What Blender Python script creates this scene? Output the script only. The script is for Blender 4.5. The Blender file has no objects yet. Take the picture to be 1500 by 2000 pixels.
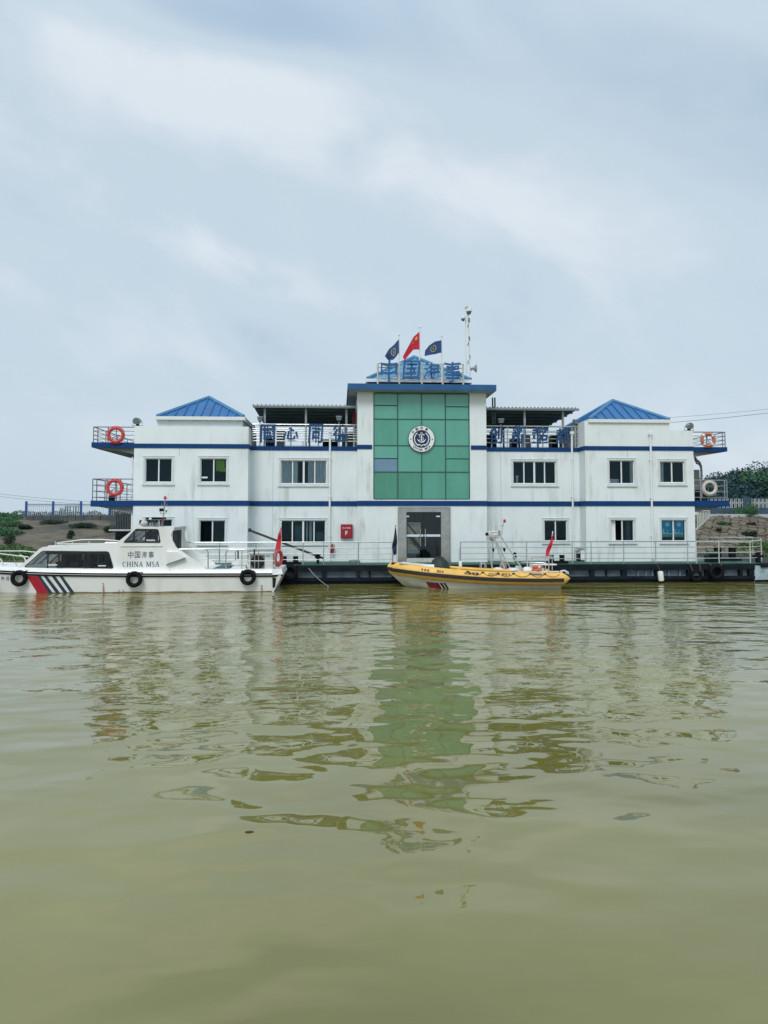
import bpy, bmesh, math, random
from mathutils import Vector, Matrix, noise
R = math.radians
random.seed(7)
scene = bpy.context.scene
C = scene.collection

# ------------------------------------------------------------------ camera
F = 1500.0; TH = R(3.4); PT = math.atan(0.06); EYE = Vector((0.0, -37.2, 3.2))
CY = 1005 - F * 0.06
fwd = Vector((math.sin(TH) * math.cos(PT), math.cos(TH) * math.cos(PT), math.sin(PT)))
rgt = Vector((math.cos(TH), -math.sin(TH), 0)); upv = rgt.cross(fwd)
cam = bpy.data.objects.new('camera', bpy.data.cameras.new('camera'))
C.objects.link(cam); scene.camera = cam
m = Matrix((rgt, upv, -fwd)).transposed().to_4x4(); m.translation = EYE
cam.matrix_world = m
cam.data.sensor_fit = 'HORIZONTAL'; cam.data.sensor_width = 36; cam.data.lens = 36
cam.data.shift_y = -(1000 - CY) / 1500.0
cam.data.clip_end = 6000; cam.data.clip_start = 0.1
scene.render.resolution_x = 768; scene.render.resolution_y = 1024

# ------------------------------------------------------------------ world, sun, exposure
SUN_EL, SUN_AZ = R(48), R(200)        # azimuth: clockwise from +Y, light comes from behind the camera's left
scene.view_settings.view_transform = 'Standard'; scene.view_settings.look = 'None'
scene.view_settings.exposure = 0.07; scene.view_settings.gamma = 1.0
scene.view_settings.use_curve_mapping = False
world = bpy.data.worlds.new('World'); scene.world = world; world.use_nodes = True
wt = world.node_tree; wt.nodes.clear()
def wn(t, **k):
    n = wt.nodes.new(t)
    for a, b in k.items(): setattr(n, a, b)
    return n
def wl(a, b): wt.links.new(a, b)
sky = wn('ShaderNodeTexSky', sky_type='NISHITA', sun_disc=False)
sky.sun_elevation = SUN_EL; sky.sun_rotation = SUN_AZ; sky.air_density = 1.0; sky.dust_density = 3.0
tc = wn('ShaderNodeTexCoord')
def wmath(op, a, b=None, clamp=False):
    n = wn('ShaderNodeMath', operation=op, use_clamp=clamp)
    for i, v in enumerate((a, b)):
        if v is None: continue
        if isinstance(v, (int, float)): n.inputs[i].default_value = v
        else: wl(v, n.inputs[i])
    return n.outputs[0]
def wnoise(scale, rot, stretch, detail, rough, loc=(0, 0, 0), dist=0.0):
    mp = wn('ShaderNodeMapping'); mp.inputs['Rotation'].default_value = rot
    mp.inputs['Scale'].default_value = stretch; mp.inputs['Location'].default_value = loc
    mp0 = wn('ShaderNodeMapping'); mp0.inputs['Rotation'].default_value = rot
    wl(tc.outputs['Generated'], mp0.inputs['Vector'])
    mp.inputs['Rotation'].default_value = (0, 0, 0)
    wl(mp0.outputs[0], mp.inputs['Vector'])
    nz = wn('ShaderNodeTexNoise'); nz.inputs['Scale'].default_value = scale
    nz.inputs['Detail'].default_value = detail; nz.inputs['Roughness'].default_value = rough
    nz.inputs['Distortion'].default_value = dist
    wl(mp.outputs[0], nz.inputs['Vector']); return nz.outputs['Fac']
big = wnoise(2.6, (0, R(-24), 0), (0.75, 1.0, 2.2), 3.0, 0.5, (2.3, 0.4, 1.1), 0.3)
mid = wnoise(7.5, (0, R(-24), 0), (0.85, 1.0, 1.5), 7.0, 0.56, (5.1, 3.3, 0.7), 0.35)
cl = wmath('ADD', wmath('ADD', wmath('MULTIPLY', big, 0.40), wmath('MULTIPLY', mid, 0.24)), 0.195)
hzs = wn('ShaderNodeSeparateXYZ'); wl(tc.outputs['Generated'], hzs.inputs[0])
hz = wn('ShaderNodeMapRange', interpolation_type='SMOOTHSTEP')
hz.inputs['From Min'].default_value = 0.0; hz.inputs['From Max'].default_value = 0.30; hz.inputs['To Min'].default_value = 0.07; hz.inputs['To Max'].default_value = 0.0
wl(hzs.outputs['Z'], hz.inputs['Value']); cl = wmath('ADD', cl, hz.outputs[0])
# soft cloud banks set in the sky by direction: (pixel of the middle, half sizes in px, tilt, weight)
def pixdir(px, py):
    return (fwd + rgt * ((px - 750) / F) + upv * ((CY - py) / F)).normalized()
def bank(px, py, sx, sy, tilt, w):
    global cl
    d = pixdir(px, py)
    e = (rgt * math.cos(tilt) - Vector((0, 0, 1)) * math.sin(tilt)).normalized()
    e = (e - d * e.dot(d)).normalized(); g = d.cross(e)
    tot = None
    for ax, s in ((e, sx), (g, sy)):
        n = wn('ShaderNodeVectorMath', operation='DOT_PRODUCT'); wl(tc.outputs['Generated'], n.inputs[0])
        n.inputs[1].default_value = ax * (F / s)
        q = wmath('MULTIPLY', n.outputs['Value'], n.outputs['Value'])
        tot = q if tot is None else wmath('ADD', tot, q)
    n = wn('ShaderNodeVectorMath', operation='DOT_PRODUCT'); wl(tc.outputs['Generated'], n.inputs[0])
    n.inputs[1].default_value = d
    front = wmath('GREATER_THAN', n.outputs['Value'], 0.0)
    g_ = wmath('POWER', 2.718, wmath('MULTIPLY', tot, -1.0))
    g_ = wmath('MULTIPLY', wmath('MULTIPLY', g_, front), wmath('MULTIPLY', wmath('SUBTRACT', mid, 0.02), w * 1.75))
    cl = wmath('ADD', cl, g_)
bank(600, 175, 190, 70, 0.15, 0.20)
bank(330, 150, 420, 80, 0.42, 0.17)
bank(110, 340, 330, 60, 0.50, 0.15)
bank(560, 560, 330, 60, 0.42, 0.15)
bank(1020, 400, 300, 110, 0.35, 0.13)
bank(450, 40, 330, 90, 0.2, -0.22)
bank(1250, 250, 330, 160, 0.3, -0.08)
bank(210, 580, 260, 130, 0.4, 0.09)
bank(60, 60, 260, 120, 0.3, 0.06)
ramp = wn('ShaderNodeValToRGB'); ramp.color_ramp.interpolation = 'EASE'
ramp.color_ramp.elements[0].position = 0.34; ramp.color_ramp.elements[0].color = (0.385, 0.51, 0.65, 1)
ramp.color_ramp.elements[1].position = 0.74; ramp.color_ramp.elements[1].color = (0.70, 0.765, 0.83, 1)
e = ramp.color_ramp.elements.new(0.52); e.color = (0.54, 0.65, 0.74, 1)
wl(cl, ramp.inputs['Fac'])
# overcast veil grows a little brighter towards the zenith (as overcast skies do)
sep = wn('ShaderNodeSeparateXYZ'); wl(tc.outputs['Generated'], sep.inputs[0])
zen = wn('ShaderNodeMapRange', interpolation_type='SMOOTHSTEP')
zen.inputs['From Min'].default_value = 0.45; zen.inputs['From Max'].default_value = 1.0
zen.inputs['To Min'].default_value = 10.4; zen.inputs['To Max'].default_value = 14.5
wl(sep.outputs['Z'], zen.inputs['Value'])
vm = wn('ShaderNodeVectorMath', operation='SCALE'); wl(ramp.outputs[0], vm.inputs[0]); wl(zen.outputs[0], vm.inputs['Scale'])
mix = wn('ShaderNodeMix', data_type='RGBA'); mix.inputs['Factor'].default_value = 0.93
wl(sky.outputs[0], mix.inputs[6]); wl(vm.outputs[0], mix.inputs[7])
bg = wn('ShaderNodeBackground'); bg.inputs['Strength'].default_value = 0.1
wl(mix.outputs[2], bg.inputs['Color'])
wo = wn('ShaderNodeOutputWorld'); wl(bg.outputs[0], wo.inputs[0])
sl = bpy.data.lights.new('sun', 'SUN'); sl.energy = 1.5; sl.angle = R(22); sl.color = (1.0, 0.985, 0.96)
sun = bpy.data.objects.new('sun', sl); C.objects.link(sun)
sd = Vector((math.sin(SUN_AZ) * math.cos(SUN_EL), math.cos(SUN_AZ) * math.cos(SUN_EL), math.sin(SUN_EL)))
sun.rotation_euler = sd.to_track_quat('Z', 'Y').to_euler()

# ------------------------------------------------------------------ helpers
def P(px, py, Y):
    """the point of the plane y = Y that the photograph shows at a pixel"""
    r = fwd + rgt * ((px - 750) / F) + upv * ((CY - py) / F)
    return EYE + r * ((Y - EYE.y) / r.y)
def PX(px, py, Y): return P(px, py, Y).x
def PZ(px, py, Y): return P(px, py, Y).z
def Ywl(px, py):
    r = fwd + rgt * ((px - 750) / F) + upv * ((CY - py) / F)
    return (EYE + r * (-EYE.z / r.z)).y

class MB:
    def __init__(s): s.v = []; s.f = []; s.smooth = False
    def add(s, vs, fs):
        o = len(s.v); s.v += [Vector(v) for v in vs]; s.f += [tuple(i + o for i in f) for f in fs]; return s
    def box(s, x0, x1, y0, y1, z0, z1):
        vs = [(x, y, z) for z in (z0, z1) for y in (y0, y1) for x in (x0, x1)]
        return s.add(vs, [(0, 2, 3, 1), (4, 5, 7, 6), (0, 1, 5, 4), (2, 6, 7, 3), (0, 4, 6, 2), (1, 3, 7, 5)])
    def cbox(s, c, sz, rot=None):
        x, y, z = [k / 2 for k in sz]; o = len(s.v)
        s.box(-x, x, -y, y, -z, z)
        for i in range(o, len(s.v)):
            p = s.v[i]
            if rot is not None: p = rot @ p
            s.v[i] = p + Vector(c)
        return s
    def prism(s, poly, y0, y1):
        """poly: list of (x, z), extruded along y"""
        n = len(poly)
        vs = [(x, y0, z) for x, z in poly] + [(x, y1, z) for x, z in poly]
        fs = [tuple(range(n))[::-1], tuple(range(n, 2 * n))]
        fs += [(i, (i + 1) % n, n + (i + 1) % n, n + i) for i in range(n)]
        return s.add(vs, fs)
    def prismz(s, poly, z0, z1):
        n = len(poly)
        vs = [(x, y, z0) for x, y in poly] + [(x, y, z1) for x, y in poly]
        fs = [tuple(range(n))[::-1], tuple(range(n, 2 * n))]
        fs += [(i, (i + 1) % n, n + (i + 1) % n, n + i) for i in range(n)]
        return s.add(vs, fs)
    def path(s, pts, r, n=8, closed=False, rz=None):
        pts = [Vector(p) for p in pts]; k = len(pts)
        rr = r if isinstance(r, (list, tuple)) else [r] * k
        rings = []; prev = None
        for i, p in enumerate(pts):
            a = pts[(i - 1) % k] if (closed or i > 0) else p
            b = pts[(i + 1) % k] if (closed or i < k - 1) else p
            t = (b - a).normalized() if (b - a).length > 1e-9 else Vector((0, 0, 1))
            if prev is None:
                ref = Vector((0, 0, 1)) if abs(t.z) < 0.9 else Vector((0, 1, 0))
                u = t.cross(ref).normalized()
            else:
                u = (prev - t * prev.dot(t)).normalized()
            w = t.cross(u); prev = u
            rings.append([p + (u * math.cos(q) + w * math.sin(q)) * rr[i] for q in [2 * math.pi * j / n for j in range(n)]])
        vs = [v for ring in rings for v in ring]; fs = []
        for i in range(k if closed else k - 1):
            i2 = (i + 1) % k
            for j in range(n):
                j2 = (j + 1) % n
                fs.append((i * n + j, i * n + j2, i2 * n + j2, i2 * n + j))
        if not closed:
            fs.append(tuple(range(n))[::-1]); fs.append(tuple(range((k - 1) * n, k * n)))
        return s.add(vs, fs)
    def tube(s, a, b, r, n=8): return s.path([a, b], r, n)
    def torus(s, c, R1, r, axis='Y', n=28, m_=10, a0=0, a1=2 * math.pi, squash=1):
        closed = abs(a1 - a0 - 2 * math.pi) < 1e-6
        k = n if closed else n + 1
        pts = []
        for i in range(k):
            a = a0 + (a1 - a0) * i / n
            if axis == 'Y': d = Vector((math.cos(a), 0, math.sin(a)))
            elif axis == 'X': d = Vector((0, math.cos(a), math.sin(a)))
            else: d = Vector((math.cos(a), math.sin(a), 0))
            pts.append(Vector(c) + d * R1)
        return s.path(pts, r, m_, closed)
    def lathe(s, c, prof, axis='Z', n=20):
        """prof: (radius, height) pairs along the axis"""
        vs = []; fs = []
        for r, h in prof:
            for j in range(n):
                a = 2 * math.pi * j / n; x, y = math.cos(a) * r, math.sin(a) * r
                vs.append({'Z': (x, y, h), 'Y': (x, h, y), 'X': (h, x, y)}[axis])
        vs = [Vector(v) + Vector(c) for v in vs]
        for i in range(len(prof) - 1):
            for j in range(n):
                j2 = (j + 1) % n; fs.append((i * n + j, i * n + j2, (i + 1) * n + j2, (i + 1) * n + j))
        fs.append(tuple(range(n))[::-1]); fs.append(tuple(range((len(prof) - 1) * n, len(prof) * n)))
        return s.add(vs, fs)
    def grid(s, fn, nu, nv, thick=0):
        o = []
        for j in range(nv + 1):
            for i in range(nu + 1): o.append(Vector(fn(i / nu, j / nv)))
        w = nu + 1
        fs = [(j * w + i, j * w + i + 1, (j + 1) * w + i + 1, (j + 1) * w + i) for j in range(nv) for i in range(nu)]
        if thick:
            n = len(o); o2 = [p + Vector((0, thick, 0)) for p in o]
            fs += [tuple(k + n for k in f[::-1]) for f in fs]
            o = o + o2
            for i in range(nu):
                fs.append((i + 1, i, i + n, i + 1 + n)); q = nv * w
                fs.append((q + i, q + i + 1, q + i + 1 + n, q + i + n))
            for j in range(nv):
                fs.append((j * w, (j + 1) * w, (j + 1) * w + n, j * w + n)); q = nu
                fs.append(((j + 1) * w + q, j * w + q, j * w + q + n, (j + 1) * w + q + n))
        return s.add(o, fs)
    def mesh(s, mesh_): 
        return s.add([v.co.copy() for v in mesh_.vertices], [tuple(p.vertices) for p in mesh_.polygons])
    def xf(s, fn):
        s.v = [Vector(fn(p)) for p in s.v]; return s
    def build(s, name, mt, parent=None, smooth=None, origin=None):
        me = bpy.data.meshes.new(name)
        if origin is None:
            origin = Vector((0, 0, 0)) if parent is None else world_loc(parent)
        else: origin = Vector(origin)
        me.from_pydata([tuple(v - origin) for v in s.v], [], s.f)
        bm = bmesh.new(); bm.from_mesh(me)
        bmesh.ops.recalc_face_normals(bm, faces=bm.faces); bm.to_mesh(me); bm.free()
        me.materials.append(mt)
        if s.smooth if smooth is None else smooth:
            for p in me.polygons: p.use_smooth = True
            me.set_sharp_from_angle(angle=R(42))
        o = bpy.data.objects.new(name, me); C.objects.link(o)
        if parent is not None:
            o.parent = parent; o.location = origin - world_loc(parent)
        else: o.location = origin
        return o
def world_loc(o):
    l = Vector(o.location)
    while o.parent is not None: o = o.parent; l = l + Vector(o.location)
    return l
def tag(o, label=None, cat=None, group=None, kind=None):
    if label: o['label'] = label
    if cat: o['category'] = cat
    if group: o['group'] = group
    if kind: o['kind'] = kind
    return o
def thing(name, label, cat, loc=(0, 0, 0), group=None):
    o = bpy.data.objects.new(name, None); C.objects.link(o); o.location = loc
    o.empty_display_size = 0.2
    return tag(o, label, cat, group)
def copy_tree(o, parent=None):
    c = o.copy(); C.objects.link(c); c.parent = parent
    for ch in list(o.children): copy_tree(ch, c)
    return c
def dup(o, loc, label=None, scale=None, rot=None):
    c = copy_tree(o); c.location = loc
    if label: c['label'] = label
    if scale: c.scale = (scale,) * 3
    if rot: c.rotation_euler = rot
    return c

# ------------------------------------------------------------------ materials
def M(name, col, rough=0.55, metal=0.0, var=0.0, vs=3.0, col2=None, bump=0.0, bs=40.0, spec=None, stretch=(1, 1, 1), lo=0.35, hi=0.7, detail=5):
    mt = bpy.data.materials.new(name); mt.use_nodes = True
    nt = mt.node_tree; b = nt.nodes['Principled BSDF']
    b.inputs['Base Color'].default_value = (*col, 1); b.inputs['Roughness'].default_value = rough
    b.inputs['Metallic'].default_value = metal
    if spec is not None: b.inputs['Specular IOR Level'].default_value = spec
    if var or col2 or bump:
        t = nt.nodes.new('ShaderNodeTexCoord'); mp = nt.nodes.new('ShaderNodeMapping')
        mp.inputs['Scale'].default_value = stretch
        nt.links.new(t.outputs['Object'], mp.inputs[0])
    if var or col2:
        n = nt.nodes.new('ShaderNodeTexNoise'); n.inputs['Scale'].default_value = vs; n.inputs['Detail'].default_value = detail
        n.inputs['Roughness'].default_value = 0.6
        nt.links.new(mp.outputs[0], n.inputs['Vector'])
        r = nt.nodes.new('ShaderNodeValToRGB'); r.color_ramp.elements[0].position = lo; r.color_ramp.elements[1].position = hi
        if col2 is None: col2 = tuple(max(0, c * (1 - var)) for c in col)
        r.color_ramp.elements[0].color = (*col, 1); r.color_ramp.elements[1].color = (*col2, 1)
        nt.links.new(n.outputs['Fac'], r.inputs[0]); nt.links.new(r.outputs[0], b.inputs['Base Color'])
    if bump:
        n2 = nt.nodes.new('ShaderNodeTexNoise'); n2.inputs['Scale'].default_value = bs; n2.inputs['Detail'].default_value = 4
        nt.links.new(t.outputs['Object'], n2.inputs['Vector'])
        bp = nt.nodes.new('ShaderNodeBump'); bp.inputs['Distance'].default_value = bump
        nt.links.new(n2.outputs['Fac'], bp.inputs['Height']); nt.links.new(bp.outputs[0], b.inputs['Normal'])
    return mt
def glass_mat(name, tint, gloss=(0.9, 0.95, 1.0), base=0.06):
    mt = bpy.data.materials.new(name); mt.use_nodes = True; nt = mt.node_tree; nt.nodes.clear()
    tr = nt.nodes.new('ShaderNodeBsdfTransparent'); tr.inputs[0].default_value = (*tint, 1)
    gl = nt.nodes.new('ShaderNodeBsdfGlossy'); gl.inputs['Color'].default_value = (*gloss, 1); gl.inputs['Roughness'].default_value = 0.03
    fr = nt.nodes.new('ShaderNodeFresnel'); fr.inputs[0].default_value = 1.5
    ad = nt.nodes.new('ShaderNodeMath'); ad.operation = 'ADD'; ad.inputs[1].default_value = base
    nt.links.new(fr.outputs[0], ad.inputs[0])
    mx = nt.nodes.new('ShaderNodeMixShader'); nt.links.new(ad.outputs[0], mx.inputs[0])
    nt.links.new(tr.outputs[0], mx.inputs[1]); nt.links.new(gl.outputs[0], mx.inputs[2])
    o = nt.nodes.new('ShaderNodeOutputMaterial'); nt.links.new(mx.outputs[0], o.inputs[0]); return mt

wall_m = M('white_wall_paint', (0.785, 0.835, 0.835), 0.75, col2=(0.69, 0.745, 0.74), vs=1.0, stretch=(0.9, 1, 0.5), lo=0.45, hi=0.8, bump=0.006, bs=22)
# grime: a second, darker layer of vertical run-off streaks
def add_streaks(mt, col, amount=0.5, xs=3.0, zs=0.18, lo=0.58, hi=0.75, bigscale=0.35):
    nt = mt.node_tree; b = nt.nodes['Principled BSDF']; src = b.inputs['Base Color'].links[0].from_socket if b.inputs['Base Color'].links else None
    t = nt.nodes.new('ShaderNodeTexCoord'); mp = nt.nodes.new('ShaderNodeMapping'); mp.inputs['Scale'].default_value = (xs, xs, zs)
    nt.links.new(t.outputs['Object'], mp.inputs[0])
    n = nt.nodes.new('ShaderNodeTexNoise'); n.inputs['Scale'].default_value = 1.6; n.inputs['Detail'].default_value = 6; n.inputs['Roughness'].default_value = 0.65
    nt.links.new(mp.outputs[0], n.inputs['Vector'])
    n2 = nt.nodes.new('ShaderNodeTexNoise'); n2.inputs['Scale'].default_value = bigscale; n2.inputs['Detail'].default_value = 3
    nt.links.new(t.outputs['Object'], n2.inputs['Vector'])
    r = nt.nodes.new('ShaderNodeMapRange'); r.inputs['From Min'].default_value = lo; r.inputs['From Max'].default_value = hi; r.inputs['To Max'].default_value = amount
    nt.links.new(n.outputs['Fac'], r.inputs['Value'])
    r2 = nt.nodes.new('ShaderNodeMapRange'); r2.inputs['From Min'].default_value = 0.42; r2.inputs['From Max'].default_value = 0.62
    nt.links.new(n2.outputs['Fac'], r2.inputs['Value'])
    ml = nt.nodes.new('ShaderNodeMath'); ml.operation = 'MULTIPLY'; nt.links.new(r.outputs[0], ml.inputs[0]); nt.links.new(r2.outputs[0], ml.inputs[1])
    mx = nt.nodes.new('ShaderNodeMix'); mx.data_type = 'RGBA'; nt.links.new(ml.outputs[0], mx.inputs[0])
    if src: nt.links.new(src, mx.inputs[6])
    else: mx.inputs[6].default_value = b.inputs['Base Color'].default_value
    mx.inputs[7].default_value = (*col, 1); nt.links.new(mx.outputs[2], b.inputs['Base Color'])
add_streaks(wall_m, (0.46, 0.48, 0.42), 0.95, xs=2.0, zs=.22, lo=0.50, hi=0.74, bigscale=0.6)
trim_m = M('window_trim_paint', (0.68, 0.72, 0.71), 0.6, var=0.15, vs=6)
frame_m = M('white_aluminium', (0.80, 0.82, 0.82), 0.35, var=0.08, vs=8)
band_m = M('blue_band_paint', (0.002, 0.048, 0.175), 0.6, var=0.3, vs=2.5, lo=0.4, hi=0.8, spec=0.25)
fascia_m = M('blue_fascia_paint', (0.014, 0.115, 0.30), 0.55, var=0.3, vs=1.5)
roofblue_m = M('blue_roof_sheet', (0.022, 0.150, 0.38), 0.5, var=0.25, vs=1.2, stretch=(1, 1, 1))
ridge_m = M('pale_blue_capping', (0.07, 0.235, 0.42), 0.5, var=0.2, vs=2)
seam_m = M('dark_blue_seam', (0.02, 0.12, 0.33), 0.5)
letter_m = M('blue_sign_letter', (0.004, 0.070, 0.200), 0.5, var=0.25, vs=3)
letter2_m = M('light_blue_sign_letter', (0.022, 0.125, 0.32), 0.4, var=0.2, vs=3)
letteredge_m = M('sign_letter_side', (0.01, 0.05, 0.17), 0.4)
steel_m = M('stainless_steel', (0.50, 0.50, 0.47), 0.28, 0.85, var=0.25, vs=3)
rail_m = M('railing_steel', (0.50, 0.52, 0.52), 0.3, 0.7, var=0.2, vs=5)
darkrail_m = M('weathered_steel', (0.26, 0.28, 0.29), 0.45, 0.4, var=0.4, vs=5)
cream_m = M('cream_painted_steel', (0.60, 0.62, 0.56), 0.5, var=0.3, vs=6)
galv_m = M('galvanised_steel', (0.36, 0.39, 0.41), 0.45, 0.35, var=0.3, vs=5)
black_m = M('black_paint', (0.008, 0.009, 0.012), 0.5, var=0.4, vs=4, spec=0.2)
rubber_m = M('black_rubber', (0.009, 0.010, 0.011), 0.8, var=0.5, vs=9, spec=0.2, bump=0.004, bs=30)
hull_m = M('pontoon_hull_paint', (0.006, 0.010, 0.015), 0.55, col2=(0.020, 0.028, 0.034), vs=1.4, stretch=(1, 1, 3), lo=0.45, hi=0.85, bump=0.01, bs=6, spec=0.15)
bay_m = M('blue_grey_hull_paint', (0.17, 0.225, 0.28), 0.6, col2=(0.07, 0.095, 0.12), vs=2.2, stretch=(1, 1, 1.5), lo=0.45, hi=0.75)
greendeck_m = M('green_deck_paint', (0.010, 0.070, 0.048), 0.6, col2=(0.03, 0.11, 0.085), vs=1.2, lo=0.4, hi=0.8)
green_m = M('green_tinted_glass', (0.125, 0.410, 0.335), 0.12, col2=(0.085, 0.320, 0.235), vs=0.8, lo=0.35, hi=0.75, detail=8, spec=0.9)
bluepane_m = M('bluish_glass', (0.15, 0.27, 0.38), 0.12, var=0.15, vs=2, spec=0.9)
mullion_m = M('dark_green_mullion', (0.015, 0.10, 0.09), 0.4)
glass_m = glass_mat('window_glass', (0.86, 0.92, 0.94), gloss=(0.50, 0.72, 0.80), base=-0.02)
boatglass_m = glass_mat('tinted_boat_glass', (0.90, 0.91, 0.90), base=-0.02)
doorglass_m = glass_mat('door_glass', (0.78, 0.84, 0.84), base=-0.01)
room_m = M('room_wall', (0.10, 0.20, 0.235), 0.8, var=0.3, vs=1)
roomdark_m = M('dark_furniture', (0.012, 0.016, 0.02), 0.7)
curtain_m = M('grey_curtain', (0.80, 0.82, 0.84), 0.85, var=0.35, vs=6, stretch=(3, 1, 0.2))
curtainw_m = M('white_curtain', (0.92, 0.92, 0.92), 0.85, var=0.2, vs=6, stretch=(3, 1, 0.2))
canopy_m = M('canopy_sheet_steel', (0.085, 0.150, 0.165), 0.5, var=0.3, vs=2)
canopyedge_m = M('canopy_edge', (0.30, 0.34, 0.35), 0.5)
red_m = M('red_paint', (0.34, 0.012, 0.03), 0.4, var=0.2, vs=5)
flagred_m = M('red_flag_cloth', (0.60, 0.010, 0.035), 0.7, var=0.25, vs=4)
flagblue_m = M('navy_flag_cloth', (0.025, 0.07, 0.23), 0.7, var=0.3, vs=4)
yellow_m = M('yellow_print', (0.62, 0.56, 0.16), 0.6)
navy_m = M('navy_paint', (0.005, 0.018, 0.085), 0.4)
white_m = M('plain_white', (0.82, 0.84, 0.83), 0.5, var=0.06, vs=6)
ring_m = M('orange_life_ring', (0.62, 0.055, 0.05), 0.5, var=0.25, vs=8)
ringfade_m = M('faded_life_ring', (0.55, 0.20, 0.13), 0.6, var=0.3, vs=8)
ringwhite_m = M('bleached_life_ring', (0.66, 0.60, 0.55), 0.6, var=0.25, vs=8)
gel_m = M('white_gelcoat', (0.83, 0.835, 0.81), 0.28, col2=(0.66, 0.65, 0.58), vs=1.2, stretch=(1, 1, 0.5), lo=0.5, hi=0.85, detail=7)
add_streaks(gel_m, (0.36, 0.27, 0.14), 0.55, xs=2.2, zs=0.3, lo=0.6, hi=0.8, bigscale=0.5)
gel2_m = M('grey_white_gelcoat', (0.66, 0.66, 0.62), 0.4, var=0.15, vs=2)
scum_m = M('waterline_scum', (0.30, 0.22, 0.09), 0.6, col2=(0.13, 0.09, 0.04), vs=5, lo=0.35, hi=0.7)
tube_m = M('yellow_hypalon', (0.85, 0.51, 0.13), 0.5, col2=(0.72, 0.40, 0.08), vs=2.5, lo=0.4, hi=0.75, detail=7)
add_streaks(tube_m, (0.34, 0.20, 0.08), 0.5, xs=4, zs=1.2, lo=0.58, hi=0.8, bigscale=0.9)
tarp_m = M('dark_green_tarpaulin', (0.012, 0.032, 0.028), 0.6, var=0.4, vs=3, bump=0.02, bs=5)
ink_m = M('black_ink', (0.02, 0.02, 0.025), 0.6)
inkgrey_m = M('worn_blue_lettering', (0.12, 0.14, 0.22), 0.5, var=0.5, vs=20)
lampglass_m = M('lamp_lens', (0.10, 0.13, 0.14), 0.12, spec=0.8)
redlamp_m = M('red_beacon_lens', (0.50, 0.03, 0.03), 0.2)
rope_m = M('dark_rope', (0.12, 0.07, 0.045), 0.9)
# ------------------------------------------------------------------ water
wm = bpy.data.materials.new('muddy_river_water'); wm.use_nodes = True; nt = wm.node_tree
b = nt.nodes['Principled BSDF']; b.inputs['IOR'].default_value = 1.75; b.inputs['Roughness'].default_value = 0.015
tcn = nt.nodes.new('ShaderNodeTexCoord')
def wtex(scale, st=(1, 1, 1), detail=2, rough=0.5, loc=(0, 0, 0), dist=0.0):
    mp = nt.nodes.new('ShaderNodeMapping'); mp.inputs['Scale'].default_value = st; mp.inputs['Location'].default_value = loc
    nt.links.new(tcn.outputs['Object'], mp.inputs[0])
    n = nt.nodes.new('ShaderNodeTexNoise'); n.inputs['Scale'].default_value = scale; n.inputs['Detail'].default_value = detail
    n.inputs['Roughness'].default_value = rough; n.inputs['Distortion'].default_value = dist
    nt.links.new(mp.outputs[0], n.inputs['Vector']); return n.outputs['Fac']
def nm(op, a, b_, clamp=False):
    n = nt.nodes.new('ShaderNodeMath'); n.operation = op; n.use_clamp = clamp
    for i, v in enumerate((a, b_)):
        if isinstance(v, (int, float)): n.inputs[i].default_value = v
        else: nt.links.new(v, n.inputs[i])
    return n.outputs[0]
silt = wtex(0.12, (1, 1.6, 1), 5, 0.55, dist=0.6)
rp = nt.nodes.new('ShaderNodeValToRGB'); rp.color_ramp.elements[0].position = 0.35; rp.color_ramp.elements[1].position = 0.68
rp.color_ramp.elements[0].color = (0.155, 0.140, 0.028, 1); rp.color_ramp.elements[1].color = (0.214, 0.199, 0.052, 1)
nt.links.new(silt, rp.inputs[0]); nt.links.new(rp.outputs[0], b.inputs['Base Color'])
swell = wtex(0.22, (0.7, 1, 1), 1, 0.4)
wave = wtex(0.85, (0.8, 1.15, 1), 1.6, 0.40, (3, 7, 0), 0.15)
ripple = wtex(2.8, (0.62, 1.1, 1), 2, 0.5, (11, 2, 0), 0.3)
fine = wtex(9.0, (0.6, 1.1, 1), 2, 0.5, (1, 5, 0))
calm = nt.nodes.new('ShaderNodeMapRange'); calm.inputs['From Min'].default_value = 0.40; calm.inputs['From Max'].default_value = 0.62
calm.inputs['To Min'].default_value = 0.35; calm.inputs['To Max'].default_value = 1.0
nt.links.new(wtex(0.09, (0.5, 1.4, 1), 3, 0.5, (21, 4, 0)), calm.inputs['Value'])
spx = nt.nodes.new('ShaderNodeSeparateXYZ'); nt.links.new(tcn.outputs['Object'], spx.inputs[0])
near = nt.nodes.new('ShaderNodeMapRange'); near.interpolation_type = 'SMOOTHSTEP'     # livelier water round the boats, calmer further out on the river
near.inputs['From Min'].default_value = -28; near.inputs['From Max'].default_value = -14
near.inputs['To Min'].default_value = 0.08; near.inputs['To Max'].default_value = 1.0
nt.links.new(spx.outputs['Y'], near.inputs['Value'])
near2 = nt.nodes.new('ShaderNodeMapRange'); near2.interpolation_type = 'SMOOTHSTEP'
near2.inputs['From Min'].default_value = -35; near2.inputs['From Max'].default_value = -27
near2.inputs['To Min'].default_value = 0.30; near2.inputs['To Max'].default_value = 1.0
nt.links.new(spx.outputs['Y'], near2.inputs['Value'])
h = nm('MULTIPLY', swell, 0.03)
h = nm('ADD', h, nm('MULTIPLY', nm('MULTIPLY', wave, 0.088), near2.outputs[0]))
h = nm('ADD', h, nm('MULTIPLY', nm('MULTIPLY', ripple, near.outputs[0]), nm('MULTIPLY', calm.outputs[0], 0.026)))
h = nm('ADD', h, nm('MULTIPLY', nm('MULTIPLY', fine, near.outputs[0]), nm('MULTIPLY', calm.outputs[0], 0.005)))
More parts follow.
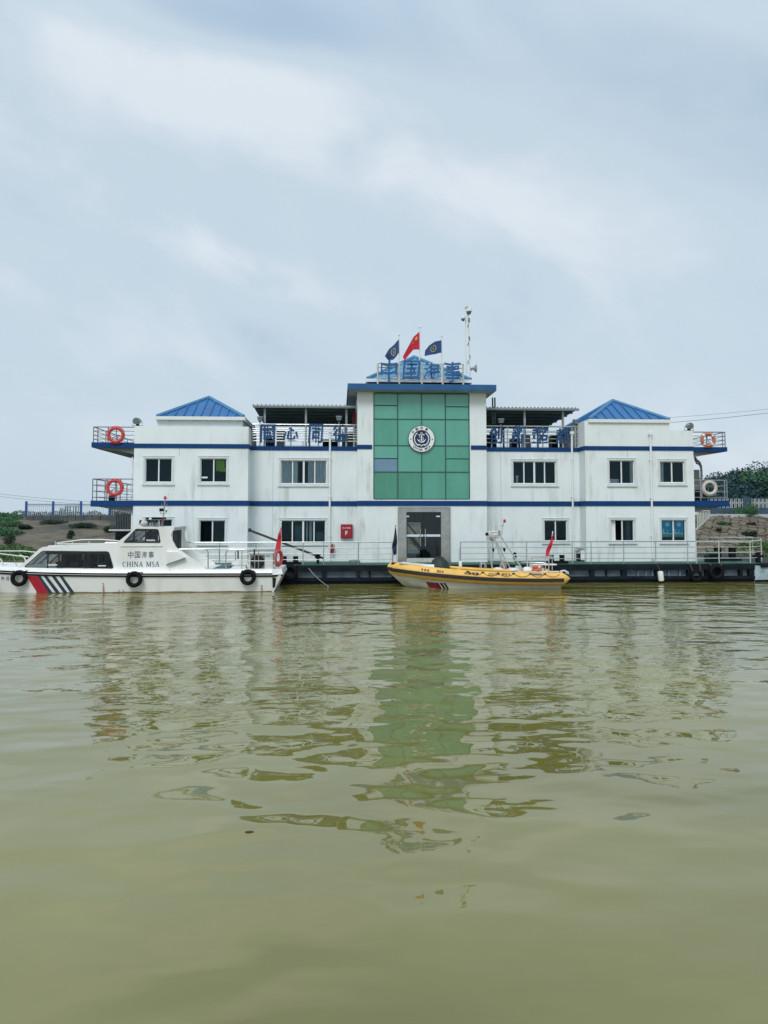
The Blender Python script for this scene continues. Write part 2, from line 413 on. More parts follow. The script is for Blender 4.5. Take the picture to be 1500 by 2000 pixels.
bp = nt.nodes.new('ShaderNodeBump'); bp.inputs['Distance'].default_value = 1.0; bp.inputs['Strength'].default_value = 1.0
nt.links.new(h, bp.inputs['Height']); nt.links.new(bp.outputs[0], b.inputs['Normal'])
mb = MB(); mb.add([(-900, -500, 0), (900, -500, 0), (900, 60, 0), (-900, 60, 0)], [(0, 1, 2, 3)])
tag(mb.build('water', wm), kind='structure')

# ------------------------------------------------------------------ embankment and land behind
def nz(x, y, z=0, s=1.0): return noise.noise(Vector((x * s, y * s, z)))
soil_m = M('embankment_soil', (0.140, 0.120, 0.084), 0.95, col2=(0.050, 0.052, 0.042), vs=0.55, stretch=(0.55, 1, 2.4), lo=0.44, hi=0.62, bump=0.12, bs=1.8, detail=8)
land_m = M('field_grass', (0.035, 0.062, 0.025), 0.95, col2=(0.06, 0.06, 0.03), vs=0.3)
def bankp(x):
    """(top edge y, top z, foot y) of the river bank at x"""
    k = min(1, max(0, (x + 2) / 8)); k = k * k * (3 - 2 * k)
    return 40 * (1 - k) + 30 * k, 3.08, 17.5
def bankpt(x, t):
    yt, zt, yf = bankp(x)
    y = yf + (yt - yf) * t; z = -0.6 + (zt + 0.6) * t
    bump = 0.0 if t <= 0 or t >= 1 else (nz(x, y, 1, 0.45) * 0.30 + nz(x, y, 4, 1.3) * 0.12) * min(1, 4 * (1 - t))
    return (x, y, z + bump * (0.5 if x > 8 else 1))
mb = MB(); xs = [-420, -200, -100, -70] + [-60 + i * 0.5 for i in range(241)] + [70, 100, 200, 420]; nv = 44
for x in xs:
    for j in range(nv + 1): mb.v.append(Vector(bankpt(x, j / nv)))
for i in range(len(xs) - 1):
    for j in range(nv):
        a = i * (nv + 1) + j; mb.f.append((a, a + nv + 1, a + nv + 2, a + 1))
mb.smooth = True
tag(mb.build('embankment', soil_m), kind='structure')
mb = MB(); xs2 = [-2500, -420, -200, -100, -70, -60, -30, -10] + [-4 + i for i in range(12)] + [20, 60, 70, 100, 200, 420, 2500]
for x in xs2:
    mb.v.append(Vector((x, bankp(x)[0], bankp(x)[1]))); mb.v.append(Vector((x, 3000, 3.08)))
for i in range(len(xs2) - 1): mb.f.append((2 * i, 2 * i + 2, 2 * i + 3, 2 * i + 1))
tag(mb.build('ground', land_m), kind='structure')
emb = bpy.data.objects['embankment']

# stones of the pitched revetment right of the building
stone_ms = [M('revetment_stone', c, 0.9, var=0.35, vs=3, bump=0.03, bs=5) for c in ((0.165, 0.135, 0.096), (0.145, 0.120, 0.086), (0.180, 0.150, 0.106), (0.135, 0.115, 0.085))]
def hexstones(x0, x1, t0, t1, size, limit):
    yt, zt, yf = bankp(x1); L = math.hypot(yt - yf, zt + 0.6); n = 0
    def jit(px, py):
        k = (round(px * 20), round(py * 20)); rr = random.Random(hash(k))
        return px + (rr.random() - .5) * size * 0.42, py + (rr.random() - .5) * size * 0.42
    for j in range(int((t1 - t0) * L / (size * 0.87)) + 1):
        for i in range(int((x1 - x0) / size) + 1):
            cx = x0 + (i + 0.5 * (j % 2)) * size; cs = t0 * L + j * size * 0.87
            pts = []
            for k in range(6):
                a = R(60 * k + 30); px, py = jit(cx + math.cos(a) * size * 0.577, cs + math.sin(a) * size * 0.577); pts.append((px, py))
            if n >= limit: return
            n += 1; s = MB(); rr = random.Random(n * 7 + 1); h = 0.12 + rr.random() * 0.12
            top = []; bot = []
            for px, py in pts:
                qx, qy = cx + (px - cx) * 0.85, cs + (py - cs) * 0.85
                bx, by = cx + (px - cx) * 0.96, cs + (py - cs) * 0.96
                q = Vector(bankpt(qx, qy / L)); bq = Vector(bankpt(bx, by / L))
                top.append(q + Vector((0, -0.3, 1)).normalized() * h); bot.append(bq - Vector((0, 0, 0.1)))
            s.add(top + bot, [(0, 1, 2, 3, 4, 5)] + [(k, (k + 1) % 6, 6 + (k + 1) % 6, 6 + k) for k in range(6)])
            s.build('stone', rr.choice(stone_ms), emb)
hexstones(25.4, 37.4, 0.24, 0.97, 0.78, 298)

# ------------------------------------------------------------------ foliage
leaf_ms = [M('leaf_green', c, 0.7, var=0.45, vs=1.1) for c in ((0.070, 0.190, 0.075), (0.026, 0.078, 0.070), (0.10, 0.19, 0.055), (0.034, 0.100, 0.104))]  # the bluer greens have distance haze mixed into the leaf colour
shrub_m = M('dark_shrub_leaf', (0.030, 0.070, 0.042), 0.7, var=0.45, vs=1.1)
bark_m = M('bark', (0.07, 0.06, 0.05), 0.9, var=0.4, vs=5)
def leafcloud(mb, blobs, n, size, rnd, up=0.0):
    """small folded leaf quads spread through the volume of several blobs (centre, radii)"""
    for _ in range(n):
        c, r = rnd.choice(blobs)
        while True:
            d = Vector((rnd.uniform(-1, 1), rnd.uniform(-1, 1), rnd.uniform(-1, 1)))
            if 0.05 < d.length < 1: break
        d = d.normalized() * (d.length ** 0.45)
        p = Vector(c) + Vector((d.x * r[0], d.y * r[1], d.z * r[2]))
        s = size * rnd.uniform(0.6, 1.4)
        u = Vector((rnd.gauss(0, 1), rnd.gauss(0, 1), rnd.gauss(0, .6) + up)).normalized()
        w = u.cross(Vector((rnd.gauss(0, 1), rnd.gauss(0, 1), rnd.gauss(0, 1)))).normalized()
        o = len(mb.v); k = 0.45
        mb.v += [p, p + u * s * .5 + w * s * k * .5, p + u * s, p + u * s * .5 - w * s * k * .5]
        mb.f.append((o, o + 1, o + 2, o + 3))
def tree(x, y, z, h, wdt, label, mt, seed, n=3600, size=0.34, group='trees behind the right embankment', nb=12):
    rnd = random.Random(seed)
    t = thing('broadleaf_tree', label, 'tree', (x, y, z), group)
    tr = MB(); top = Vector((x + rnd.uniform(-.4, .4), y, z + h * 0.62))
    tr.path([(x, y, z - 0.3), (x + .1, y, z + h * .3), top], [0.22 * h / 8, 0.15 * h / 8, 0.06], 8)
    blobs = []
    for k in range(nb):
        a = rnd.uniform(0, 6.28); q = rnd.uniform(0.1, 1) ** .6
        c = Vector((x + math.cos(a) * wdt * .36 * q, y + math.sin(a) * wdt * .3 * q, z + h * rnd.uniform(0.30, 0.88)))
        s = wdt * rnd.uniform(0.13, 0.26); blobs.append((c, (s * 1.2, s, s * .8)))
        tr.path([(x, y, z + h * rnd.uniform(.25, .5)), c], [0.06, 0.02], 5)
    tr.smooth = True; tr.build('trunk', bark_m, t)
    cr = MB(); leafcloud(cr, blobs, n, size, rnd); cr.build('crown', mt, t); return t
def shrub(x, y, z, w, h, label, mt, seed, n=700, size=0.22, group='shrubs on the embankment', name='shrub'):
    rnd = random.Random(seed); t = thing(name, label, 'shrub', (x, y, z), group)
    blobs = []; st = MB()
    for k in range(6):
        c = Vector((x + rnd.uniform(-.5, .5) * w * .7, y + rnd.uniform(-.4, .4) * w * .4, z + h * rnd.uniform(.25, .65)))
        blobs.append((c, (w * .26, w * .2, h * .34))); st.path([(x, y, z - .2), c], [0.03, 0.01], 5)
    st.build('stem', bark_m, t); cr = MB(); leafcloud(cr, blobs, n, size, rnd, 0.4); cr.build('foliage', mt, t); return t
def at(px, py, Y): p = P(px, py, Y); return p.x, Y, p.z
labels = ['dark round crowned tree just behind the white baluster fence at the right edge', 'bushy tree with a higher crown rising at the right edge of the photo',
          'low dark tree nearest the white life ring on the lower right balcony', 'dense tree in the middle of the wooded slope behind the fence',
          'tall open crowned tree with sky showing through its top', 'far dark tree peeking over the slope between its taller neighbours', 'wide low tree filling the gap above the baluster fence']
for i, (px, w, topy, Y, k) in enumerate([(1478, 7.0, 928, 44, 1), (1512, 8.0, 916, 47, 3), (1398, 6.0, 936, 42, 1), (1440, 7.5, 930, 46, 3), (1500, 5.5, 922, 39, 0), (1420, 7.0, 930, 52, 1), (1462, 7.5, 945, 38, 3)]):
    x = PX(px, 985, Y); zt = PZ(px, topy, Y); z0 = 3.08
    tree(x, Y, z0, (zt - z0) * 1.02, w, labels[i], leaf_ms[k], 30 + i, n=8500, size=0.29, nb=16)
mb = MB(); rnd = random.Random(5); bl = []
for px in range(1380, 1560, 9):
    x = PX(px, 985, 41); bl.append(((x, 41, 3.5 + rnd.random() * .8), (1.1, .8, 0.9 + rnd.random() * .5)))
leafcloud(mb, bl, 9000, 0.32, rnd)
tag(mb.build('undergrowth', leaf_ms[3]), 'dense dark undergrowth filling the foot of the trees behind the fence', 'undergrowth', kind='stuff')
# far wood line along the horizon on the left
mb = MB(); rnd = random.Random(9); bl = []
for i in range(150):
    x = -150 + i * 1.15 + rnd.uniform(-.5, .5); hh = 0.35 + 0.4 * abs(nz(x, 0, 3, .09)) + rnd.random() * .2
    bl.append(((x, 95 + rnd.uniform(-4, 4), 3.0 + hh * .5), (1.3, 1.2, hh)))
leafcloud(mb, bl, 26000, 0.26, rnd)
tag(mb.build('distant_hedge', leaf_ms[1]), 'dark line of far vegetation along the horizon left of the building', 'hedge', kind='stuff')
# green slope at the far left, tufts by the water
def surf(px, py):
    """where a pixel's ray meets the river bank"""
    best = None
    for j in range(0, 400):
        Y = 17.5 + j * (24 / 400); p = P(px, py, Y); yt, zt, yf = bankp(p.x)
        if Y > yt: break
        z = -0.6 + (zt + .6) * (Y - yf) / (yt - yf)
        if z >= p.z: best = (p.x, Y, z); break
    return best
def coverpatch(name, label, mt, pts, n, size, seed, spread=1.2, cat='ground cover'):
    rnd = random.Random(seed); bl = []
    for px, py in pts:
        s = surf(px, py)
        if s: bl.append(((s[0], s[1], s[2] + 0.1), (spread, spread, 0.32)))
    mb = MB(); leafcloud(mb, bl, n, size, rnd, 0.7); return tag(mb.build(name, mt), label, cat, kind='stuff')
rr = random.Random(3)
coverpatch('climbing_greenery', 'bright green growth covering the far left top of the bank', leaf_ms[0], [(rr.uniform(-70, 30 - (q % 3) * 10), 1011 + rr.random() ** 1.2 * 34 * (1 - max(0, 0) )) for q in range(46)], 30000, 0.19, 11, 1.3)
coverpatch('waterside_grass', 'light green grass at the foot of the bank behind the launch bow', leaf_ms[2], [(rr.uniform(-60, 62), 1076 + rr.random() * 24) for q in range(34)], 22000, 0.18, 12, 0.9)
coverpatch('waterside_grass', 'green grass at the foot of the right bank beside the pontoon end', leaf_ms[2], [(rr.uniform(1440, 1560), 1062 + rr.random() * 34) for q in range(30)], 18000, 0.17, 13, 0.7)
for i, (px, py, w, h, lab, k) in enumerate([
        (1456, 1010, 2.4, 1.35, 'large green bush breaking over the kerb at the top of the right bank', 0),
        (1412, 1028, 1.5, .4, 'flat dark green shrub in the upper middle of the stone revetment', 0),
        (1462, 1050, 1.1, .5, 'dark round shrub low on the stone revetment above the pontoon rail', 1),
        (1405, 1042, .6, .4, 'small dark weed between stones below the flat shrub', 1),
        (1467, 1030, .7, .4, 'small dark weed on the stones beneath the large green bush', 1),
        (52, 1033, 1.3, .35, 'flat dark shrub on the left bank beneath the first blue fence post', 1),
        (166, 1031, 2.6, .45, 'wide dark bramble patch high on the left bank', 1),
        (112, 1022, 2.6, .25, 'long low dark scrub under the middle blue fence post', 1),
        (138, 1053, .6, .8, 'bare bluish bush just above the roof rail of the launch', 3),
        (215, 1040, 1.6, .6, 'dark scrub beside the grey steps under the left balcony', 1),
        (18, 1062, 1.0, 1.0, 'small grey green bush low on the left bank near the bow', 3)]):
    s = surf(px, py)
    if s: shrub(s[0], s[1], s[2], w, h, lab, shrub_m if k else leaf_ms[0], 60 + i, n=2200 if w > 1 else 700, size=.13)
# ------------------------------------------------------------------ fences on the banks
fl = thing('picket_fence', 'blue and white iron picket fence on the left bank', 'fence', (PX(51, 1007, 40), 39.6, 3.08))
bluep_m = M('blue_fence_paint', (0.02, 0.10, 0.30), 0.5)
pick_m = M('grey_picket_paint', (0.45, 0.52, 0.56), 0.5)
fpx = [51, 103.5, 158, 214, 272]; Yf = 39.6
for px in fpx:
    x = PX(px, 1000, Yf); s = MB(); s.box(x - .09, x + .09, Yf - .09, Yf + .09, 2.7, PZ(px, 979, Yf)); s.build('post', bluep_m, fl)
for a, b_ in zip(fpx[:-1], fpx[1:]):
    x0, x1 = PX(a, 1000, Yf), PX(b_, 1000, Yf)
    for yy in (985.5, 988): 
        s = MB(); z = PZ(a, yy, Yf); s.box(x0, x1, Yf - .03, Yf + .03, z - .035, z + .035); s.build('rail', bluep_m if yy < 986 else pick_m, fl)
    n = 14
    for k in range(1, n):
        x = x0 + (x1 - x0) * k / n; s = MB(); z = PZ(a, 982, Yf); s.box(x - .022, x + .022, Yf - .05, Yf - .033, 2.95, z); s.build('picket', pick_m, fl)
lw_m = M('old_concrete', (0.10, 0.115, 0.12), 0.9, var=0.4, vs=1.2, bump=0.03, bs=4)
s = MB(); xa, xb = PX(50, 1010, 37.3), PX(262, 1010, 37.3)
t = thing('retaining_wall', 'low grey concrete wall under the blue picket fence', 'wall', (xa, 37.3, 2.3))
n = 13
for k in range(n):
    s = MB(); s.box(xa + (xb - xa) * k / n + .02, xa + (xb - xa) * (k + 1) / n - .02, 37.2, 37.5, 2.2, 3.10 + .03 * (k % 2)); s.build('wall_panel', lw_m, t)

fr = thing('baluster_fence', 'white H shaped concrete balusters between blue grey rails on the right bank', 'fence', (PX(1400, 1000, 31), 31, 3.1))
bluewall_m = M('blue_grey_concrete', (0.060, 0.105, 0.150), 0.85, var=0.35, vs=1.5)
bal_m = M('white_concrete', (0.50, 0.55, 0.56), 0.8, var=0.25, vs=2)
Yb = 31.0
zb0, zb1 = PZ(1450, 992, Yb), PZ(1450, 974, Yb)
x0, x1 = PX(1383, 985, Yb), PX(1600, 985, Yb)
s = MB(); s.box(x0 - .5, x1, Yb - .2, Yb + .2, 3.0, zb0); s.build('base_wall', bluewall_m, fr)
s = MB(); s.box(x0 - .5, x1, Yb - .06, Yb + .1, zb1, zb1 + .05); s.build('rail', bluewall_m, fr)
pitch = PX(1447.7, 985, Yb) - PX(1440, 985, Yb); k = 0; x = x0
while x < x1 - .3:
    if k % 11 in (9, 10):
        if k % 11 == 9: s = MB(); s.box(x - .05, x + pitch * 1.5, Yb - .16, Yb + .16, zb0, zb1 + .15); s.build('pillar', bluewall_m, fr)
    else:
        s = MB(); w = pitch * .15
        s.box(x, x + w, Yb - .06, Yb + .06, zb0, zb1); s.box(x + pitch * .62, x + pitch * .62 + w, Yb - .06, Yb + .06, zb0, zb1)
        zc = (zb0 + zb1) / 2 + .04; s.box(x + w, x + pitch * .62, Yb - .045, Yb + .045, zc - .05, zc + .05); s.build('baluster', bal_m, fr)
    x += pitch; k += 1
s = MB(); yk = 29.8; s.box(PX(1381, 1006, yk), 50, yk - .45, yk + .05, 2.9, 3.24)
tag(s.build('kerb_coping', bal_m), 'white concrete coping along the top of the right bank', 'kerb')
# steps and handrail coming down to the pontoon on either side
for nme, lab, a, b_, Y, n, mt in (('gangway', 'white slatted gangway rail behind the right end of the building', (1362, 998), (1386, 994), 14.0, 9, cream_m),
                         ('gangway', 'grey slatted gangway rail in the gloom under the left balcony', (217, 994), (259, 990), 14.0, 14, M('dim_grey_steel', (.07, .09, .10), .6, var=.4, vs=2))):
    t = thing(nme, lab, 'gangway', tuple(P(a[0], a[1], Y)))
    for k in range(n):
        px = a[0] + (b_[0] - a[0]) * k / (n - 1); py = a[1]
        low = 1034 if px < 700 else 1036 - (px - 1362) * 1.15
        x = PX(px, py, Y); s = MB(); s.box(x - .03, x + .03, Y - .02, Y + .02, PZ(px, low, Y), PZ(px, py, Y)); s.build('slat', mt, t)
    s = MB(); s.tube(P(a[0] - 3, a[1], Y - .05), P(b_[0], a[1], Y - .05), .035); s.build('handrail', mt, t)
    s = MB(); p0, p1 = P(a[0] - 4, 1036, Y), P(b_[0], 1036 if a[0] < 700 else 1010, Y); s.tube(p0, p1, .07); s.build('stringer', galv_m, t)
    if a[0] < 700:
        s = MB(); s.box(PX(226, 1000, Y + .6), PX(262, 1000, Y + .6), Y + .6, Y + .9, 0.4, PZ(240, 1004, Y + .6)); s.build('side_screen', hull_m, t)
# far electricity frames seen through the picket fence
t = thing('substation_frame', 'thin dark lattice frames of a distant substation behind the left fence', 'lattice frame', (PX(135, 1006, 90), 90, 3.1))
lat_m = M('far_steel', (0.13, 0.16, 0.18), 0.7)
for px, ty in ((118, 992), (122, 992), (128, 987), (132, 987), (137, 988), (143, 987), (148, 987), (153, 988), (159, 987), (119, 994), (125, 995)):
    s = MB(); x = PX(px, 1000, 90); s.box(x - .06, x + .06, 89.9, 90.1, 3, PZ(px, ty, 90)); s.build('mast_leg', lat_m, t)
for a, b_, ty in ((118, 128, 992.5), (127, 160, 987.5), (128, 159, 990), (118, 140, 997)):
    s = MB(); z = PZ(a, ty, 90); s.box(PX(a, 1000, 90), PX(b_, 1000, 90), 89.92, 90.08, z - .04, z + .04); s.build('cross_beam', lat_m, t)
# overhead lines
wire_m = M('wire', (0.14, 0.17, 0.20), 0.6)
def wirerun(a, b_, Y0, Y1, sag, r, lab):
    p0 = P(a[0], a[1], Y0); p1 = P(b_[0], b_[1], Y1); s = MB()
    s.path([p0.lerp(p1, i / 24) - Vector((0, 0, sag * 4 * (i / 24) * (1 - i / 24))) for i in range(25)], r, 5)
    tag(s.build('overhead_cable', wire_m), lab, 'cable', 'overhead cables')
wirerun((1300, 816), (1720, 772), 60, 45, .25, .018, 'upper thin grey overhead cable to the right of the right blue roof')
wirerun((1300, 826), (1720, 777), 60, 45, .25, .028, 'lower darker overhead cable to the right of the right blue roof')
wirerun((-60, 957), (260, 984), 120, 110, .4, .03, 'upper faint cable above the left picket fence')
wirerun((-60, 962), (260, 990), 120, 110, .4, .03, 'lower faint cable above the left picket fence')
# ------------------------------------------------------------------ pontoon
Xa, Xb = PX(260, 980, 0), PX(1357, 1000, 0)
XLr = PX(484, 980, 0); XT0 = PX(698, 940, 0); XT1 = PX(951, 985, 0); XRl = PX(1144, 980, 0)
DZ = PZ(600, 1099, 0); YP = -1.6
XPa, XPb = PX(190, 1110, YP), PX(1474, 1110, YP)
pon = thing('pontoon', 'long black steel pontoon with blue grey side bays carrying the building', 'pontoon', (0, 4, 0))
s = MB(); s.box(XPa, XPb, YP + .28, 12, -0.6, DZ - .012); s.build('hull', hull_m, pon)
s = MB(); s.box(XPa - .02, XPb + .3, YP - .04, 12.1, DZ - .03, DZ); s.build('deck', greendeck_m, pon)
s = MB(); s.box(XPa, XPb, YP - .035, YP + .27, DZ - .30, DZ - .033); s.build('upper_beam', hull_m, pon)
zl1, zl0 = PZ(700, 1128.5, YP), PZ(700, 1133, YP)
s = MB(); s.box(XPa, XPb, YP - .03, YP + .27, zl0 - .03, zl1); s.build('lower_beam', hull_m, pon)
s = MB(); s.prism([(XPa, -.5), (XPb, -.5), (XPb, zl0 - .035), (XPa, zl0 - .035)], YP + .08, YP + .27); s.build('lower_hull_plate', hull_m, pon)
ribs = [(300, 306), (370, 377), (440, 446), (510, 516), (573, 581), (629, 637), (697, 703), (765, 771), (832, 838), (896, 902), (964, 970), (1034, 1040), (1102, 1110), (1153.5, 1161), (1215, 1224.5), (1281, 1290.5), (1343.5, 1351), (1379, 1414), (1445, 1451), (1463.5, 1473)]
for a, b_ in ribs:
    s = MB(); s.box(PX(a, 1120, YP), PX(b_, 1120, YP), YP - .01, YP + .27, zl1, DZ - .30); s.build('rib', hull_m, pon)
e = [PX(200, 1120, YP)] + [v for a, b_ in ribs for v in (PX(a, 1120, YP), PX(b_, 1120, YP))]
for i in range(0, len(e) - 1, 2):
    if e[i + 1] - e[i] > .1:
        s = MB(); s.box(e[i] + .003, e[i + 1] - .003, YP + .2, YP + .27, zl1 + .003, DZ - .303); s.build('side_bay', bay_m, pon)
for px in (1186, 1219, 1248, 1263, 1276, 1308, 1330, 722):
    s = MB(); x = PX(px, 1120, YP); s.box(x - .035, x + .035, YP + .1, YP + .198, zl1 + .003, DZ - .303); s.build('stiffener', hull_m if px in (722, 1186) else bay_m, pon)
# raked bow of the pontoon at the right
bowm = M('bow_paint', (0.42, 0.52, 0.58), 0.5, col2=(0.16, 0.21, 0.25), vs=1.8, lo=0.45, hi=0.7)
xb0 = XPb; xb1 = XPb + 3.2
s = MB(); s.prism([(xb0 + .01, -.4), (xb0 + .9, -.2), (xb0 + 2.4, .35), (xb1, .66), (xb1, DZ - .1), (xb0 + .01, DZ - .1)], YP + .05, 9); s.build('raked_end', bowm, pon)
s = MB(); s.box(xb0 + .31, xb1 + .1, YP - .03, 9, DZ - .2, DZ - .005); s.build('end_deck', hull_m, pon)
s = MB(); s.prism([(xb0 + .012, -.4), (xb0 + 1.2, -.3), (xb0 + 2.5, .20), (xb0 + 2.2, .30), (xb0 + 1.0, .12), (xb0 + .012, .10)], YP + .02, YP + .046); s.build('lower_strake', hull_m, pon)
bootm = M('red_boot_paint', (0.22, 0.03, 0.04), .6, var=.4, vs=4)
s = MB(); s.prism([(xb0 + .7, -.3), (xb0 + 1.9, -.2), (xb0 + 2.6, .33), (xb0 + 2.25, .28), (xb0 + 1.1, -.08)], YP + .03, YP + .048); s.build('boot_stripe', bootm, pon)

# ------------------------------------------------------------------ building
bld = thing('floating_office_building', 'white two storey floating office building with blue bands and a green glass centre', 'building', (0, 4, DZ))
zL0, zL1 = PZ(600, 988, 0), PZ(600, 978, 0)
zU0, zU1 = PZ(600, 876.6, 0), PZ(600, 868.2, 0)
zParL = PZ(370, 832.5, 0); zHutL = PZ(390, 819, 0); zHutR = PZ(1230, 823.5, 0); zParR = PZ(1330, 841, 0)
zTop = PZ(820, 765, 0)
YB = 9.0; TK = .22
def wallseg(x0, x1, z0, z1, Y, ops=(), name='wall'):
    xs = sorted(set([x0, x1] + [v for o in ops for v in o[:2]])); zs = sorted(set([z0, z1] + [v for o in ops for v in o[2:4]]))
    s = MB()
    for i in range(len(xs) - 1):
        for j in range(len(zs) - 1):
            xc, zc = (xs[i] + xs[i + 1]) / 2, (zs[j] + zs[j + 1]) / 2
            if any(o[0] < xc < o[1] and o[2] < zc < o[3] for o in ops): continue
            s.add([(xs[i], Y, zs[j]), (xs[i + 1], Y, zs[j]), (xs[i + 1], Y, zs[j + 1]), (xs[i], Y, zs[j + 1])], [(0, 1, 2, 3)])
            s.add([(xs[i], Y + TK, zs[j]), (xs[i + 1], Y + TK, zs[j]), (xs[i + 1], Y + TK, zs[j + 1]), (xs[i], Y + TK, zs[j + 1])], [(0, 3, 2, 1)])
    for o in list(ops) + [(x0, x1, z0, z1)]:
        a, b_, c, d = o[:4]
        s.add([(a, Y, c), (b_, Y, c), (b_, Y, d), (a, Y, d), (a, Y + TK, c), (b_, Y + TK, c), (b_, Y + TK, d), (a, Y + TK, d)],
              [(0, 1, 5, 4), (1, 2, 6, 5), (2, 3, 7, 6), (3, 0, 4, 7)])
    me_o = s.build(name, wall_m, bld); return me_o
def opening(a, b_, t, bo, Y): 
    xm = (a + b_) / 2
    return (PX(a, (t + bo) / 2, Y), PX(b_, (t + bo) / 2, Y), PZ(xm, bo, Y), PZ(xm, t, Y))
W = {}
# (px left, px right, py top, py bottom, plane, panes, contents)
wins = [
 ('upper left', 283, 336, 895, 942, 0.0, 2, ''), ('upper left 2', 391, 443, 895, 942, 0.0, 2, 'note'),
 ('recess upper left', 548, 638, 899, 945, 1.0, 4, 'curtains'), ('recess upper right', 1002, 1086, 901, 945, 1.0, 4, 'bottle'),
 ('upper right', 1190, 1239, 899, 945, 0.0, 2, 'haze'), ('upper right 2', 1289, 1337, 901, 943, 0.0, 2, 'curtain'),
 ('lower left', 283, 336, 1014, 1060, 0.0, 2, ''), ('lower left 2', 389, 440, 1016, 1060, 0.0, 2, 'open'),
 ('recess lower left', 548, 636, 1016, 1060, 1.0, 4, 'cabinet'), ('recess lower right', 1063, 1108, 1016, 1057, 1.0, 2, ''),
 ('lower right', 1193, 1239, 1015, 1057, 0.0, 2, 'open_curtain'), ('lower right 2', 1292, 1340, 1015, 1057, 0.0, 2, 'poster')]
ops = {}
for w in wins: ops[w[0]] = opening(w[1], w[2], w[3], w[4], w[5])
door_op = opening(780, 876, 993, 1097, 0.0); door_op = (door_op[0], door_op[1], DZ + .02, door_op[3])
glz = opening(730, 916.5, 768, 975, 0.0)
wallseg(Xa, XLr, DZ, zParL, 0.0, [ops['upper left'], ops['upper left 2'], ops['lower left'], ops['lower left 2']])
wallseg(XLr - TK, XT0 + TK, DZ, zU1 + .0, 1.0, [ops['recess upper left'], ops['recess lower left']])
wallseg(XT0, XT1, DZ, zTop + .3, 0.0, [door_op, glz])
wallseg(XT1 - TK, XRl + TK, DZ, zU1 + .0, 1.0, [ops['recess upper right'], ops['recess lower right']])
XH1 = PX(1307, 830, 0)
wallseg(XRl, Xb, DZ, zParR, 0.0, [ops['upper right'], ops['upper right 2'], ops['lower right'], ops['lower right 2']])
wallseg(XRl, XH1, zParR, zHutR, 0.0, [])
def wb(x0, x1, y0, y1, z0, z1, name='wall', mt=None):
    s = MB(); s.box(x0, x1, y0, y1, z0, z1); return s.build(name, mt or wall_m, bld)
wb(XLr - TK, XLr, TK, 1.0, DZ, zU1); wb(XLr - TK, XLr, TK, 3.6, zU1, zParL)
wb(XRl, XRl + TK, TK, 1.0, DZ, zU1)
wb(XT0, XT0 + TK, TK, 8.0, DZ, zTop + .3); wb(XT1 - TK, XT1, TK, 8.0, DZ, zTop + .3)
wb(XT0 + TK, XT1 - TK, 7.8, 8.0, zU1, zTop + .3)
wb(Xa, Xa + TK, TK, YB, DZ, zParL); wb(Xb - TK, Xb, TK, YB, DZ, zParR)
wb(Xa + TK, XT0, YB - .2, YB, DZ, zU1); wb(XT1, Xb - TK, YB - .2, YB, DZ, zU1)
wb(Xa + TK, XT0, 1.22, YB - .2, zU1 - .2, zU1 - .02, 'roof_deck', lw_m); wb(XT1, Xb - TK, 1.22, YB - .2, zU1 - .2, zU1 - .02, 'roof_deck', lw_m)
wb(Xa + TK, XLr - TK, TK, 1.22, zU1 - .2, zU1 - .02, 'roof_deck', lw_m); wb(XRl + TK, Xb - TK, TK, 1.22, zU1 - .2, zU1 - .02, 'roof_deck', lw_m)
# lobby behind the glass doors: rear wall with a doorway that shows the bank
dx0, dx1 = door_op[0], door_op[1]
ox0, ox1, oz1 = PX(795, 1050, YB), PX(821, 1050, YB), PZ(805, 1020, YB)
wb(XT0, ox0, YB - .2, YB, DZ, zU1); wb(ox1, XT1, YB - .2, YB, DZ, zU1); wb(ox0, ox1, YB - .2, YB, oz1, zU1)
lob = MB(); lob.box(dx0 - .62, dx0 - .5, .3, YB - .22, DZ, zL0); lob.box(dx1 + .5, dx1 + .62, .3, YB - .22, DZ, zL0)
lob.box(dx0 - .5, dx1 + .5, .3, YB - .22, zL0 - .1, zL0); lob.box(dx0 - .5, dx1 + .5, .3, YB - .22, DZ + .005, DZ + .03)
lob.build('lobby', M('lobby_wall', (.34, .36, .34), .7, var=.2, vs=1), bld)
st = MB()
for k in range(9):
    a = P(799 + k * 4.2, 1046 + k * 4.6, 4.5); st.box(a.x - .16, a.x + .16, 4.2, 5.4, a.z - .03, a.z + .02)
st.tube(P(794, 1040, 4.1), P(836, 1086, 4.1), .06); st.tube(P(794, 1022, 4.1), P(830, 1062, 4.1), .035)
st.tube(P(810, 1040, 4.1), P(810, 1064, 4.1), .025); st.tube(P(823, 1054, 4.1), P(823, 1078, 4.1), .025); st.tube(P(830, 1062, 4.1), P(830, 1088, 4.1), .03)
st.build('stair', galv_m, bld)
sf = MB(); a = P(829, 1086, 3.0); b_ = P(857, 1068, 3.0)
sf.box(a.x, b_.x, 2.8, 3.6, DZ + .03, DZ + .4); sf.box(a.x, b_.x, 3.6, 3.9, DZ + .03, b_.z); sf.box(a.x - .15, a.x, 2.8, 3.9, DZ + .03, DZ + .62); sf.box(b_.x, b_.x + .15, 2.8, 3.9, DZ + .03, DZ + .62)
tag(sf.build('sofa', M('dark_leather', (0.03, 0.04, 0.045), .4), None, origin=(a.x, 3.2, DZ)), 'dark sofa seen through the glass doors of the lobby', 'sofa')

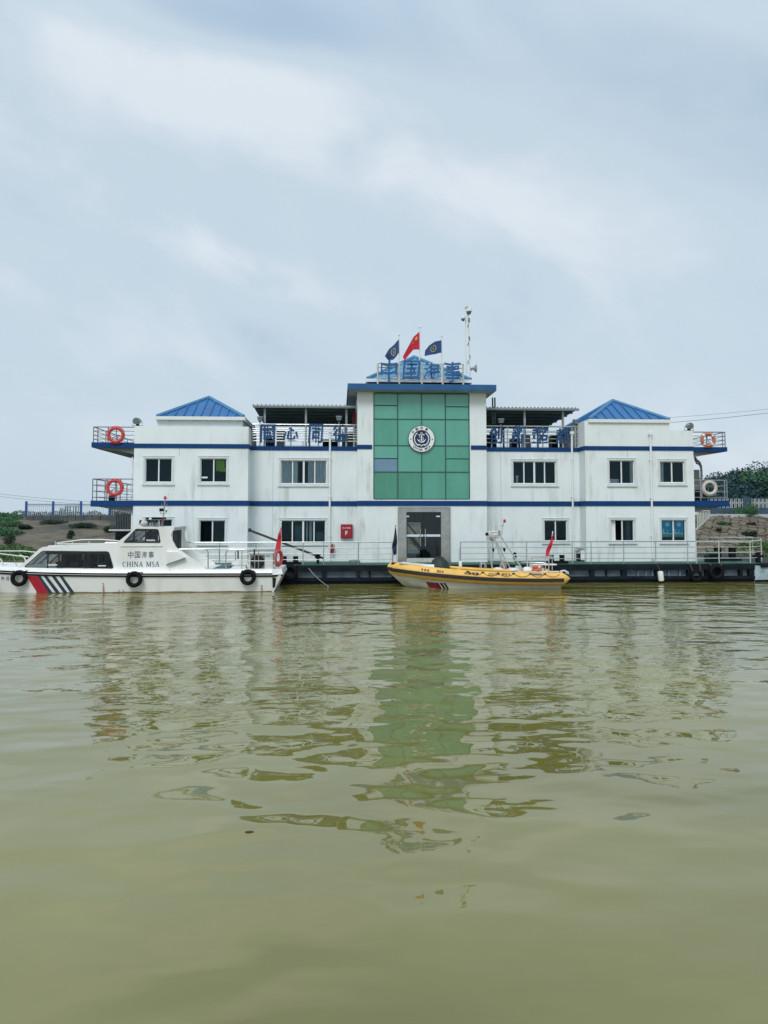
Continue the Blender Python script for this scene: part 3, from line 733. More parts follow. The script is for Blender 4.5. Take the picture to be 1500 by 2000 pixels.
# blue bands
def band(z0, z1, lower):
    def seg(x0, x1, y0, y1): wb(x0, x1, y0, y1, z0, z1, 'blue_band', band_m)
    seg(Xa, XLr + .03, -.03, -.001); seg(XLr + .001, XLr + .03, .0, .969)
    seg(XLr + .031, XT0 - .031, .97, .999); seg(XT0 - .03, XT0 - .001, .0, .999)
    if lower: seg(XT0 - .03, XT1 + .03, -.03, -.001)
    else: seg(XT0 - .03, glz[0] - .08, -.03, -.001); seg(glz[1] + .08, XT1 + .03, -.03, -.001)
    seg(XT1 + .001, XT1 + .03, .0, .999); seg(XT1 + .031, XRl - .031, .97, .999); seg(XRl - .03, XRl - .001, .0, .969)
    seg(XRl - .03, Xb, -.03, -.001)
band(zL0, zL1, True); band(zU0, zU1, False)
# thin vertical joints in the recessed walls and a pale line under each band
line_m = M('joint_line', (0.42, 0.45, 0.44), .8)
for px, Y in ((533, 1.0), (747, 0.0), (978, 1.0), (1063, 1.0), (1226, 0.0), (350, 0.0)):
    if px in (747,): continue
    for za, zb in ((DZ + .02, zL0 - .01), (zL1 + .01, zU0 - .01)):
        if px in (1063, 1226, 350) and za < zL1: continue
        x = PX(px, 930, Y)
        if px in (1226, 350, 1063): za = PZ(px, 893, Y)
        wb(x - .008, x + .008, Y - .006, Y - .001, za, zb, 'wall_joint', line_m)

# end balconies
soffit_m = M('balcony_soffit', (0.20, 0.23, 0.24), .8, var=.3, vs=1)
def balcony(xo, xi, z0, z1, side):
    bx0, bx1 = min(xo, xi), max(xo, xi); d = .03
    t = wb(bx0 + .04 * (side < 0), bx1 - .04 * (side > 0), 0.0, 8.2, z0 + .03, z1 - .005, 'balcony', soffit_m)
    s = MB(); s.box(bx0 if side < 0 else bx0 + .001, bx1 if side > 0 else bx1 - .001, -.03, -.001, z0, z1); s.build('fascia', band_m, t)
    s = MB(); s.box(xo - (0 if side < 0 else .039), xo + (.039 if side < 0 else 0), .0, 8.2, z0, z1); s.build('fascia', band_m, t)
    s = MB()
    for yy in (.15, 2.6, 5.2, 7.8):
        if side < 0: s.prism([(bx0 + .1, z0 + .029), (bx1 - .001, z0 + .029), (bx1 - .001, z0 - .30)], yy, yy + .08)
        else: s.prism([(bx0 + .001, z0 + .029), (bx1 - .1, z0 + .029), (bx0 + .001, z0 - .30)], yy, yy + .08)
    s.build('bracket', soffit_m, t); return bx0, bx1
bLU = balcony(PX(179, 868, 0), Xa, PZ(220, 874, 0), PZ(220, 864, 0), -1)
bLL = balcony(PX(177, 983, 0), Xa, zL0 - .04, zL1, -1)
bRU = balcony(PX(1420, 878, 0), Xb, zU0 - .03, zU1 - .02, 1)
bRL = balcony(PX(1424, 982, 0), Xb, zL0 - .02, zL1 + .03, 1)

# hip roofs of separate sheets
def hiproof(x0, x1, y0, y1, ze, za, nx, mt=roofblue_m, rm=ridge_m):
    ax, ay = (x0 + x1) / 2, (y0 + y1) / 2; ap = Vector((ax, ay, za))
    cs = [Vector((x0, y0, ze)), Vector((x1, y0, ze)), Vector((x1, y1, ze)), Vector((x0, y1, ze))]
    for k in range(4):
        A, B = cs[k], cs[(k + 1) % 4]; mid = (A + B) / 2; nrm = (B - A).cross(ap - mid).normalized()
        if nrm.z < 0: nrm = -nrm
        for i in range(nx):
            s0, s1 = i / nx, (i + 1) / nx; g = .004
            def pt(s, h): return A.lerp(B, s) + (ap - mid) * h
            def hm(s): return 1 - abs(2 * s - 1)
            poly = [pt(s0 + g, 0), pt(s1 - g, 0), pt(s1 - g, hm(s1 - g))]
            if s0 < .5 < s1: poly.append(pt(.5, 1))
            poly.append(pt(s0 + g, hm(s0 + g)))
            o = MB(); n = len(poly); o.add([p + nrm * .03 for p in poly] + [p - nrm * .01 for p in poly], [tuple(range(n)), tuple(range(n, 2 * n))[::-1]] + [(q, (q + 1) % n, n + (q + 1) % n, n + q) for q in range(n)])
            if i > 0:
                a, b_ = pt(s0, .02), pt(s0, hm(s0) * .97); u = (B - A).normalized() * .022
                o.add([a - u + nrm * .03, a + u + nrm * .03, b_ + u + nrm * .03, b_ - u + nrm * .03, a - u + nrm * .085, a + u + nrm * .085, b_ + u + nrm * .085, b_ - u + nrm * .085],
                      [(0, 1, 5, 4), (1, 2, 6, 5), (2, 3, 7, 6), (3, 0, 4, 7), (4, 5, 6, 7)])
            o.build('roof_sheet', mt, bld)
    for c in cs:
        o = MB(); d = (c - ap)
        for sgn in (0,):
            o.path([ap + Vector((0, 0, .05)), c + Vector((0, 0, .05))], [.10, .10], 6)
        o.build('ridge_cap', rm, bld)
    o = MB(); o.lathe((ax, ay, za - .05), [(.2, 0), (.05, .16)], n=8); o.build('ridge_cap', rm, bld)
    # gutter
    g = MB(); t_ = .13
    g.box(x0 - .08, x1 + .08, y0 - .08, y0 + .02, ze - t_, ze + .03); g.box(x0 - .08, x1 + .08, y1 - .02, y1 + .08, ze - t_, ze + .03)
    g.box(x0 - .08, x0 + .02, y0 + .021, y1 - .021, ze - t_, ze + .03); g.box(x1 - .02, x1 + .08, y0 + .021, y1 - .021, ze - t_, ze + .03)
    g.build('gutter', frame_m, bld)
    g = MB(); g.box(x0 + .021, x1 - .021, y0 + .021, y1 - .021, ze - t_ + .03, ze - .03); g.build('soffit', soffit_m, bld)
# left
hx0, hx1 = PX(306, 825, .4), PX(473, 825, .4); ya = .15; ex0, ex1 = PX(303, 815, ya), PX(478.5, 816, ya)
zE = PZ(390, 814.5, ya); wb(hx0, hx1, .4, 4.4, zU1 - .1, zE - .11, 'roof_hut', wall_m)
hiproof(ex0 + .08, ex1 - .08, ya + .1, ya + 4.7, zE, PZ(401, 778, ya + 2.4), 10)
# right
wb(XRl, XH1, TK + .001, 4.4, zU1, zHutR + .0, 'roof_hut', wall_m)
ya = -.12; ex0, ex1 = PX(1149, 820, ya), PX(1312.5, 820.5, ya); zE = PZ(1230, 820, ya)
hiproof(ex0 + .1, ex1 - .1, ya + .1, ya + 4.6, zE, PZ(1207.5, 784, ya + 2.3), 9)
# tower top
zs0, zs1 = PZ(820, 762, -.6), PZ(820, 750, -.6); sx0, sx1 = PX(679, 756, -.6), PX(969.5, 757, -.6)
wb(sx0, sx1, -.6, 8.6, zs0, zs1, 'roof_slab', fascia_m)
wb(sx0 + .05, sx1 - .05, -.55, 8.55, zs0 - .03, zs0 - .001, 'soffit', M('grey_soffit', (.33, .36, .35), .8, var=.3, vs=2))
ya = .6; ex0, ex1 = PX(715, 744, ya), PX(923, 744, ya); zE = PZ(820, 741.5, ya)
wb(ex0 + .2, ex1 - .2, ya + .3, ya + 4.9, zs1, zE - .11, 'roof_hut', hull_m)
apx = (ex0 + ex1) / 2
hiproof(ex0 + .08, ex1 - .08, ya + .1, ya + 5.1, zE, PZ(814, 699, ya + 2.6), 10, M('pale_blue_roof_sheet', (0.10, 0.30, 0.50), .4, var=.15, vs=2), ridge_m)

# green glass front: panes painted lighter above, darker below for sky and bank reflections
green_ms = [green_m] + [M('green_tinted_glass', c, 0.10, col2=d, vs=1.1, stretch=(1.4, 1, .5), lo=0.35, hi=0.75, detail=8, spec=0.9) for c, d in (((.105, .39, .31), (.09, .35, .25)), ((.08, .34, .25), (.06, .28, .18)), ((.055, .28, .19), (.045, .23, .14)))]
for g_ in green_ms: add_streaks(g_, (.20, .34, .20), .5, xs=5, zs=.5, lo=.5, hi=.8, bigscale=.5)
def panes():
    cols = [730, 776.3, 823, 869.8, 916.5]; rows = [768, 819, 870.5, 922, 975]
    Yp = .02; X_ = [glz[0] + (glz[1] - glz[0]) * k / 4 for k in range(5)]
    Z_ = [PZ(823, r, Yp) for r in rows]; Z_[0] = glz[3]; Z_[4] = glz[2]
    bk = MB(); bk.box(glz[0], glz[1], .12, .18, glz[2], glz[3]); bk.build('curtain_wall_backing', mullion_m, bld)
    extra = {(0, 0): 792.5, (3, 0): 794, (0, 2): 896, (3, 2): 896}
    for i in range(4):
        for j in range(4):
            zt, zb = Z_[j], Z_[j + 1]; cells = [(zb, zt)]
            if (i, j) in extra: zz = PZ(823, extra[(i, j)], Yp); cells = [(zz, zt), (zb, zz)]
            for q, (a, b_) in enumerate(cells):
                s = MB(); g = .022; s.box(X_[i] + g, X_[i + 1] - g, Yp + (.02 if len(cells) == 2 and q else 0), Yp + .06, a + g, b_ - g)
                mt = bluepane_m if (i, j, q) == (0, 2, 1) else random.choice(green_ms[(0 if j < 1 else 1 if j < 3 else 2):][:2])
                o = s.build('glass_panel', mt, bld)
                o.rotation_euler = (R(random.uniform(-.05, .05)), 0, R(random.uniform(-.08, .08)))
                o.rotation_euler = (0, 0, 0)
                if mt is bluepane_m: o['label'] = 'pale blue glass panel'
    for x in X_:
        s = MB(); s.box(x - .022, x + .022, -.012, .1, glz[2], glz[3]); s.build('mullion', mullion_m, bld)
    for z in Z_:
        s = MB(); s.box(glz[0] + .03, glz[1] - .03, -.008, .1, z - .02, z + .02); s.build('transom', mullion_m, bld)
panes()

# windows
def window(key, a, b_, t_, bo, Y, n, what):
    x0, x1, z0, z1 = ops[key]
    s = MB(); w = .09; d = .018
    s.box(x0 - w, x0 - .001, Y - d, Y - .001, z0 - w, z1 + w); s.box(x1 + .001, x1 + w, Y - d, Y - .001, z0 - w, z1 + w)
    s.box(x0, x1, Y - d, Y - .001, z1 + .001, z1 + w); s.box(x0, x1, Y - d, Y - .001, z0 - w, z0 - .001)
    s.box(x0 - w - .04, x1 + w + .04, Y - .07, Y - .002, z0 - w - .05, z0 - w - .001)
    s.box(x0 - w - .02, x1 + w + .02, Y - .035, Y - .002, z1 + w + .001, z1 + w + .022)
    win = s.build('window', trim_m, bld, origin=(x0, Y, z0))
    f = MB(); t = .04; ya, yb = Y + .06, Y + .13
    f.box(x0 + .001, x0 + t, ya, yb, z0 + .001, z1 - .001); f.box(x1 - t, x1 - .001, ya, yb, z0 + .001, z1 - .001)
    f.box(x0 + t, x1 - t, ya, yb, z1 - t, z1 - .001); f.box(x0 + t, x1 - t, ya, yb, z0 + .001, z0 + t)
    f.build('frame', frame_m, win)
    edges = [x0 + t + (x1 - x0 - 2 * t) * k / n for k in range(n + 1)]
    for k in range(1, n):
        ww = .045 if (n == 4 and k == 2) else .028; f = MB(); f.box(edges[k] - ww, edges[k] + ww, ya - (.01 if k == 2 else 0), yb - .01, z0 + t, z1 - t); f.build('mullion', frame_m, win)
    for k in range(n):
        if what.startswith('open') and k == 0: continue
        g = MB(); yg = Y + (.09 if k % 2 else .105); g.box(edges[k] + .03, edges[k + 1] - .03, yg, yg + .006, z0 + t, z1 - t); g.build('pane', glass_m, win)
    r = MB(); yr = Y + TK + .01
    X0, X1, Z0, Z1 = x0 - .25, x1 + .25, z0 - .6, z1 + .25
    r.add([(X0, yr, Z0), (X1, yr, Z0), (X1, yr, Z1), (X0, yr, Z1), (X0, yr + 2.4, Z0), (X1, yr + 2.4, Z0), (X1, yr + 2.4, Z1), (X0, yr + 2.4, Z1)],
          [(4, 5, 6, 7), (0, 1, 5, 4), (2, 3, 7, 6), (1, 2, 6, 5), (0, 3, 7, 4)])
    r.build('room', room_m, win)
    def curt(xa, xb, zz0, zz1, mt, ph=0, waves=8):
        c = MB(); c.grid(lambda u, v: (xa + (xb - xa) * u, Y + .17 + .03 * math.sin(u * waves * 6.283 + ph + math.sin(v * 3)), zz0 + (zz1 - zz0) * v), 60, 3, .01); c.build('curtain', mt, win, smooth=True)
    E = edges
    if what == 'curtains':
        curt(E[0], E[1] + .02, z0, z1, curtain_m, 0, 5); curt(E[1] - .02, E[1] + .26, z0, z1, curtainw_m, 1, 3); curt(E[2] + .2, E[3] + .02, z0, z1, curtain_m, 2, 4); curt(E[3], E[4], z0, z1, curtain_m, .5, 4)
    if what == 'curtain': curt(E[0], E[0] + .22, z0, z1, curtain_m, 0, 3)
    if what == 'open_curtain': curt(E[0], E[0] + .26, z0, z1, curtainw_m, 0, 3); curt(E[1] + .25, E[2] - .1, z0, z1, room_m, 0, 3)
    if what == 'cabinet':
        for q, (xa, xb, za, zb, mt) in enumerate(((E[1] + .1, E[2] - .08, z0 - .3, z1 - .25, room_m), (E[2] + .12, E[2] + .2, z0, z1, curtainw_m), (E[2] + .28, E[2] + .42, z0, z1, curtain_m), (E[3] + .1, E[4] - .06, z0 - .2, z0 + .5, room_m))):
            c = MB(); c.box(xa, xb, Y + .5 + q * .03, Y + .9, za, zb); c.build('cabinet', mt, win)
    if what == 'haze':
        c = MB(); c.box(E[0] + .05, E[1] - .05, Y + .3, Y + .5, z0 - .2, z0 + .25); c.build('papers', curtain_m, win); curt(E[2] - .12, E[2], z0, z1, curtain_m, 0, 2)
    if what == 'bottle':
        c = MB(); xm = PX(1010.5, 935, Y + .2); c.lathe((xm, Y + .3, z0 + .02), [(.055, 0), (.06, .28), (.09, .36), (.07, .40)], n=12); c.build('vase', white_m, win)
    if what == 'note':
        c = MB(); c.box(E[0] + .02, E[0] + .3, Y + .08, Y + .088, z0 + .2, z0 + .27); c.build('sticker', white_m, win)
        c = MB(); c.grid(lambda u, v: (E[1] + .08 + .5 * u + .01 * math.sin(v * 6), Y + .2 + .012 * math.sin(u * 14), z1 - .62 + .54 * v + .02 * math.sin(u * 7)), 20, 6, .006); o = c.build('towel', M('lime_cloth', (.33, .56, .04), .8, var=.15, vs=5), win); o['label'] = 'lime green cloth hung in the window'
        curt(E[2] - .1, E[2] - .01, z0 + .7, z1, room_m, 0, 2)
    if what == 'poster':
        pb = M('poster_blue', (.01, .42, .74), .6, col2=(.015, .52, .82), vs=2); pl = M('poster_pale', (.75, .95, .95), .6); pg = M('poster_sea_green', (.06, .42, .42), .6, col2=(.35, .66, .62), vs=6, stretch=(.6, 1, 4)); pd = M('poster_dark', (.01, .016, .022), .6); pm = M('poster_moon', (.45, .80, .92), .6, var=.25, vs=8)
        for k in range(2):
            xa, xb = E[k] + .04, E[k + 1] - .04; w_ = xb - xa; yp = Y + .135; H = z1 - z0
            c = MB(); c.box(xa, xb, yp, yp + .004, z0 + t, z1 - t); po = c.build('poster', pb, win); po['label'] = 'blue poster with pale moon, reclining figure and sea'
        for k in range(2):
            xa, xb = E[k] + .04, E[k + 1] - .04; w_ = xb - xa; yp = Y + .133; H = z1 - z0
            c = MB(); c.lathe((xa + w_ * .55, yp, z0 + H * .78), [(w_ * .24, 0), (w_ * .24, .0015)], axis='Y', n=20); c.build('print', pm, win)
            c = MB(); c.lathe((xa + w_ * .55, yp - .002, z0 + H * .76), [(w_ * .15, 0), (w_ * .15, .0015)], axis='Y', n=16); c.build('print', pl, win)
            c = MB(); c.prism([(xa, z0 + H * .27), (xb, z0 + H * .27), (xb, z0 + H * .36), (xa + w_ * .7, z0 + H * .38), (xa + w_ * .55, z0 + H * .38), (xa + w_ * .62, z0 + H * .53), (xa + w_ * .54, z0 + H * .53), (xa + w_ * .46, z0 + H * .38), (xa + w_ * .3, z0 + H * .40), (xa + w_ * .2, z0 + H * .44), (xa + w_ * .24, z0 + H * .52), (xa + w_ * .2, z0 + H * .58), (xa + w_ * .1, z0 + H * .58), (xa + w_ * .06, z0 + H * .5), (xa + w_ * .09, z0 + H * .42), (xa, z0 + H * .38)], yp - .002, yp); c.build('print', pl, win)
            c = MB(); c.box(xa, xb, yp - .004, yp - .0022, z0 + H * .2, z0 + H * .33); c.build('print', pg, win)
            c = MB(); c.box(xa, xb, yp - .006, yp - .0042, z0 + t, z0 + H * .20); c.build('print', pd, win)
    return win
for w in wins: window(*w)
# green cloth also darkens upper part; handles on the sliding sashes
# glass entrance
dr = MB(); x0, x1, z0, z1 = door_op; Y = 0
X0, X1 = PX(793.5, 1045, .05), PX(861, 1045, .05); ZT = PZ(826, 1000, .05); ZB = PZ(826, 1090, .05)
dr.box(x0 - .04, X0, -.05, .16, z0, z1 + .03); dr.box(X1, x1 + .04, -.05, .16, z0, z1 + .03); dr.box(X0, X1, -.05, .16, ZT, z1 + .03)
door = dr.build('entrance', steel_m, bld)
s = MB(); s.box(x0 - .08, x1 + .08, -.10, -.051, z1 + .031, z1 + .08); s.box(x0 - .08, x0 - .041, -.1, .0, z0, z1 + .03); s.box(x1 + .041, x1 + .08, -.1, .0, z0, z1 + .03); s.build('door_trim', steel_m, door)
s = MB(); s.box(X0 + .001, X1 - .001, -.12, .3, z0 - .015, ZB); s.build('threshold', cream_m, door)
xm = (X0 + X1) / 2
for a, b_ in ((X0 + .01, xm - .006), (xm + .006, X1 - .01)):
    s = MB(); s.box(a, b_, .05, .062, ZB + .02, ZT - .01); gd = s.build('glass_door', doorglass_m, door)
    s = MB(); z = PZ(826, 1046, .04); s.box(a + .01, b_ - .01, .044, .049, z - .055, z + .055); s.build('safety_strip', M('pale_strip', (.62, .74, .76), .5), door)
for a in (PX(821, 1045, 0), PX(830.5, 1045, 0)):
    s = MB(); s.tube((a, -.02, PZ(826, 1033, 0)), (a, -.02, PZ(826, 1067, 0)), .022); s.tube((a, -.02, PZ(826, 1035, 0)), (a, .05, PZ(826, 1035, 0)), .012); s.tube((a, -.02, PZ(826, 1065, 0)), (a, .05, PZ(826, 1065, 0)), .012); s.build('handle', steel_m, door)
for a, b_ in ((793.5, 799), (852, 859.5)):
    s = MB(); z = PZ(826, 1008.5, 0); s.box(PX(a, 1008, .04), PX(b_, 1008, .04), .03, .07, z - .03, z + .03); s.build('hinge', frame_m, door)
# rainwater pipes
for px, top, bot, Y in ((644, 845, 1097, .93), (1119, 848, 1101, .93), (1273.5, 850, 1092, -.1)):
    s = MB(); x = PX(px, 1000, Y); zt = PZ(px, top, Y); s.tube((x, Y, PZ(px, bot, Y)), (x, Y, zt), .05, 10)
    dp = s.build('downpipe', white_m, bld, smooth=True)
    s = MB(); s.box(x - .09, x + .09, Y - .08, Y + .07, zt, zt + .13); s.build('hopper', frame_m, dp)
    for f_ in (.2, .5, .8):
        s = MB(); z = DZ + (zt - DZ) * f_; s.box(x - .07, x + .07, Y - .055, Y + .07, z - .02, z + .02); s.build('bracket', frame_m, dp)
for px, y0_, y1_ in ((258, 893, 984),):
    s = MB(); x = PX(px, 940, .3); s.tube((x, .3, PZ(px, y1_, .3)), (x, .3, PZ(px, y0_, .3)), .045, 8); s.build('downpipe', white_m, bld, smooth=True)
s = MB(); s.tube((PX(257.6, 1040, .3), .3, DZ), (PX(257.6, 1040, .3), .3, zL0 - .05), .05, 8); s.build('downpipe', white_m, bld, smooth=True)
pts = [P(1357, 893, 1), P(1360, 898, 1), P(1366, 903, 1), P(1369, 910, 1), P(1370, 920, 1), P(1370, 972, 1)]
s = MB(); s.path(pts, .06, 8); s.build('downpipe', M('mauve_grey_pipe', (.22, .22, .25), .5), bld, smooth=True)
pts = [P(1357, 896, 1), P(1361, 905, 1), P(1366, 907, 1), P(1369.5, 914, 1)]
s = MB(); s.path(pts, .05, 8); s.build('downpipe', M('grey_pipe', (.16, .17, .19), .5), bld, smooth=True)
# ------------------------------------------------------------------ lettering helpers
def textmesh(txt, off=0.0):
    cu = bpy.data.curves.new('lettering', 'FONT'); cu.body = txt; cu.offset = off; cu.extrude = 0.5; cu.resolution_u = 4
    o = bpy.data.objects.new('lettering', cu); C.objects.link(o)
    dg = bpy.context.evaluated_depsgraph_get(); dg.update()
    me = bpy.data.meshes.new_from_object(o.evaluated_get(dg)); bpy.data.objects.remove(o); bpy.data.curves.remove(cu)
    return me
def textmb(txt, x0, x1, z0, z1, Y, depth, off=0.0, warp=0.0, seed=0, shear=0.0):
    me = textmesh(txt, off); v = [p.co.copy() for p in me.vertices]
    ax, bx = min(p.x for p in v), max(p.x for p in v); az, bz = min(p.y for p in v), max(p.y for p in v)
    mb = MB(); mb.f = [tuple(p.vertices) for p in me.polygons]; k = seed * 1.7
    for p in v:
        u, w = (p.x - ax) / (bx - ax), (p.y - az) / (bz - az)
        if warp:
            u += warp * math.sin(w * 5 + k) + warp * .5 * math.sin(w * 11 + k * 2); w += warp * math.sin(u * 6 + k * 1.3)
        u += shear * (w - .5)
        mb.v.append(Vector((x0 + (x1 - x0) * u, Y - p.z * depth, z0 + (z1 - z0) * w)))
    bpy.data.meshes.remove(me); return mb
def serif(mb, txt, x0, x1, z0, z1, Y, dp, fn=None):
    """roman capitals with serifs, drawn as flat strokes"""
    H = z1 - z0; widths = {'C': .78, 'H': .9, 'I': .42, 'N': .92, 'A': .88, 'M': 1.1, 'S': .62, ' ': .45}
    tot = sum(widths[c] + .14 for c in txt) - .14; sx = (x1 - x0) / tot; cx = 0
    def quad(pts): mb.prism([(x0 + sx * (cx + p), z0 + H * q) for p, q in pts], Y - dp, Y)
    def bar(a, b_, t):
        d = Vector((b_[0] - a[0], b_[1] - a[1])); n = Vector((-d.y, d.x)).normalized() * t / 2
        quad([(a[0] + n.x, a[1] + n.y), (b_[0] + n.x, b_[1] + n.y), (b_[0] - n.x, b_[1] - n.y), (a[0] - n.x, a[1] - n.y)])
    def ser(x, z): bar((x - .13, z), (x + .13, z), .06)
    T, t = .17, .08
    for c in txt:
        w = widths[c]
        if c == 'H':
            for x in (.15, w - .15): bar((x, 0), (x, 1), T); ser(x, .03); ser(x, .97)
            bar((.15, .52), (w - .15, .52), t)
        elif c == 'I': bar((w / 2, 0), (w / 2, 1), T); ser(w / 2, .03); ser(w / 2, .97)
        elif c == 'N':
            for x in (.13, w - .13): bar((x, 0), (x, 1), t)
            bar((.13, 1), (w - .13, 0), T); ser(.13, .03); ser(w - .13, .97); ser(.1, .97)
        elif c == 'A': bar((.1, 0), (w / 2, 1), t); bar((w / 2, 1), (w - .1, 0), T); bar((.22, .33), (w - .22, .33), t * .8); ser(.1, .03); ser(w - .1, .03)
        elif c == 'M':
            bar((.14, 0), (.14, 1), t); bar((w - .16, 0), (w - .16, 1), T); bar((.14, 1), (w / 2, .1), T); bar((w / 2, .1), (w - .16, 1), t); ser(.14, .03); ser(w - .16, .03); ser(.1, .97); ser(w - .14, .97)
        elif c in 'CS':
            pts = []
            if c == 'C':
                for i in range(13): a = R(45 + 270 * i / 12); pts.append((w / 2 + math.cos(a) * w * .42, .5 + math.sin(a) * .47, .06 + .1 * max(0, -math.cos(a))))
            else:
                for i in range(9): a = R(30 + 225 * i / 8); pts.append((w / 2 + math.cos(a) * w * .33, .73 + math.sin(a) * .23, .08 + .03 * i / 4))
                for i in range(9): a = R(75 - 225 * i / 8); pts.append((w / 2 + math.cos(a) * w * .36, .26 + math.sin(a) * .24, .16 - .04 * i / 4))
            for p, q in zip(pts[:-1], pts[1:]): bar(p[:2], q[:2], (p[2] + q[2]) / 2)
        cx += w + .14
    if fn: mb.xf(fn)
    return mb

# ------------------------------------------------------------------ round emblem
ec = P(823, 857.5, -.03); er = (PX(849.5, 857, -.03) - PX(797, 857, -.03)) / 2
em = thing('emblem', 'round white emblem with navy anchor and wreath on the green glass front', 'emblem', tuple(ec))
s = MB(); s.lathe((ec.x, ec.y - .05, ec.z), [(er, 0), (er, .06)], 'Y', 48); s.build('rim', mullion_m, em)
s = MB(); s.lathe((ec.x, ec.y - .07, ec.z), [(er * .955, 0), (er * .955, .018)], 'Y', 48); s.build('disc', white_m, em)
s = MB(); s.lathe((ec.x, ec.y - .08, ec.z), [(er * .66, 0), (er * .66, .009)], 'Y', 40); s.build('inner_disc', navy_m, em)
def anchor(mb, c, r, dp, rope=True):
    x, y, z = c
    mb.box(x - r * .075, x + r * .075, y - dp, y, z - r * .5, z + r * .62); mb.box(x - r * .42, x + r * .42, y - dp, y, z + r * .45, z + r * .58)
    def arc(rad, cx, cz, a0, a1, w0, w1, n=14):
        for i in range(n):
            a, b_ = R(a0 + (a1 - a0) * i / n), R(a0 + (a1 - a0) * (i + 1) / n); wa = w0 + (w1 - w0) * abs(2 * i / n - 1); wb_ = w0 + (w1 - w0) * abs(2 * (i + 1) / n - 1)
            mb.prism([(cx + math.cos(a) * (rad + wa), cz + math.sin(a) * (rad + wa)), (cx + math.cos(b_) * (rad + wb_), cz + math.sin(b_) * (rad + wb_)),
                      (cx + math.cos(b_) * (rad - wb_), cz + math.sin(b_) * (rad - wb_)), (cx + math.cos(a) * (rad - wa), cz + math.sin(a) * (rad - wa))], y - dp, y)
    arc(r * .62, x, z + r * .12, 200, 340, r * .13, r * .03)
    arc(r * .11, x, z + r * .72, 0, 360, r * .035, r * .035)
    if rope:
        arc(r * .2, x - r * .12, z + r * .32, 100, 300, r * .03, r * .03, 8); arc(r * .2, x + r * .08, z - .02 * r, -100, 100, r * .03, r * .03, 8); arc(r * .2, x - r * .1, z - r * .32, 100, 270, r * .03, r * .03, 8)
    return arc
s = MB(); arc = anchor(s, (ec.x, ec.y - .081, ec.z + er * .04), er * .52, .008); s.build('anchor', white_m, em)
s = MB(); arc = None
def arcs(mb, cx, cz, rad, a0, a1, w, y, dp, n=16, lobes=False):
    for i in range(n):
        a, b_ = R(a0 + (a1 - a0) * i / n), R(a0 + (a1 - a0) * (i + 1) / n); k = w * (1.0 if not lobes else (.75 + .5 * (i % 2)))
        mb.prism([(cx + math.cos(a) * (rad + k), cz + math.sin(a) * (rad + k)), (cx + math.cos(b_) * (rad + k), cz + math.sin(b_) * (rad + k)), (cx + math.cos(b_) * (rad - k), cz + math.sin(b_) * (rad - k)), (cx + math.cos(a) * (rad - k), cz + math.sin(a) * (rad - k))], y - dp, y)
arcs(s, ec.x, ec.z, er * .53, 125, 248, er * .034, ec.y - .081, .008, 18, True); arcs(s, ec.x, ec.z, er * .53, -68, 55, er * .034, ec.y - .081, .008, 18, True)
arcs(s, ec.x - er * .2, ec.z - er * .62, er * .2, 20, 130, er * .03, ec.y - .082, .008, 6); arcs(s, ec.x + er * .2, ec.z - er * .62, er * .2, 50, 160, er * .03, ec.y - .082, .008, 6)
s.build('wreath', white_m, em)
def ringtext(ch, ang, up, size, off=.02):
    me = textmesh(ch, off); v = [p.co.copy() for p in me.vertices]; cx = (min(p.x for p in v) + max(p.x for p in v)) / 2; cz = (min(p.y for p in v) + max(p.y for p in v)) / 2
    hh = max(p.y for p in v) - min(p.y for p in v); mb = MB(); mb.f = [tuple(p.vertices) for p in me.polygons]
    a = R(ang); rad = er * .80; rot = a - math.pi / 2 if up else a + math.pi / 2
    for p in v:
        u, w = (p.x - cx) * size / hh, (p.y - cz) * size / hh
        mb.v.append(Vector((ec.x + math.cos(a) * rad + u * math.cos(rot) - w * math.sin(rot), ec.y - .0745 - p.z * .006, ec.z + math.sin(a) * rad + u * math.sin(rot) + w * math.cos(rot))))
    mb.build('lettering', ink_m, em)
for ch, a in (('中', 118), ('国', 98), ('海', 72), ('事', 52)): ringtext(ch, {118: 142, 98: 116, 72: 90, 52: 62}[a], True, er * .2)
for i, ch in enumerate('CHINA MSA'):
    if ch != ' ': ringtext(ch, 226 + i * 11.2, False, er * .17)
for a in (182, -2):
    s = MB(); s.lathe((ec.x + math.cos(R(a)) * er * .8, ec.y - .077, ec.z + math.sin(R(a)) * er * .8), [(er * .05, 0), (er * .05, .006)], 'Y', 5); s.build('star', ink_m, em)

# ------------------------------------------------------------------ railings
def railing(name, label, pts, z0, z1, nr, posts, mt, r=.022, group='steel railings', rb=0.12, tr=.032, cat='railing', rails=None, topmat=None):
    """pts: (x, y) of the path; posts: list of (x, y)"""
    t = thing(name, label, cat, (pts[0][0], pts[0][1], z0), group)
    zz = rails or [z0 + rb + (z1 - z0 - rb) * k / (nr - 1) for k in range(nr)]
    for k, z in enumerate(zz):
        top = k == len(zz) - 1; s = MB(); s.path([(x, y, z) for x, y in pts], tr if top else r * .8, 8); s.smooth = True; s.build('rail', (topmat or mt) if top else mt, t)
    for x, y in posts:
        s = MB(); s.tube((x, y, z0), (x, y, zz[-1] - tr), r * 1.25, 8); s.smooth = True; s.build('post', mt, t)
    return t
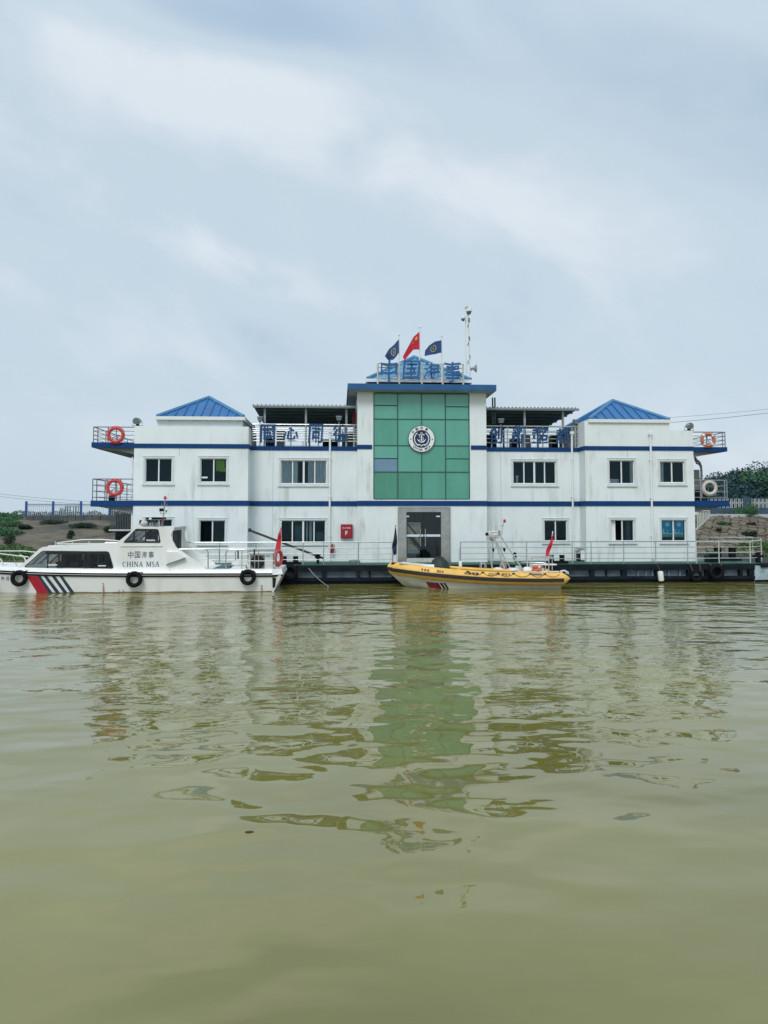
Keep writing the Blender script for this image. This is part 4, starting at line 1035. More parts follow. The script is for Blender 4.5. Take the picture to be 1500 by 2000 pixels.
# end balconies
def balrail(b0, b1, zb, ptop, side, label, mt, postpx, pyr):
    xo = b0 + .06 if side < 0 else b1 - .06; xi = b1 if side < 0 else b0; Y0 = .06
    zt = PZ((ptop[0]), ptop[1], Y0)
    posts = [(xo, Y0)] + [(PX(p, pyr, Y0), Y0) for p in postpx] + [(xo, y) for y in (2.0, 4.0, 6.0, 8.0)]
    return railing('balcony_railing', label, [(xi, Y0), (xo, Y0), (xo, 8.1)], zb, zt, 4, posts, mt, group='balcony railings at the building ends', rb=.16, r=.02, tr=.026)
balrail(bLU[0], bLU[1], PZ(220, 864, 0), (220, 834), -1, 'steel railing of the upper left end balcony, thin and dark against the sky', darkrail_m, (191, 211), 850)
balrail(bLL[0], bLL[1], zL1, (220, 935.5), -1, 'steel railing of the lower left end balcony', darkrail_m, (189, 209, 235), 950)
balrail(bRU[0], bRU[1], zU1 - .02, (1385, 844), 1, 'steel railing of the upper right end balcony', darkrail_m, (1411,), 850)
balrail(bRL[0], bRL[1], zL1 + .03, (1385, 938), 1, 'pale steel railing of the lower right end balcony', galv_m, (1368, 1415), 950)
# roof terrace railings that carry the slogans
Yr = 1.12
def terr(pa, pb, top, bots, label, postpx, lines):
    z0 = zU1; zz = sorted(PZ((pa + pb) / 2, y, Yr) for y in lines)
    return railing('terrace_railing', label, [(PX(pa, 850, Yr), Yr), (PX(pb, 850, Yr), Yr)], z0, zz[-1], 0, [(PX(p, 850, Yr), Yr) for p in postpx], rail_m, rails=zz, group='roof terrace railings', tr=.04, r=.026)
terr(493, 696.5, 829, 0, 'white painted railing on the roof terrace left of the tower', (508, 518, 568, 597, 622, 662, 676, 691), (829.5, 838, 841.5, 846, 850.5, 856, 861.5))
terr(949, 1139, 833, 0, 'white painted railing on the roof terrace right of the tower', (960, 991, 1011, 1024, 1060, 1099, 1117, 1123), (833, 842, 844.5, 849.5, 857, 865))
# rear railing of the roof terrace, seen through the front one
Yq = 8.6
for a, b_, lab in ((Xa + .3, XT0 - .1, 'thin rear railing of the left roof terrace seen through the slogan railing'), (XT1 + .1, Xb - .3, 'thin rear railing of the right roof terrace seen through the slogan railing')):
    railing('terrace_railing', lab, [(a, Yq), (b_, Yq)], zU1, zU1 + 1.0, 4, [(a + (b_ - a) * k / 7, Yq) for k in range(8)], darkrail_m, group='roof terrace railings', r=.018, tr=.025)

def signletters(name, label, items, Yl, mt, off, warp, railname=None, depth=.06):
    t = thing(name, label, 'sign', tuple(P(items[0][1], items[0][4], Yl)))
    for i, (ch, a, b_, t_, bo) in enumerate(items):
        yy = (t_ + bo) / 2
        mb = textmb(ch, PX(a, yy, Yl), PX(b_, yy, Yl), PZ((a + b_) / 2, bo, Yl), PZ((a + b_) / 2, t_, Yl), Yl, depth, off, warp, i + 1, .06)
        o = mb.build('letter', mt, t); o['label'] = 'character ' + ch
        k = MB(); xm = PX((a + b_) / 2, yy, Yl); k.box(xm - .03, xm + .03, Yl + .035, Yl + .06, PZ(a, bo, Yl), PZ(a, t_, Yl)); k.build('bracket', mt, t)
    return t
signletters('slogan_sign', 'blue slogan characters on the terrace railing left of the tower', [('同', 508, 537, 829, 865), ('心', 553, 584, 835, 859), ('同', 603, 631, 828, 865), ('德', 650, 679, 829, 863)], Yr - .09, letter_m, .022, .02)
signletters('slogan_sign', 'blue slogan characters on the terrace railing right of the tower', [('创', 956, 981, 832, 867), ('新', 1000, 1029, 831, 867), ('超', 1038, 1072, 835, 867), ('越', 1086, 1116, 836, 865)], Yr - .09, letter_m, .022, .02)
# tower top railing, letters, flags
Yt = .1
zz = sorted(PZ(820, y, Yt) for y in (710.5, 718.5, 727, 739, 745.5))
railing('roof_railing', 'white steel frame on the tower roof that carries four big characters', [(PX(737.5, 730, Yt), Yt), (PX(906, 730, Yt), Yt)], zs1, zz[-1], 0, [(PX(p, 730, Yt), Yt) for p in (737.8, 780, 824, 864.5, 904.5)], cream_m, rails=zz, tr=.032, r=.036)
for px in (737.8, 904.5):
    pass
signletters('name_sign', 'light blue brush style characters on the frame above the tower', [('中', 744, 776, 701, 746), ('国', 787, 820, 703, 740), ('海', 828, 858, 709, 739), ('事', 868, 901, 706, 746)], Yt - .1, letter2_m, .010, .035, depth=.08)

def flagsurf(top, bot, Y, amp=.05, waves=1.5, ph=0, back=0.0):
    """top/bot: pixel polylines starting at the hoist; returns f(u, v)"""
    def poly(pl, u):
        k = u * (len(pl) - 1); i = min(int(k), len(pl) - 2); f = k - i
        return pl[i][0] + (pl[i + 1][0] - pl[i][0]) * f, pl[i][1] + (pl[i + 1][1] - pl[i][1]) * f
    def fn(u, v):
        a, b_ = poly(top, u), poly(bot, u); px, py = a[0] + (b_[0] - a[0]) * v, a[1] + (b_[1] - a[1]) * v
        yy = Y - amp - .03 + amp * math.sin(u * waves * 6.283 + ph + v * 1.2) * min(1, u * 3) + back * u
        p = P(px, py, Y); return Vector((p.x, yy, p.z))
    return fn
def starpts(n=5, r=1, r2=.4): return [(math.sin(math.pi * k / n) * (r if k % 2 == 0 else r2), math.cos(math.pi * k / n) * (r if k % 2 == 0 else r2)) for k in range(2 * n)]
def flagpole(name, label, px, ytop, ybot, Y, r, top, bot, mt, motif, amp=.05, waves=1.5, ph=0, group=None, poledir=None, polemat=None, back=0.0):
    base = P(px if poledir is None else poledir, ybot, Y); tip = P(px, ytop, Y)
    t = thing(name, label, 'flag', tuple(base), group)
    s = MB(); s.tube(base, tip, r, 8); s.lathe(tip, [(r * 1.7, 0), (r * 1.9, r * 2), (r * .5, r * 3.5)], n=8); s.smooth = True; s.build('pole', polemat or frame_m, t)
    fn = flagsurf(top, bot, Y, amp, waves, ph, back); s = MB(); s.grid(fn, 28, 12, .012); s.smooth = True; fl_ = s.build('cloth', mt, t)
    if motif == 'stars':
        s = MB()
        for (cu, cv, q) in ((.17, .27, .105), (.34, .10, .035), (.40, .21, .035), (.40, .36, .035), (.34, .48, .035)):
            vs = [fn(cu + a * q * .9, cv + -b_ * q * 1.5) - Vector((0, .012, 0)) for a, b_ in starpts()]; c = fn(cu, cv) - Vector((0, .012, 0))
            s.add(vs + [c], [(10, k, (k + 1) % 10) for k in range(10)])
        s.build('star', yellow_m, fl_)
    if motif == 'anchor':
        a = MB(); anchor(a, (0, 0, 0), 0.14, .01, False); arcs(a, 0, 0, .21, 100, 440, .018, 0, .01, 24)
        off = MB(); off.f = a.f
        for p in a.v: q = fn(.48 - p.x * .75, .5 - p.z * 1.25); off.v.append(q + Vector((0, p.y - .008, 0)))
        off.build('emblem_print', yellow_m, fl_)
    return t
flagpole('flagpole', 'left navy flag with yellow anchor badge on the tower roof', 779.3, 655, 746, Yt, .028, [(778.5, 663), (770, 673), (759, 683), (751.5, 696)], [(779, 688), (774, 697), (768, 703.5), (757.5, 703.5)], flagblue_m, 'anchor', group='roof flags', waves=1.0)
flagpole('flagpole', 'middle and tallest flag on the tower roof, red with yellow stars', 819.5, 640.5, 746, Yt + .05, .03, [(818.5, 648.5), (807, 659), (799, 674), (786.5, 697)], [(818.8, 683), (807, 684), (799, 693), (790, 704.5)], flagred_m, 'stars', group='roof flags', waves=1.1, ph=1)
flagpole('flagpole', 'right navy flag with yellow anchor badge streaming from its pole on the tower roof', 862.7, 658, 746, Yt, .028, [(861.5, 665), (849, 668), (838, 675), (830, 685)], [(861.8, 689), (852, 692), (842, 693), (828.5, 696.5)], flagblue_m, 'anchor', group='roof flags', waves=1.2, ph=2)

# mast with cameras and horn
Ym = 1.6
ms = thing('camera_mast', 'tall leaning white pole with dome cameras and a loud hailer on the tower roof', 'mast', tuple(P(915, 748, Ym)))
s = MB(); s.path([P(915, 750, Ym), P(911.5, 603, Ym)], [.125, .085], 14); s.smooth = True; s.build('pole', white_m, ms)
def dome(px, py, k=1.0):
    s = MB(); c = P(px, py, Ym - .15); s.lathe(c, [(.09 * k, .12 * k), (.15 * k, .08 * k), (.15 * k, -.05 * k), (.12 * k, -.06 * k)], n=14); s.smooth = True; d = s.build('camera', white_m, ms)
    s = MB(); s.lathe(c - Vector((0, 0, .06 * k)), [(.12 * k, 0), (.11 * k, -.09 * k), (.05 * k, -.15 * k)], n=14); s.smooth = True; s.build('lens', lampglass_m, d)
    s = MB(); s.tube(c + Vector((0, 0, .1 * k)), P(911, py - 3, Ym), .045 * k, 8); s.build('bracket', white_m, d)
dome(916, 606.5); dome(904.5, 621, .8)
s = MB(); s.tube(P(908, 604, Ym), P(906.3, 592, Ym), .018, 6); s.build('antenna', frame_m, ms)
s = MB(); s.lathe(P(912, 603, Ym), [(.07, 0), (.12, .03), (.05, .12)], n=10); s.build('cap', galv_m, ms)
for py in (624, 660, 696):
    s = MB(); c = P(915.6 + (py - 624) * .012, py + 1.5, Ym - .02); s.cbox(c, (.1, .14, .2)); s.build('clamp', darkrail_m, ms)
    s = MB(); s.tube(P(915, py + 8, Ym - .12), P(913.5, py + 15, Ym - .12), .02, 6); s.build('cable_tie', darkrail_m, ms)
s = MB(); c = P(918, 719.5, Ym); s.lathe(c, [(.05, 0), (.07, .08), (.05, .1), (.09, .2), (.22, .32), (.21, .33)], 'X', 16); s.smooth = True; s.build('loud_hailer', galv_m, ms)
s = MB(); s.tube(P(917, 718, Ym), P(922, 724, Ym), .03, 6); s.build('bracket', galv_m, ms)

# ------------------------------------------------------------------ canopies
def canopy(label, a, b_, yft, yfb, postpx, backpx, Yf, Yk, gx):
    x0, x1 = PX(a, 795, Yf), PX(b_, 795, Yf); zf = PZ((a + b_) / 2, yft, Yf); zb = PZ(backpx[0], backpx[1], Yk)
    t = thing('terrace_canopy', label, 'canopy', ((x0 + x1) / 2, Yf, zU1), 'terrace canopies beside the tower')
    n = max(3, round((x1 - x0) / 1.0))
    for k in range(n):
        xa, xb = x0 + (x1 - x0) * k / n, x0 + (x1 - x0) * (k + 1) / n; s = MB(); m_ = 5
        for q in range(m_):
            u0, u1 = xa + (xb - xa) * q / m_, xa + (xb - xa) * (q + .22) / m_; u2 = xa + (xb - xa) * (q + 1) / m_
            for (p0, p1, hh) in ((u0, u1, .07), (u1, u2, .02)):
                s.add([(p0, Yf, zf), (p1, Yf, zf), (p1, Yk, zb), (p0, Yk, zb), (p0, Yf, zf + hh), (p1, Yf, zf + hh), (p1, Yk, zb + hh), (p0, Yk, zb + hh)], [(3, 2, 1, 0), (4, 5, 6, 7), (0, 1, 5, 4), (1, 2, 6, 5), (2, 3, 7, 6), (3, 0, 4, 7)])
        s.build('roof_sheet', canopy_m, t)
    s = MB(); s.box(x0, x1, Yf - .03, Yf - .002, zf - .05, zf + .015); s.build('edge_trim', canopyedge_m, t)
    s = MB(); s.add([(x0, Yf, zf - .10), (x1, Yf, zf - .10), (x1, Yf, zf - .02), (x0, Yf, zf - .02), (x0, Yf + .1, zf - .10), (x1, Yf + .1, zf - .10), (x1, Yf + .1, zf - .02), (x0, Yf + .1, zf - .02)], [(0, 1, 2, 3), (4, 7, 6, 5), (0, 4, 5, 1), (3, 2, 6, 7), (0, 3, 7, 4), (1, 5, 6, 2)]); s.build('beam', canopyedge_m, t)
    for q in range(1, 6):
        f = q / 6; y = Yf + (Yk - Yf) * f; z = zf + (zb - zf) * f; s = MB(); s.box(x0 + .05, x1 - .05, y - .04, y + .04, z - .10, z - .015); s.build('purlin', canopy_m, t)
    s = MB(); s.box(x0, x1, Yk - .08, Yk, zb - .16, zb - .01); s.build('beam', canopy_m, t)
    for p in postpx:
        s = MB(); x = PX(p, 830, Yf + .35); s.box(x - .05, x + .05, Yf + .3, Yf + .4, zU1, zf - .03 - (zf - zb) * .06); s.build('post', galv_m, t)
    for p in postpx:
        s = MB(); x = PX(p, 830, Yf + .35); s.box(x - .05, x + .05, Yk - .5, Yk - .4, zU1, zb - .02); s.build('post', galv_m, t)
canopy('dark sheet canopy over the roof terrace left of the tower', 493.5, 696, 792.5, 0, (517, 597.5, 676.5), (600, 828), 1.0, 6.6, 0)
canopy('dark sheet canopy over the roof terrace right of the tower', 949.5, 1131, 797.5, 0, (1024.5, 1099.5), (1010, 832), 1.0, 6.8, 0)
for px in (962, 966.5):
    s = MB(); x = PX(px, 780, 1.3); s.box(x - .035, x + .035, 1.27, 1.33, zU1 + 1.2, zs0 - .035); s.build('prop', M('dark_green_prop', (.012, .05, .045), .5), bld)
# terrace clutter seen through the railings
def clutter(name, label, cat, px0, px1, py0, Y, d, mt, parts=True):
    x0, x1 = PX(px0, 860, Y), PX(px1, 860, Y); z1_ = PZ((px0 + px1) / 2, py0, Y)
    t = thing(name, label, cat, ((x0 + x1) / 2, Y, zU1)); s = MB(); s.box(x0, x1, Y, Y + d, zU1, z1_); s.build('body', mt, t)
    s = MB(); s.box(x0 - .03, x1 + .03, Y - .03, Y + d + .03, z1_ + .001, z1_ + .05); s.build('lid', galv_m, t); return t
clutter('storage_chest', 'dark chest behind the first character of the left slogan', 'chest', 518, 535, 853, 3.5, .8, hull_m)
clutter('storage_chest', 'grey chest between the first and second characters of the left slogan', 'chest', 540, 555, 842, 6.0, .9, galv_m)
clutter('air_conditioner', 'grey roof unit behind the last character of the left slogan', 'air conditioner', 668, 692, 846, 3.0, .8, M('dark_unit', (.07, .09, .10), .5))
clutter('storage_chest', 'dark low chest at the right end of the left terrace', 'chest', 630, 660, 860, 4.0, .8, hull_m)
clutter('air_conditioner', 'grey roof unit behind the second character of the right slogan', 'air conditioner', 1024, 1036, 850, 5.0, .8, galv_m)
clutter('storage_chest', 'dark chest behind the tower corner on the right terrace', 'chest', 951, 970, 851, 3.0, .8, hull_m)
clutter('storage_chest', 'low dark chest in the middle of the right terrace', 'chest', 1000, 1016, 858, 4.4, .7, hull_m)
clutter('storage_chest', 'dark chest beneath the last character of the right slogan', 'chest', 1078, 1090, 852, 4.0, .7, hull_m)
s = MB(); Y = 2.2
tag(MB().box(PX(688, 815, Y), PX(695, 815, Y), Y, Y + .05, PZ(690, 828, Y), PZ(690, 802, Y)).build('notice_board', red_m, None, origin=tuple(P(690, 828, Y))), 'red notice board under the left canopy against the tower', 'notice board')

# ------------------------------------------------------------------ floodlights
def floodbox(label, px, py, Y, zb, w=18):
    c = P(px, py, Y); t = thing('floodlight', label, 'floodlight', (c.x, c.y, zb), 'box floodlights on the terrace railings'); k = w / 40.
    s = MB(); s.tube((c.x, c.y, zb), (c.x, c.y, c.z - .1), .022, 8); s.build('post', rail_m, t)
    s = MB(); s.prism([(c.x - k * .32, c.z - .08), (c.x + k * .32, c.z - .08), (c.x + k * .5, c.z + .13), (c.x - k * .5, c.z + .13)], c.y - .16, c.y + .08); b_ = s.build('housing', galv_m, t)
    s = MB(); s.box(c.x - k * .42, c.x + k * .42, c.y - .175, c.y - .162, c.z - .03, c.z + .10); s.build('lens', lampglass_m, b_)
    s = MB(); s.box(c.x - .06, c.x + .06, c.y - .04, c.y + .04, c.z - .13, c.z - .08); s.build('bracket', black_m, t)
floodbox('box floodlight on a post at the left end of the left slogan railing', 508, 819, Yr, zU1, 11)
floodbox('box floodlight on a post above the last character of the left slogan', 662, 818, Yr, zU1, 12)
floodbox('box floodlight near the tower on the right slogan railing', 978, 823, Yr, zU1, 12)
floodbox('box floodlight beside the left eave of the right blue roof', 1124, 824.5, Yr, zU1, 11)
def floodoval(label, px, py, Y, zb, flip):
    c = P(px, py, Y); t = thing('floodlight', label, 'floodlight', (c.x, Y, zb), 'oval floodlights on the end parapets')
    s = MB(); s.lathe((0, 0, 0), [(.10, -.12), (.17, -.03), (.19, .05), (.19, .12)], 'Y', 20); rt = Matrix.Rotation(R(25 * flip), 3, 'Z')
    s.xf(lambda p: rt @ Vector((p.x * 1.15, -p.y, p.z * .85)) + c); s.smooth = True; h_ = s.build('housing', galv_m, t)
    s = MB(); s.lathe((0, 0, 0), [(.165, .121), (.15, .14), (.05, .15)], 'Y', 20); s.xf(lambda p: rt @ Vector((p.x * 1.15, -p.y, p.z * .85)) + c); s.smooth = True; s.build('lens', lampglass_m, h_)
    s = MB(); s.path([(c.x - .2, Y, c.z), (c.x - .24, Y, zb + .02), (c.x + .24, Y, zb + .02), (c.x + .2, Y, c.z)], .014, 6); s.build('yoke', black_m, t)
    s = MB(); s.box(c.x - .07, c.x + .07, Y - .05, Y + .05, c.z - .24, c.z - .12); s.build('ballast', black_m, t)
floodoval('oval floodlight on the parapet above the upper left balcony', 269, 822.5, .12, zParL, -1)
floodoval('oval floodlight on the parapet above the upper right balcony', 1345.5, 832, .12, zParR, 1)

# ------------------------------------------------------------------ life rings
def lifering(label, px, py, Y, mt, r=.33, holder=True, group='life rings on the end balconies', th=.075, sq=1.0):
    c = P(px, py, Y); t = thing('life_ring', label, 'life ring', tuple(c), group)
    s = MB(); s.torus(c, r, th, 'Y', 36, 12); s.smooth = True; s.build('ring', mt, t)
    for k in range(4):
        a = R(45 + 90 * k); s = MB(); s.torus(c, r, th * 1.07, 'Y', 4, 12, a0=a - .12, a1=a + .12); s.smooth = True; s.build('band', mt if mt is ringwhite_m else white_m if mt is not ring_m else ring_m, t)
    s = MB(); pts = []
    for i in range(48):
        a = 2 * math.pi * i / 48; rr_ = r + th * (1.15 + .25 * abs(math.sin(2 * a))); pts.append(c + Vector((math.cos(a) * rr_, -.01, math.sin(a) * rr_)))
    s.path(pts, .011, 5, True); s.build('grab_rope', mt, t)
    if holder:
        h_ = thing('ring_holder', 'three armed grey bracket that holds ' + label.replace('life ring', 'ring'), 'bracket', (c.x, c.y + .06, c.z), 'life ring brackets'); 
        s = MB()
        for a in (90, 215, 325): s.tube((c.x, Y + .07, c.z - .03), (c.x + math.cos(R(a)) * r * 1.02, Y + .07, c.z - .03 + math.sin(R(a)) * r * 1.02), .022, 6)
        s.build('arm', galv_m, h_)
        s = MB(); s.tube((c.x, Y + .1, c.z - r - .2), (c.x, Y + .1, c.z + r), .018, 6); s.build('bar', galv_m, h_)
    return t
lifering('red life ring on the upper left balcony', 226.3, 849.5, -.1, ring_m)
lifering('red life ring on the lower left balcony', 224.3, 952, -.1, ring_m)
lifering('faded orange life ring on the upper right balcony', 1382.7, 859, -.1, ringfade_m, .30)
lifering('bleached white life ring on the lower right balcony', 1386, 953, -.1, ringwhite_m, .30, False)
s = MB(); p = P(218.5, 976.5, .4); s.box(p.x - .13, p.x + .13, .3, .5, zL1, zL1 + .26)
tag(s.build('junction_box', black_m, None, origin=tuple(p)), 'small dark box on the floor of the lower left balcony', 'box')
x0, x1 = PX(1358, 930, 1.6), PX(1366.5, 930, 1.6)
t = thing('wall_cabinet', 'grey beige upright cabinet against the right end wall on the lower balcony', 'cabinet', ((x0 + x1) / 2, 1.8, zL1 + .03))
s = MB(); s.box(x0 - .1, x1, 1.6, 2.4, PZ(1362, 957, 1.6), PZ(1362, 917.5, 1.6)); s.build('body', M('beige_grey', (.30, .31, .29), .6, var=.15, vs=3), t)
s = MB(); s.box(x0 - .1, x1 - .02, 1.62, 2.38, zL1 + .03, PZ(1362, 957, 1.6) - .002); s.build('stand', hull_m, t)
# ------------------------------------------------------------------ deck railings and fittings
Yd = YP + .1
zr = sorted(PZ(600, y, Yd) for y in (1059, 1070.5, 1082, 1093))
def deckrail(label, pa, pb, posts, mt, extra=None, topmat=None):
    pts = [(PX(pa, 1075, Yd), Yd), (PX(pb, 1075, Yd), Yd)] + (extra or [])
    po = [(PX(p, 1075, Yd), Yd) for p in posts]
    if extra: po += [extra[1], extra[2], extra[3], extra[-2]]
    return railing('deck_railing', label, pts, DZ, zr[-1], 4, po, mt, rails=zr, r=.02, tr=.028, group='railings along the pontoon edge', topmat=topmat)
deckrail('long steel deck railing from behind the launch to the glass doors', 205, 767, (300, 352, 429, 500, 592, 632, 700, 766.5), rail_m)
deckrail('steel deck railing from the yellow boat past the lower right windows', 899, 1357.5, (899.5, 962.5, 1028.5, 1117.5, 1154.5, 1218, 1280.5, 1343), rail_m)
deckrail('pale railing looping round the bare right end of the pontoon deck', 1359, 1466, (1360, 1404, 1465), cream_m, [(PX(1478, 1075, Yd + .3), Yd + .4), (PX(1487, 1075, -.4), -.4), (PX(1486, 1060, 2.0), 2.0), (PX(1470, 1060, 4.5), 4.5), (PX(1359, 1060, 4.6), 4.6), (PX(1340, 1060, 4.6), 4.6)])
# fire box, extinguisher, boom, cowls, bollards
p0, p1 = P(665.5, 1051, 1.0), P(688.5, 1024, 1.0)
t = thing('fire_hose_box', 'red wall box with white F and Chinese letters between the window and the tower', 'fire box', tuple((p0 + p1) / 2))
s = MB(); s.box(p0.x, p1.x, .82, .985, p0.z, p1.z); s.build('case', red_m, t)
s = MB(); s.box(p0.x + .03, p1.x - .03, .80, .819, p0.z + .03, p1.z - .03); dd = s.build('door', red_m, t)
ptm = M('printed_white', (.75, .70, .70), .6)
textmb('F', PX(674.3, 1041, .8), PX(679, 1041, .8), PZ(676, 1045, .8), PZ(676, 1037, .8), .797, .006, .02).build('lettering', ptm, dd)
for i_, ch_ in enumerate('消火栓箱'): textmb(ch_, PX(669 + i_ * 4, 1031, .8), PX(672.4 + i_ * 4, 1031, .8), PZ(676, 1032.8, .8), PZ(676, 1029.4, .8), .797, .006, .01).build('lettering', ptm, dd)
c = P(648.5, 1071, .8)
t = thing('fire_extinguisher', 'small red extinguisher hanging under the right corner of the recess window', 'extinguisher', tuple(c))
s = MB(); s.lathe(c - Vector((0, 0, .24)), [(.06, 0), (.075, .03), (.075, .36), (.03, .42), (.03, .47)], n=12); s.smooth = True; s.build('cylinder', red_m, t)
s = MB(); s.path([c + Vector((.02, -.02, .22)), c + Vector((.12, -.02, .16)), c + Vector((.09, -.03, -.1))], .018, 6); s.build('hose', black_m, t)
rust_m = M('rusty_boom_paint', (.06, .045, .045), .7, var=.4, vs=4)
t = thing('boom', 'dark slanting boom leaning across the wall below the left recess window', 'boom', tuple(P(632, 1090, .4)))
s = MB(); a, b_ = P(487, 1035.5, .4), P(633, 1091, .2); s.tube(a, b_, .055, 8); s.build('spar', rust_m, t)
s = MB(); s.cbox(a, (.16, .12, .17)); s.build('end_fitting', rust_m, t)
def cowl(label, px, py, Y, mt, h=None):
    c = P(px, py, Y); t = thing('vent_cowl', label, 'vent', (c.x, Y, DZ), 'vents on the pontoon deck')
    s = MB(); s.tube((c.x, Y, DZ), (c.x, Y, c.z), .07, 10); s.build('stem', mt, t)
    s = MB(); s.lathe((c.x, Y, c.z), [(.08, 0), (.15, .03), (.15, .09), (.07, .12), (.16, .2), (.15, .22)], n=14); s.smooth = True; s.build('cap', mt, t)
cowl('dark green vent cowl by the foot of the slanting boom', 621, 1091, -.6, hull_m)
s = MB(); c = P(692, 1097, -.4); s.lathe((c.x, -.4, DZ + .0), [(.28, 0), (.28, .08), (.24, .13)], n=20)
tag(s.build('deck_hatch', M('hatch_paint', (.16, .20, .20), .6, var=.3, vs=4), None, origin=(c.x, -.4, DZ)), 'low round grey hatch on the deck below the fire box', 'hatch')
def bollards(label, px0, px1, top, Y, w=.24, base=True, k=1.0):
    xa, xb = PX(px0, 1092, Y), PX(px1, 1092, Y); zt = PZ((px0 + px1) / 2, top, Y)
    t = thing('double_bollard', label, 'bollard', ((xa + xb) / 2, Y, DZ), 'black mooring bollards on the pontoon')
    for x in (xa, xb):
        s = MB(); s.lathe((x, Y, DZ + .06), [(w * .5, 0), (w * .5, zt - DZ - .1), (w * .54, zt - DZ - .09), (w * .54, zt - DZ - .06)], n=18); s.smooth = True; s.build('post', black_m, t)
    s = MB(); s.box(xa - w, xb + w, Y - .24, Y + .24, DZ, DZ + .11); s.build('base', black_m, t); return t
bollards('pair of black bollards right of the launch stern', 555, 577.5, 1086.5, YP + .45)
bollards('pair of black bollards behind the stern of the yellow boat', 1077, 1097.5, 1084, YP + .45)
bollards('large pair of black bollards on the open right end of the deck', 1402, 1430.5, 1066.5, .4, .36)
t = thing('winch', 'dark green winch casing beside the large bollards on the right end', 'winch', (PX(1396, 1100, -.6), -.6, DZ)); x = PX(1397, 1095, -.6)
s = MB(); s.box(x - .4, x + .1, -.9, -.3, DZ, DZ + .32); s.build('casing', hull_m, t)
s = MB(); s.lathe((x - .12, -.62, DZ + .42), [(.05, -.3), (.16, -.28), (.16, -.24), (.1, -.23), (.1, .23), (.16, .24), (.16, .28), (.05, .3)], 'X', 14); s.build('drum', greendeck_m, t)
x = PX(1480.5, 1090, -.9); zt = PZ(1480, 1078, -.9)
t = thing('cross_bitt', 'black cross shaped mooring bitt at the right tip of the pontoon', 'bollard', (x, -.9, DZ))
s = MB(); s.lathe((x, -.9, DZ), [(.12, 0), (.11, zt - DZ - .04), (.13, zt - DZ - .03), (.13, zt - DZ)], n=14); s.smooth = True; s.build('post', black_m, t)
s = MB(); zc = PZ(1480, 1086, -.9); s.tube((x - .26, -.9, zc), (x + .26, -.9, zc), .06, 10); s.smooth = True; s.build('crossbar', black_m, t)
s = MB(); x2 = PX(1364, 1096, 0.2); s.box(PX(1359, 1095, .1), PX(1377, 1095, .1), .0, .6, DZ, PZ(1368, 1090, .1))
tag(s.build('deck_locker', M('pale_green_locker', (.28, .37, .31), .6, var=.3, vs=3), None, origin=(x2, .3, DZ)), 'pale green low locker at the right corner of the building', 'locker')
# small white unit with black sides by the right wall
t = thing('water_pump_unit', 'white box unit with black sides against the right recess corner', 'machine', (PX(1141, 1090, .45), .45, DZ))
s = MB(); s.box(PX(1134, 1080, .4), PX(1149, 1080, .4), .35, .85, DZ + .06, PZ(1141, 1072.5, .4)); s.build('body', white_m, t)
s = MB(); s.box(PX(1129, 1080, .5), PX(1133.5, 1080, .5), .45, .8, DZ, PZ(1141, 1081, .5)); s.build('side_box', black_m, t)
s = MB(); s.box(PX(1149.6, 1080, .5), PX(1155, 1080, .5), .45, .8, DZ, PZ(1141, 1073, .5)); s.build('side_box', black_m, t)
s = MB(); s.box(PX(1128, 1072, .5), PX(1155, 1072, .5), .3, .9, PZ(1141, 1072.4, .4), PZ(1141, 1071, .4)); s.build('top', galv_m, t)
# hanging white fender, tyres on the pontoon
c = P(1290.5, 1125, YP - .16)
t = thing('fender', 'white cylindrical fender hanging on the pontoon side near the right end', 'fender', tuple(c))
s = MB(); s.lathe(c - Vector((0, 0, .22)), [(.06, -.03), (.12, .0), (.13, .04), (.13, .38), (.12, .42), (.05, .45)], n=16); s.smooth = True; s.xf(lambda p: c + Matrix.Rotation(R(-5), 3, 'Y') @ (p - c)); s.build('body', white_m, t)
s = MB(); s.path([c + Vector((-.02, 0, .2)), c + Vector((-.10, .05, .45)), (c.x - .12, YP - .05, DZ + .02)], .014, 5); s.build('rope', rope_m, t)

def tyre(label, px, py, Y, ro, group, topz=None, ropes=True, name='tyre_fender', cat='tyre', squash=1.0):
    c = P(px, py, Y); t = thing(name, label, cat, tuple(c), group); w = ro * .32; rm = ro * .76
    prof = []
    for i in range(12):
        a = 2 * math.pi * i / 12; prof.append((rm + math.cos(a) * ro * .24 * (1.05 if abs(math.cos(a)) > .8 else .95), math.sin(a) * w))
    s = MB(); n = 36; vs = []; fs = []
    for j in range(n):
        a = 2 * math.pi * j / n
        for r_, h_ in prof: vs.append(c + Vector((math.cos(a) * r_, h_, math.sin(a) * r_ * squash)))
    for j in range(n):
        for i in range(12): fs.append((j * 12 + i, j * 12 + (i + 1) % 12, ((j + 1) % n) * 12 + (i + 1) % 12, ((j + 1) % n) * 12 + i))
    s.add(vs, fs); s.smooth = True; tr_ = s.build('tyre', rubber_m, t)
    s = MB()
    for k in range(30):
        a = 2 * math.pi * k / 30; d = Vector((math.cos(a), 0, math.sin(a))); q = Matrix.Rotation(-a, 3, 'Y')
        s.cbox(c + d * ro * .99, (ro * .05, w * 1.5, ro * .09), q)
    s.build('tread', rubber_m, tr_)
    if ropes:
        for sx in (-1, 1):
            s = MB()
            s.path([c + Vector((sx * ro * .55, -.01, ro * .5)), c + Vector((sx * ro * .66, -.02, ro * .85)), Vector((c.x + sx * ro * .9, c.y + .15, (topz or c.z + ro) + .02))], .022, 6)
            s.build('rope', rope_m if not ropes == 'b' else black_m, t)
    return t
tyre('large black tyre hung in the dark on the pontoon side below the big bollards', 1399, 1117, YP - .2, .36, 'tyres on the pontoon side', DZ)
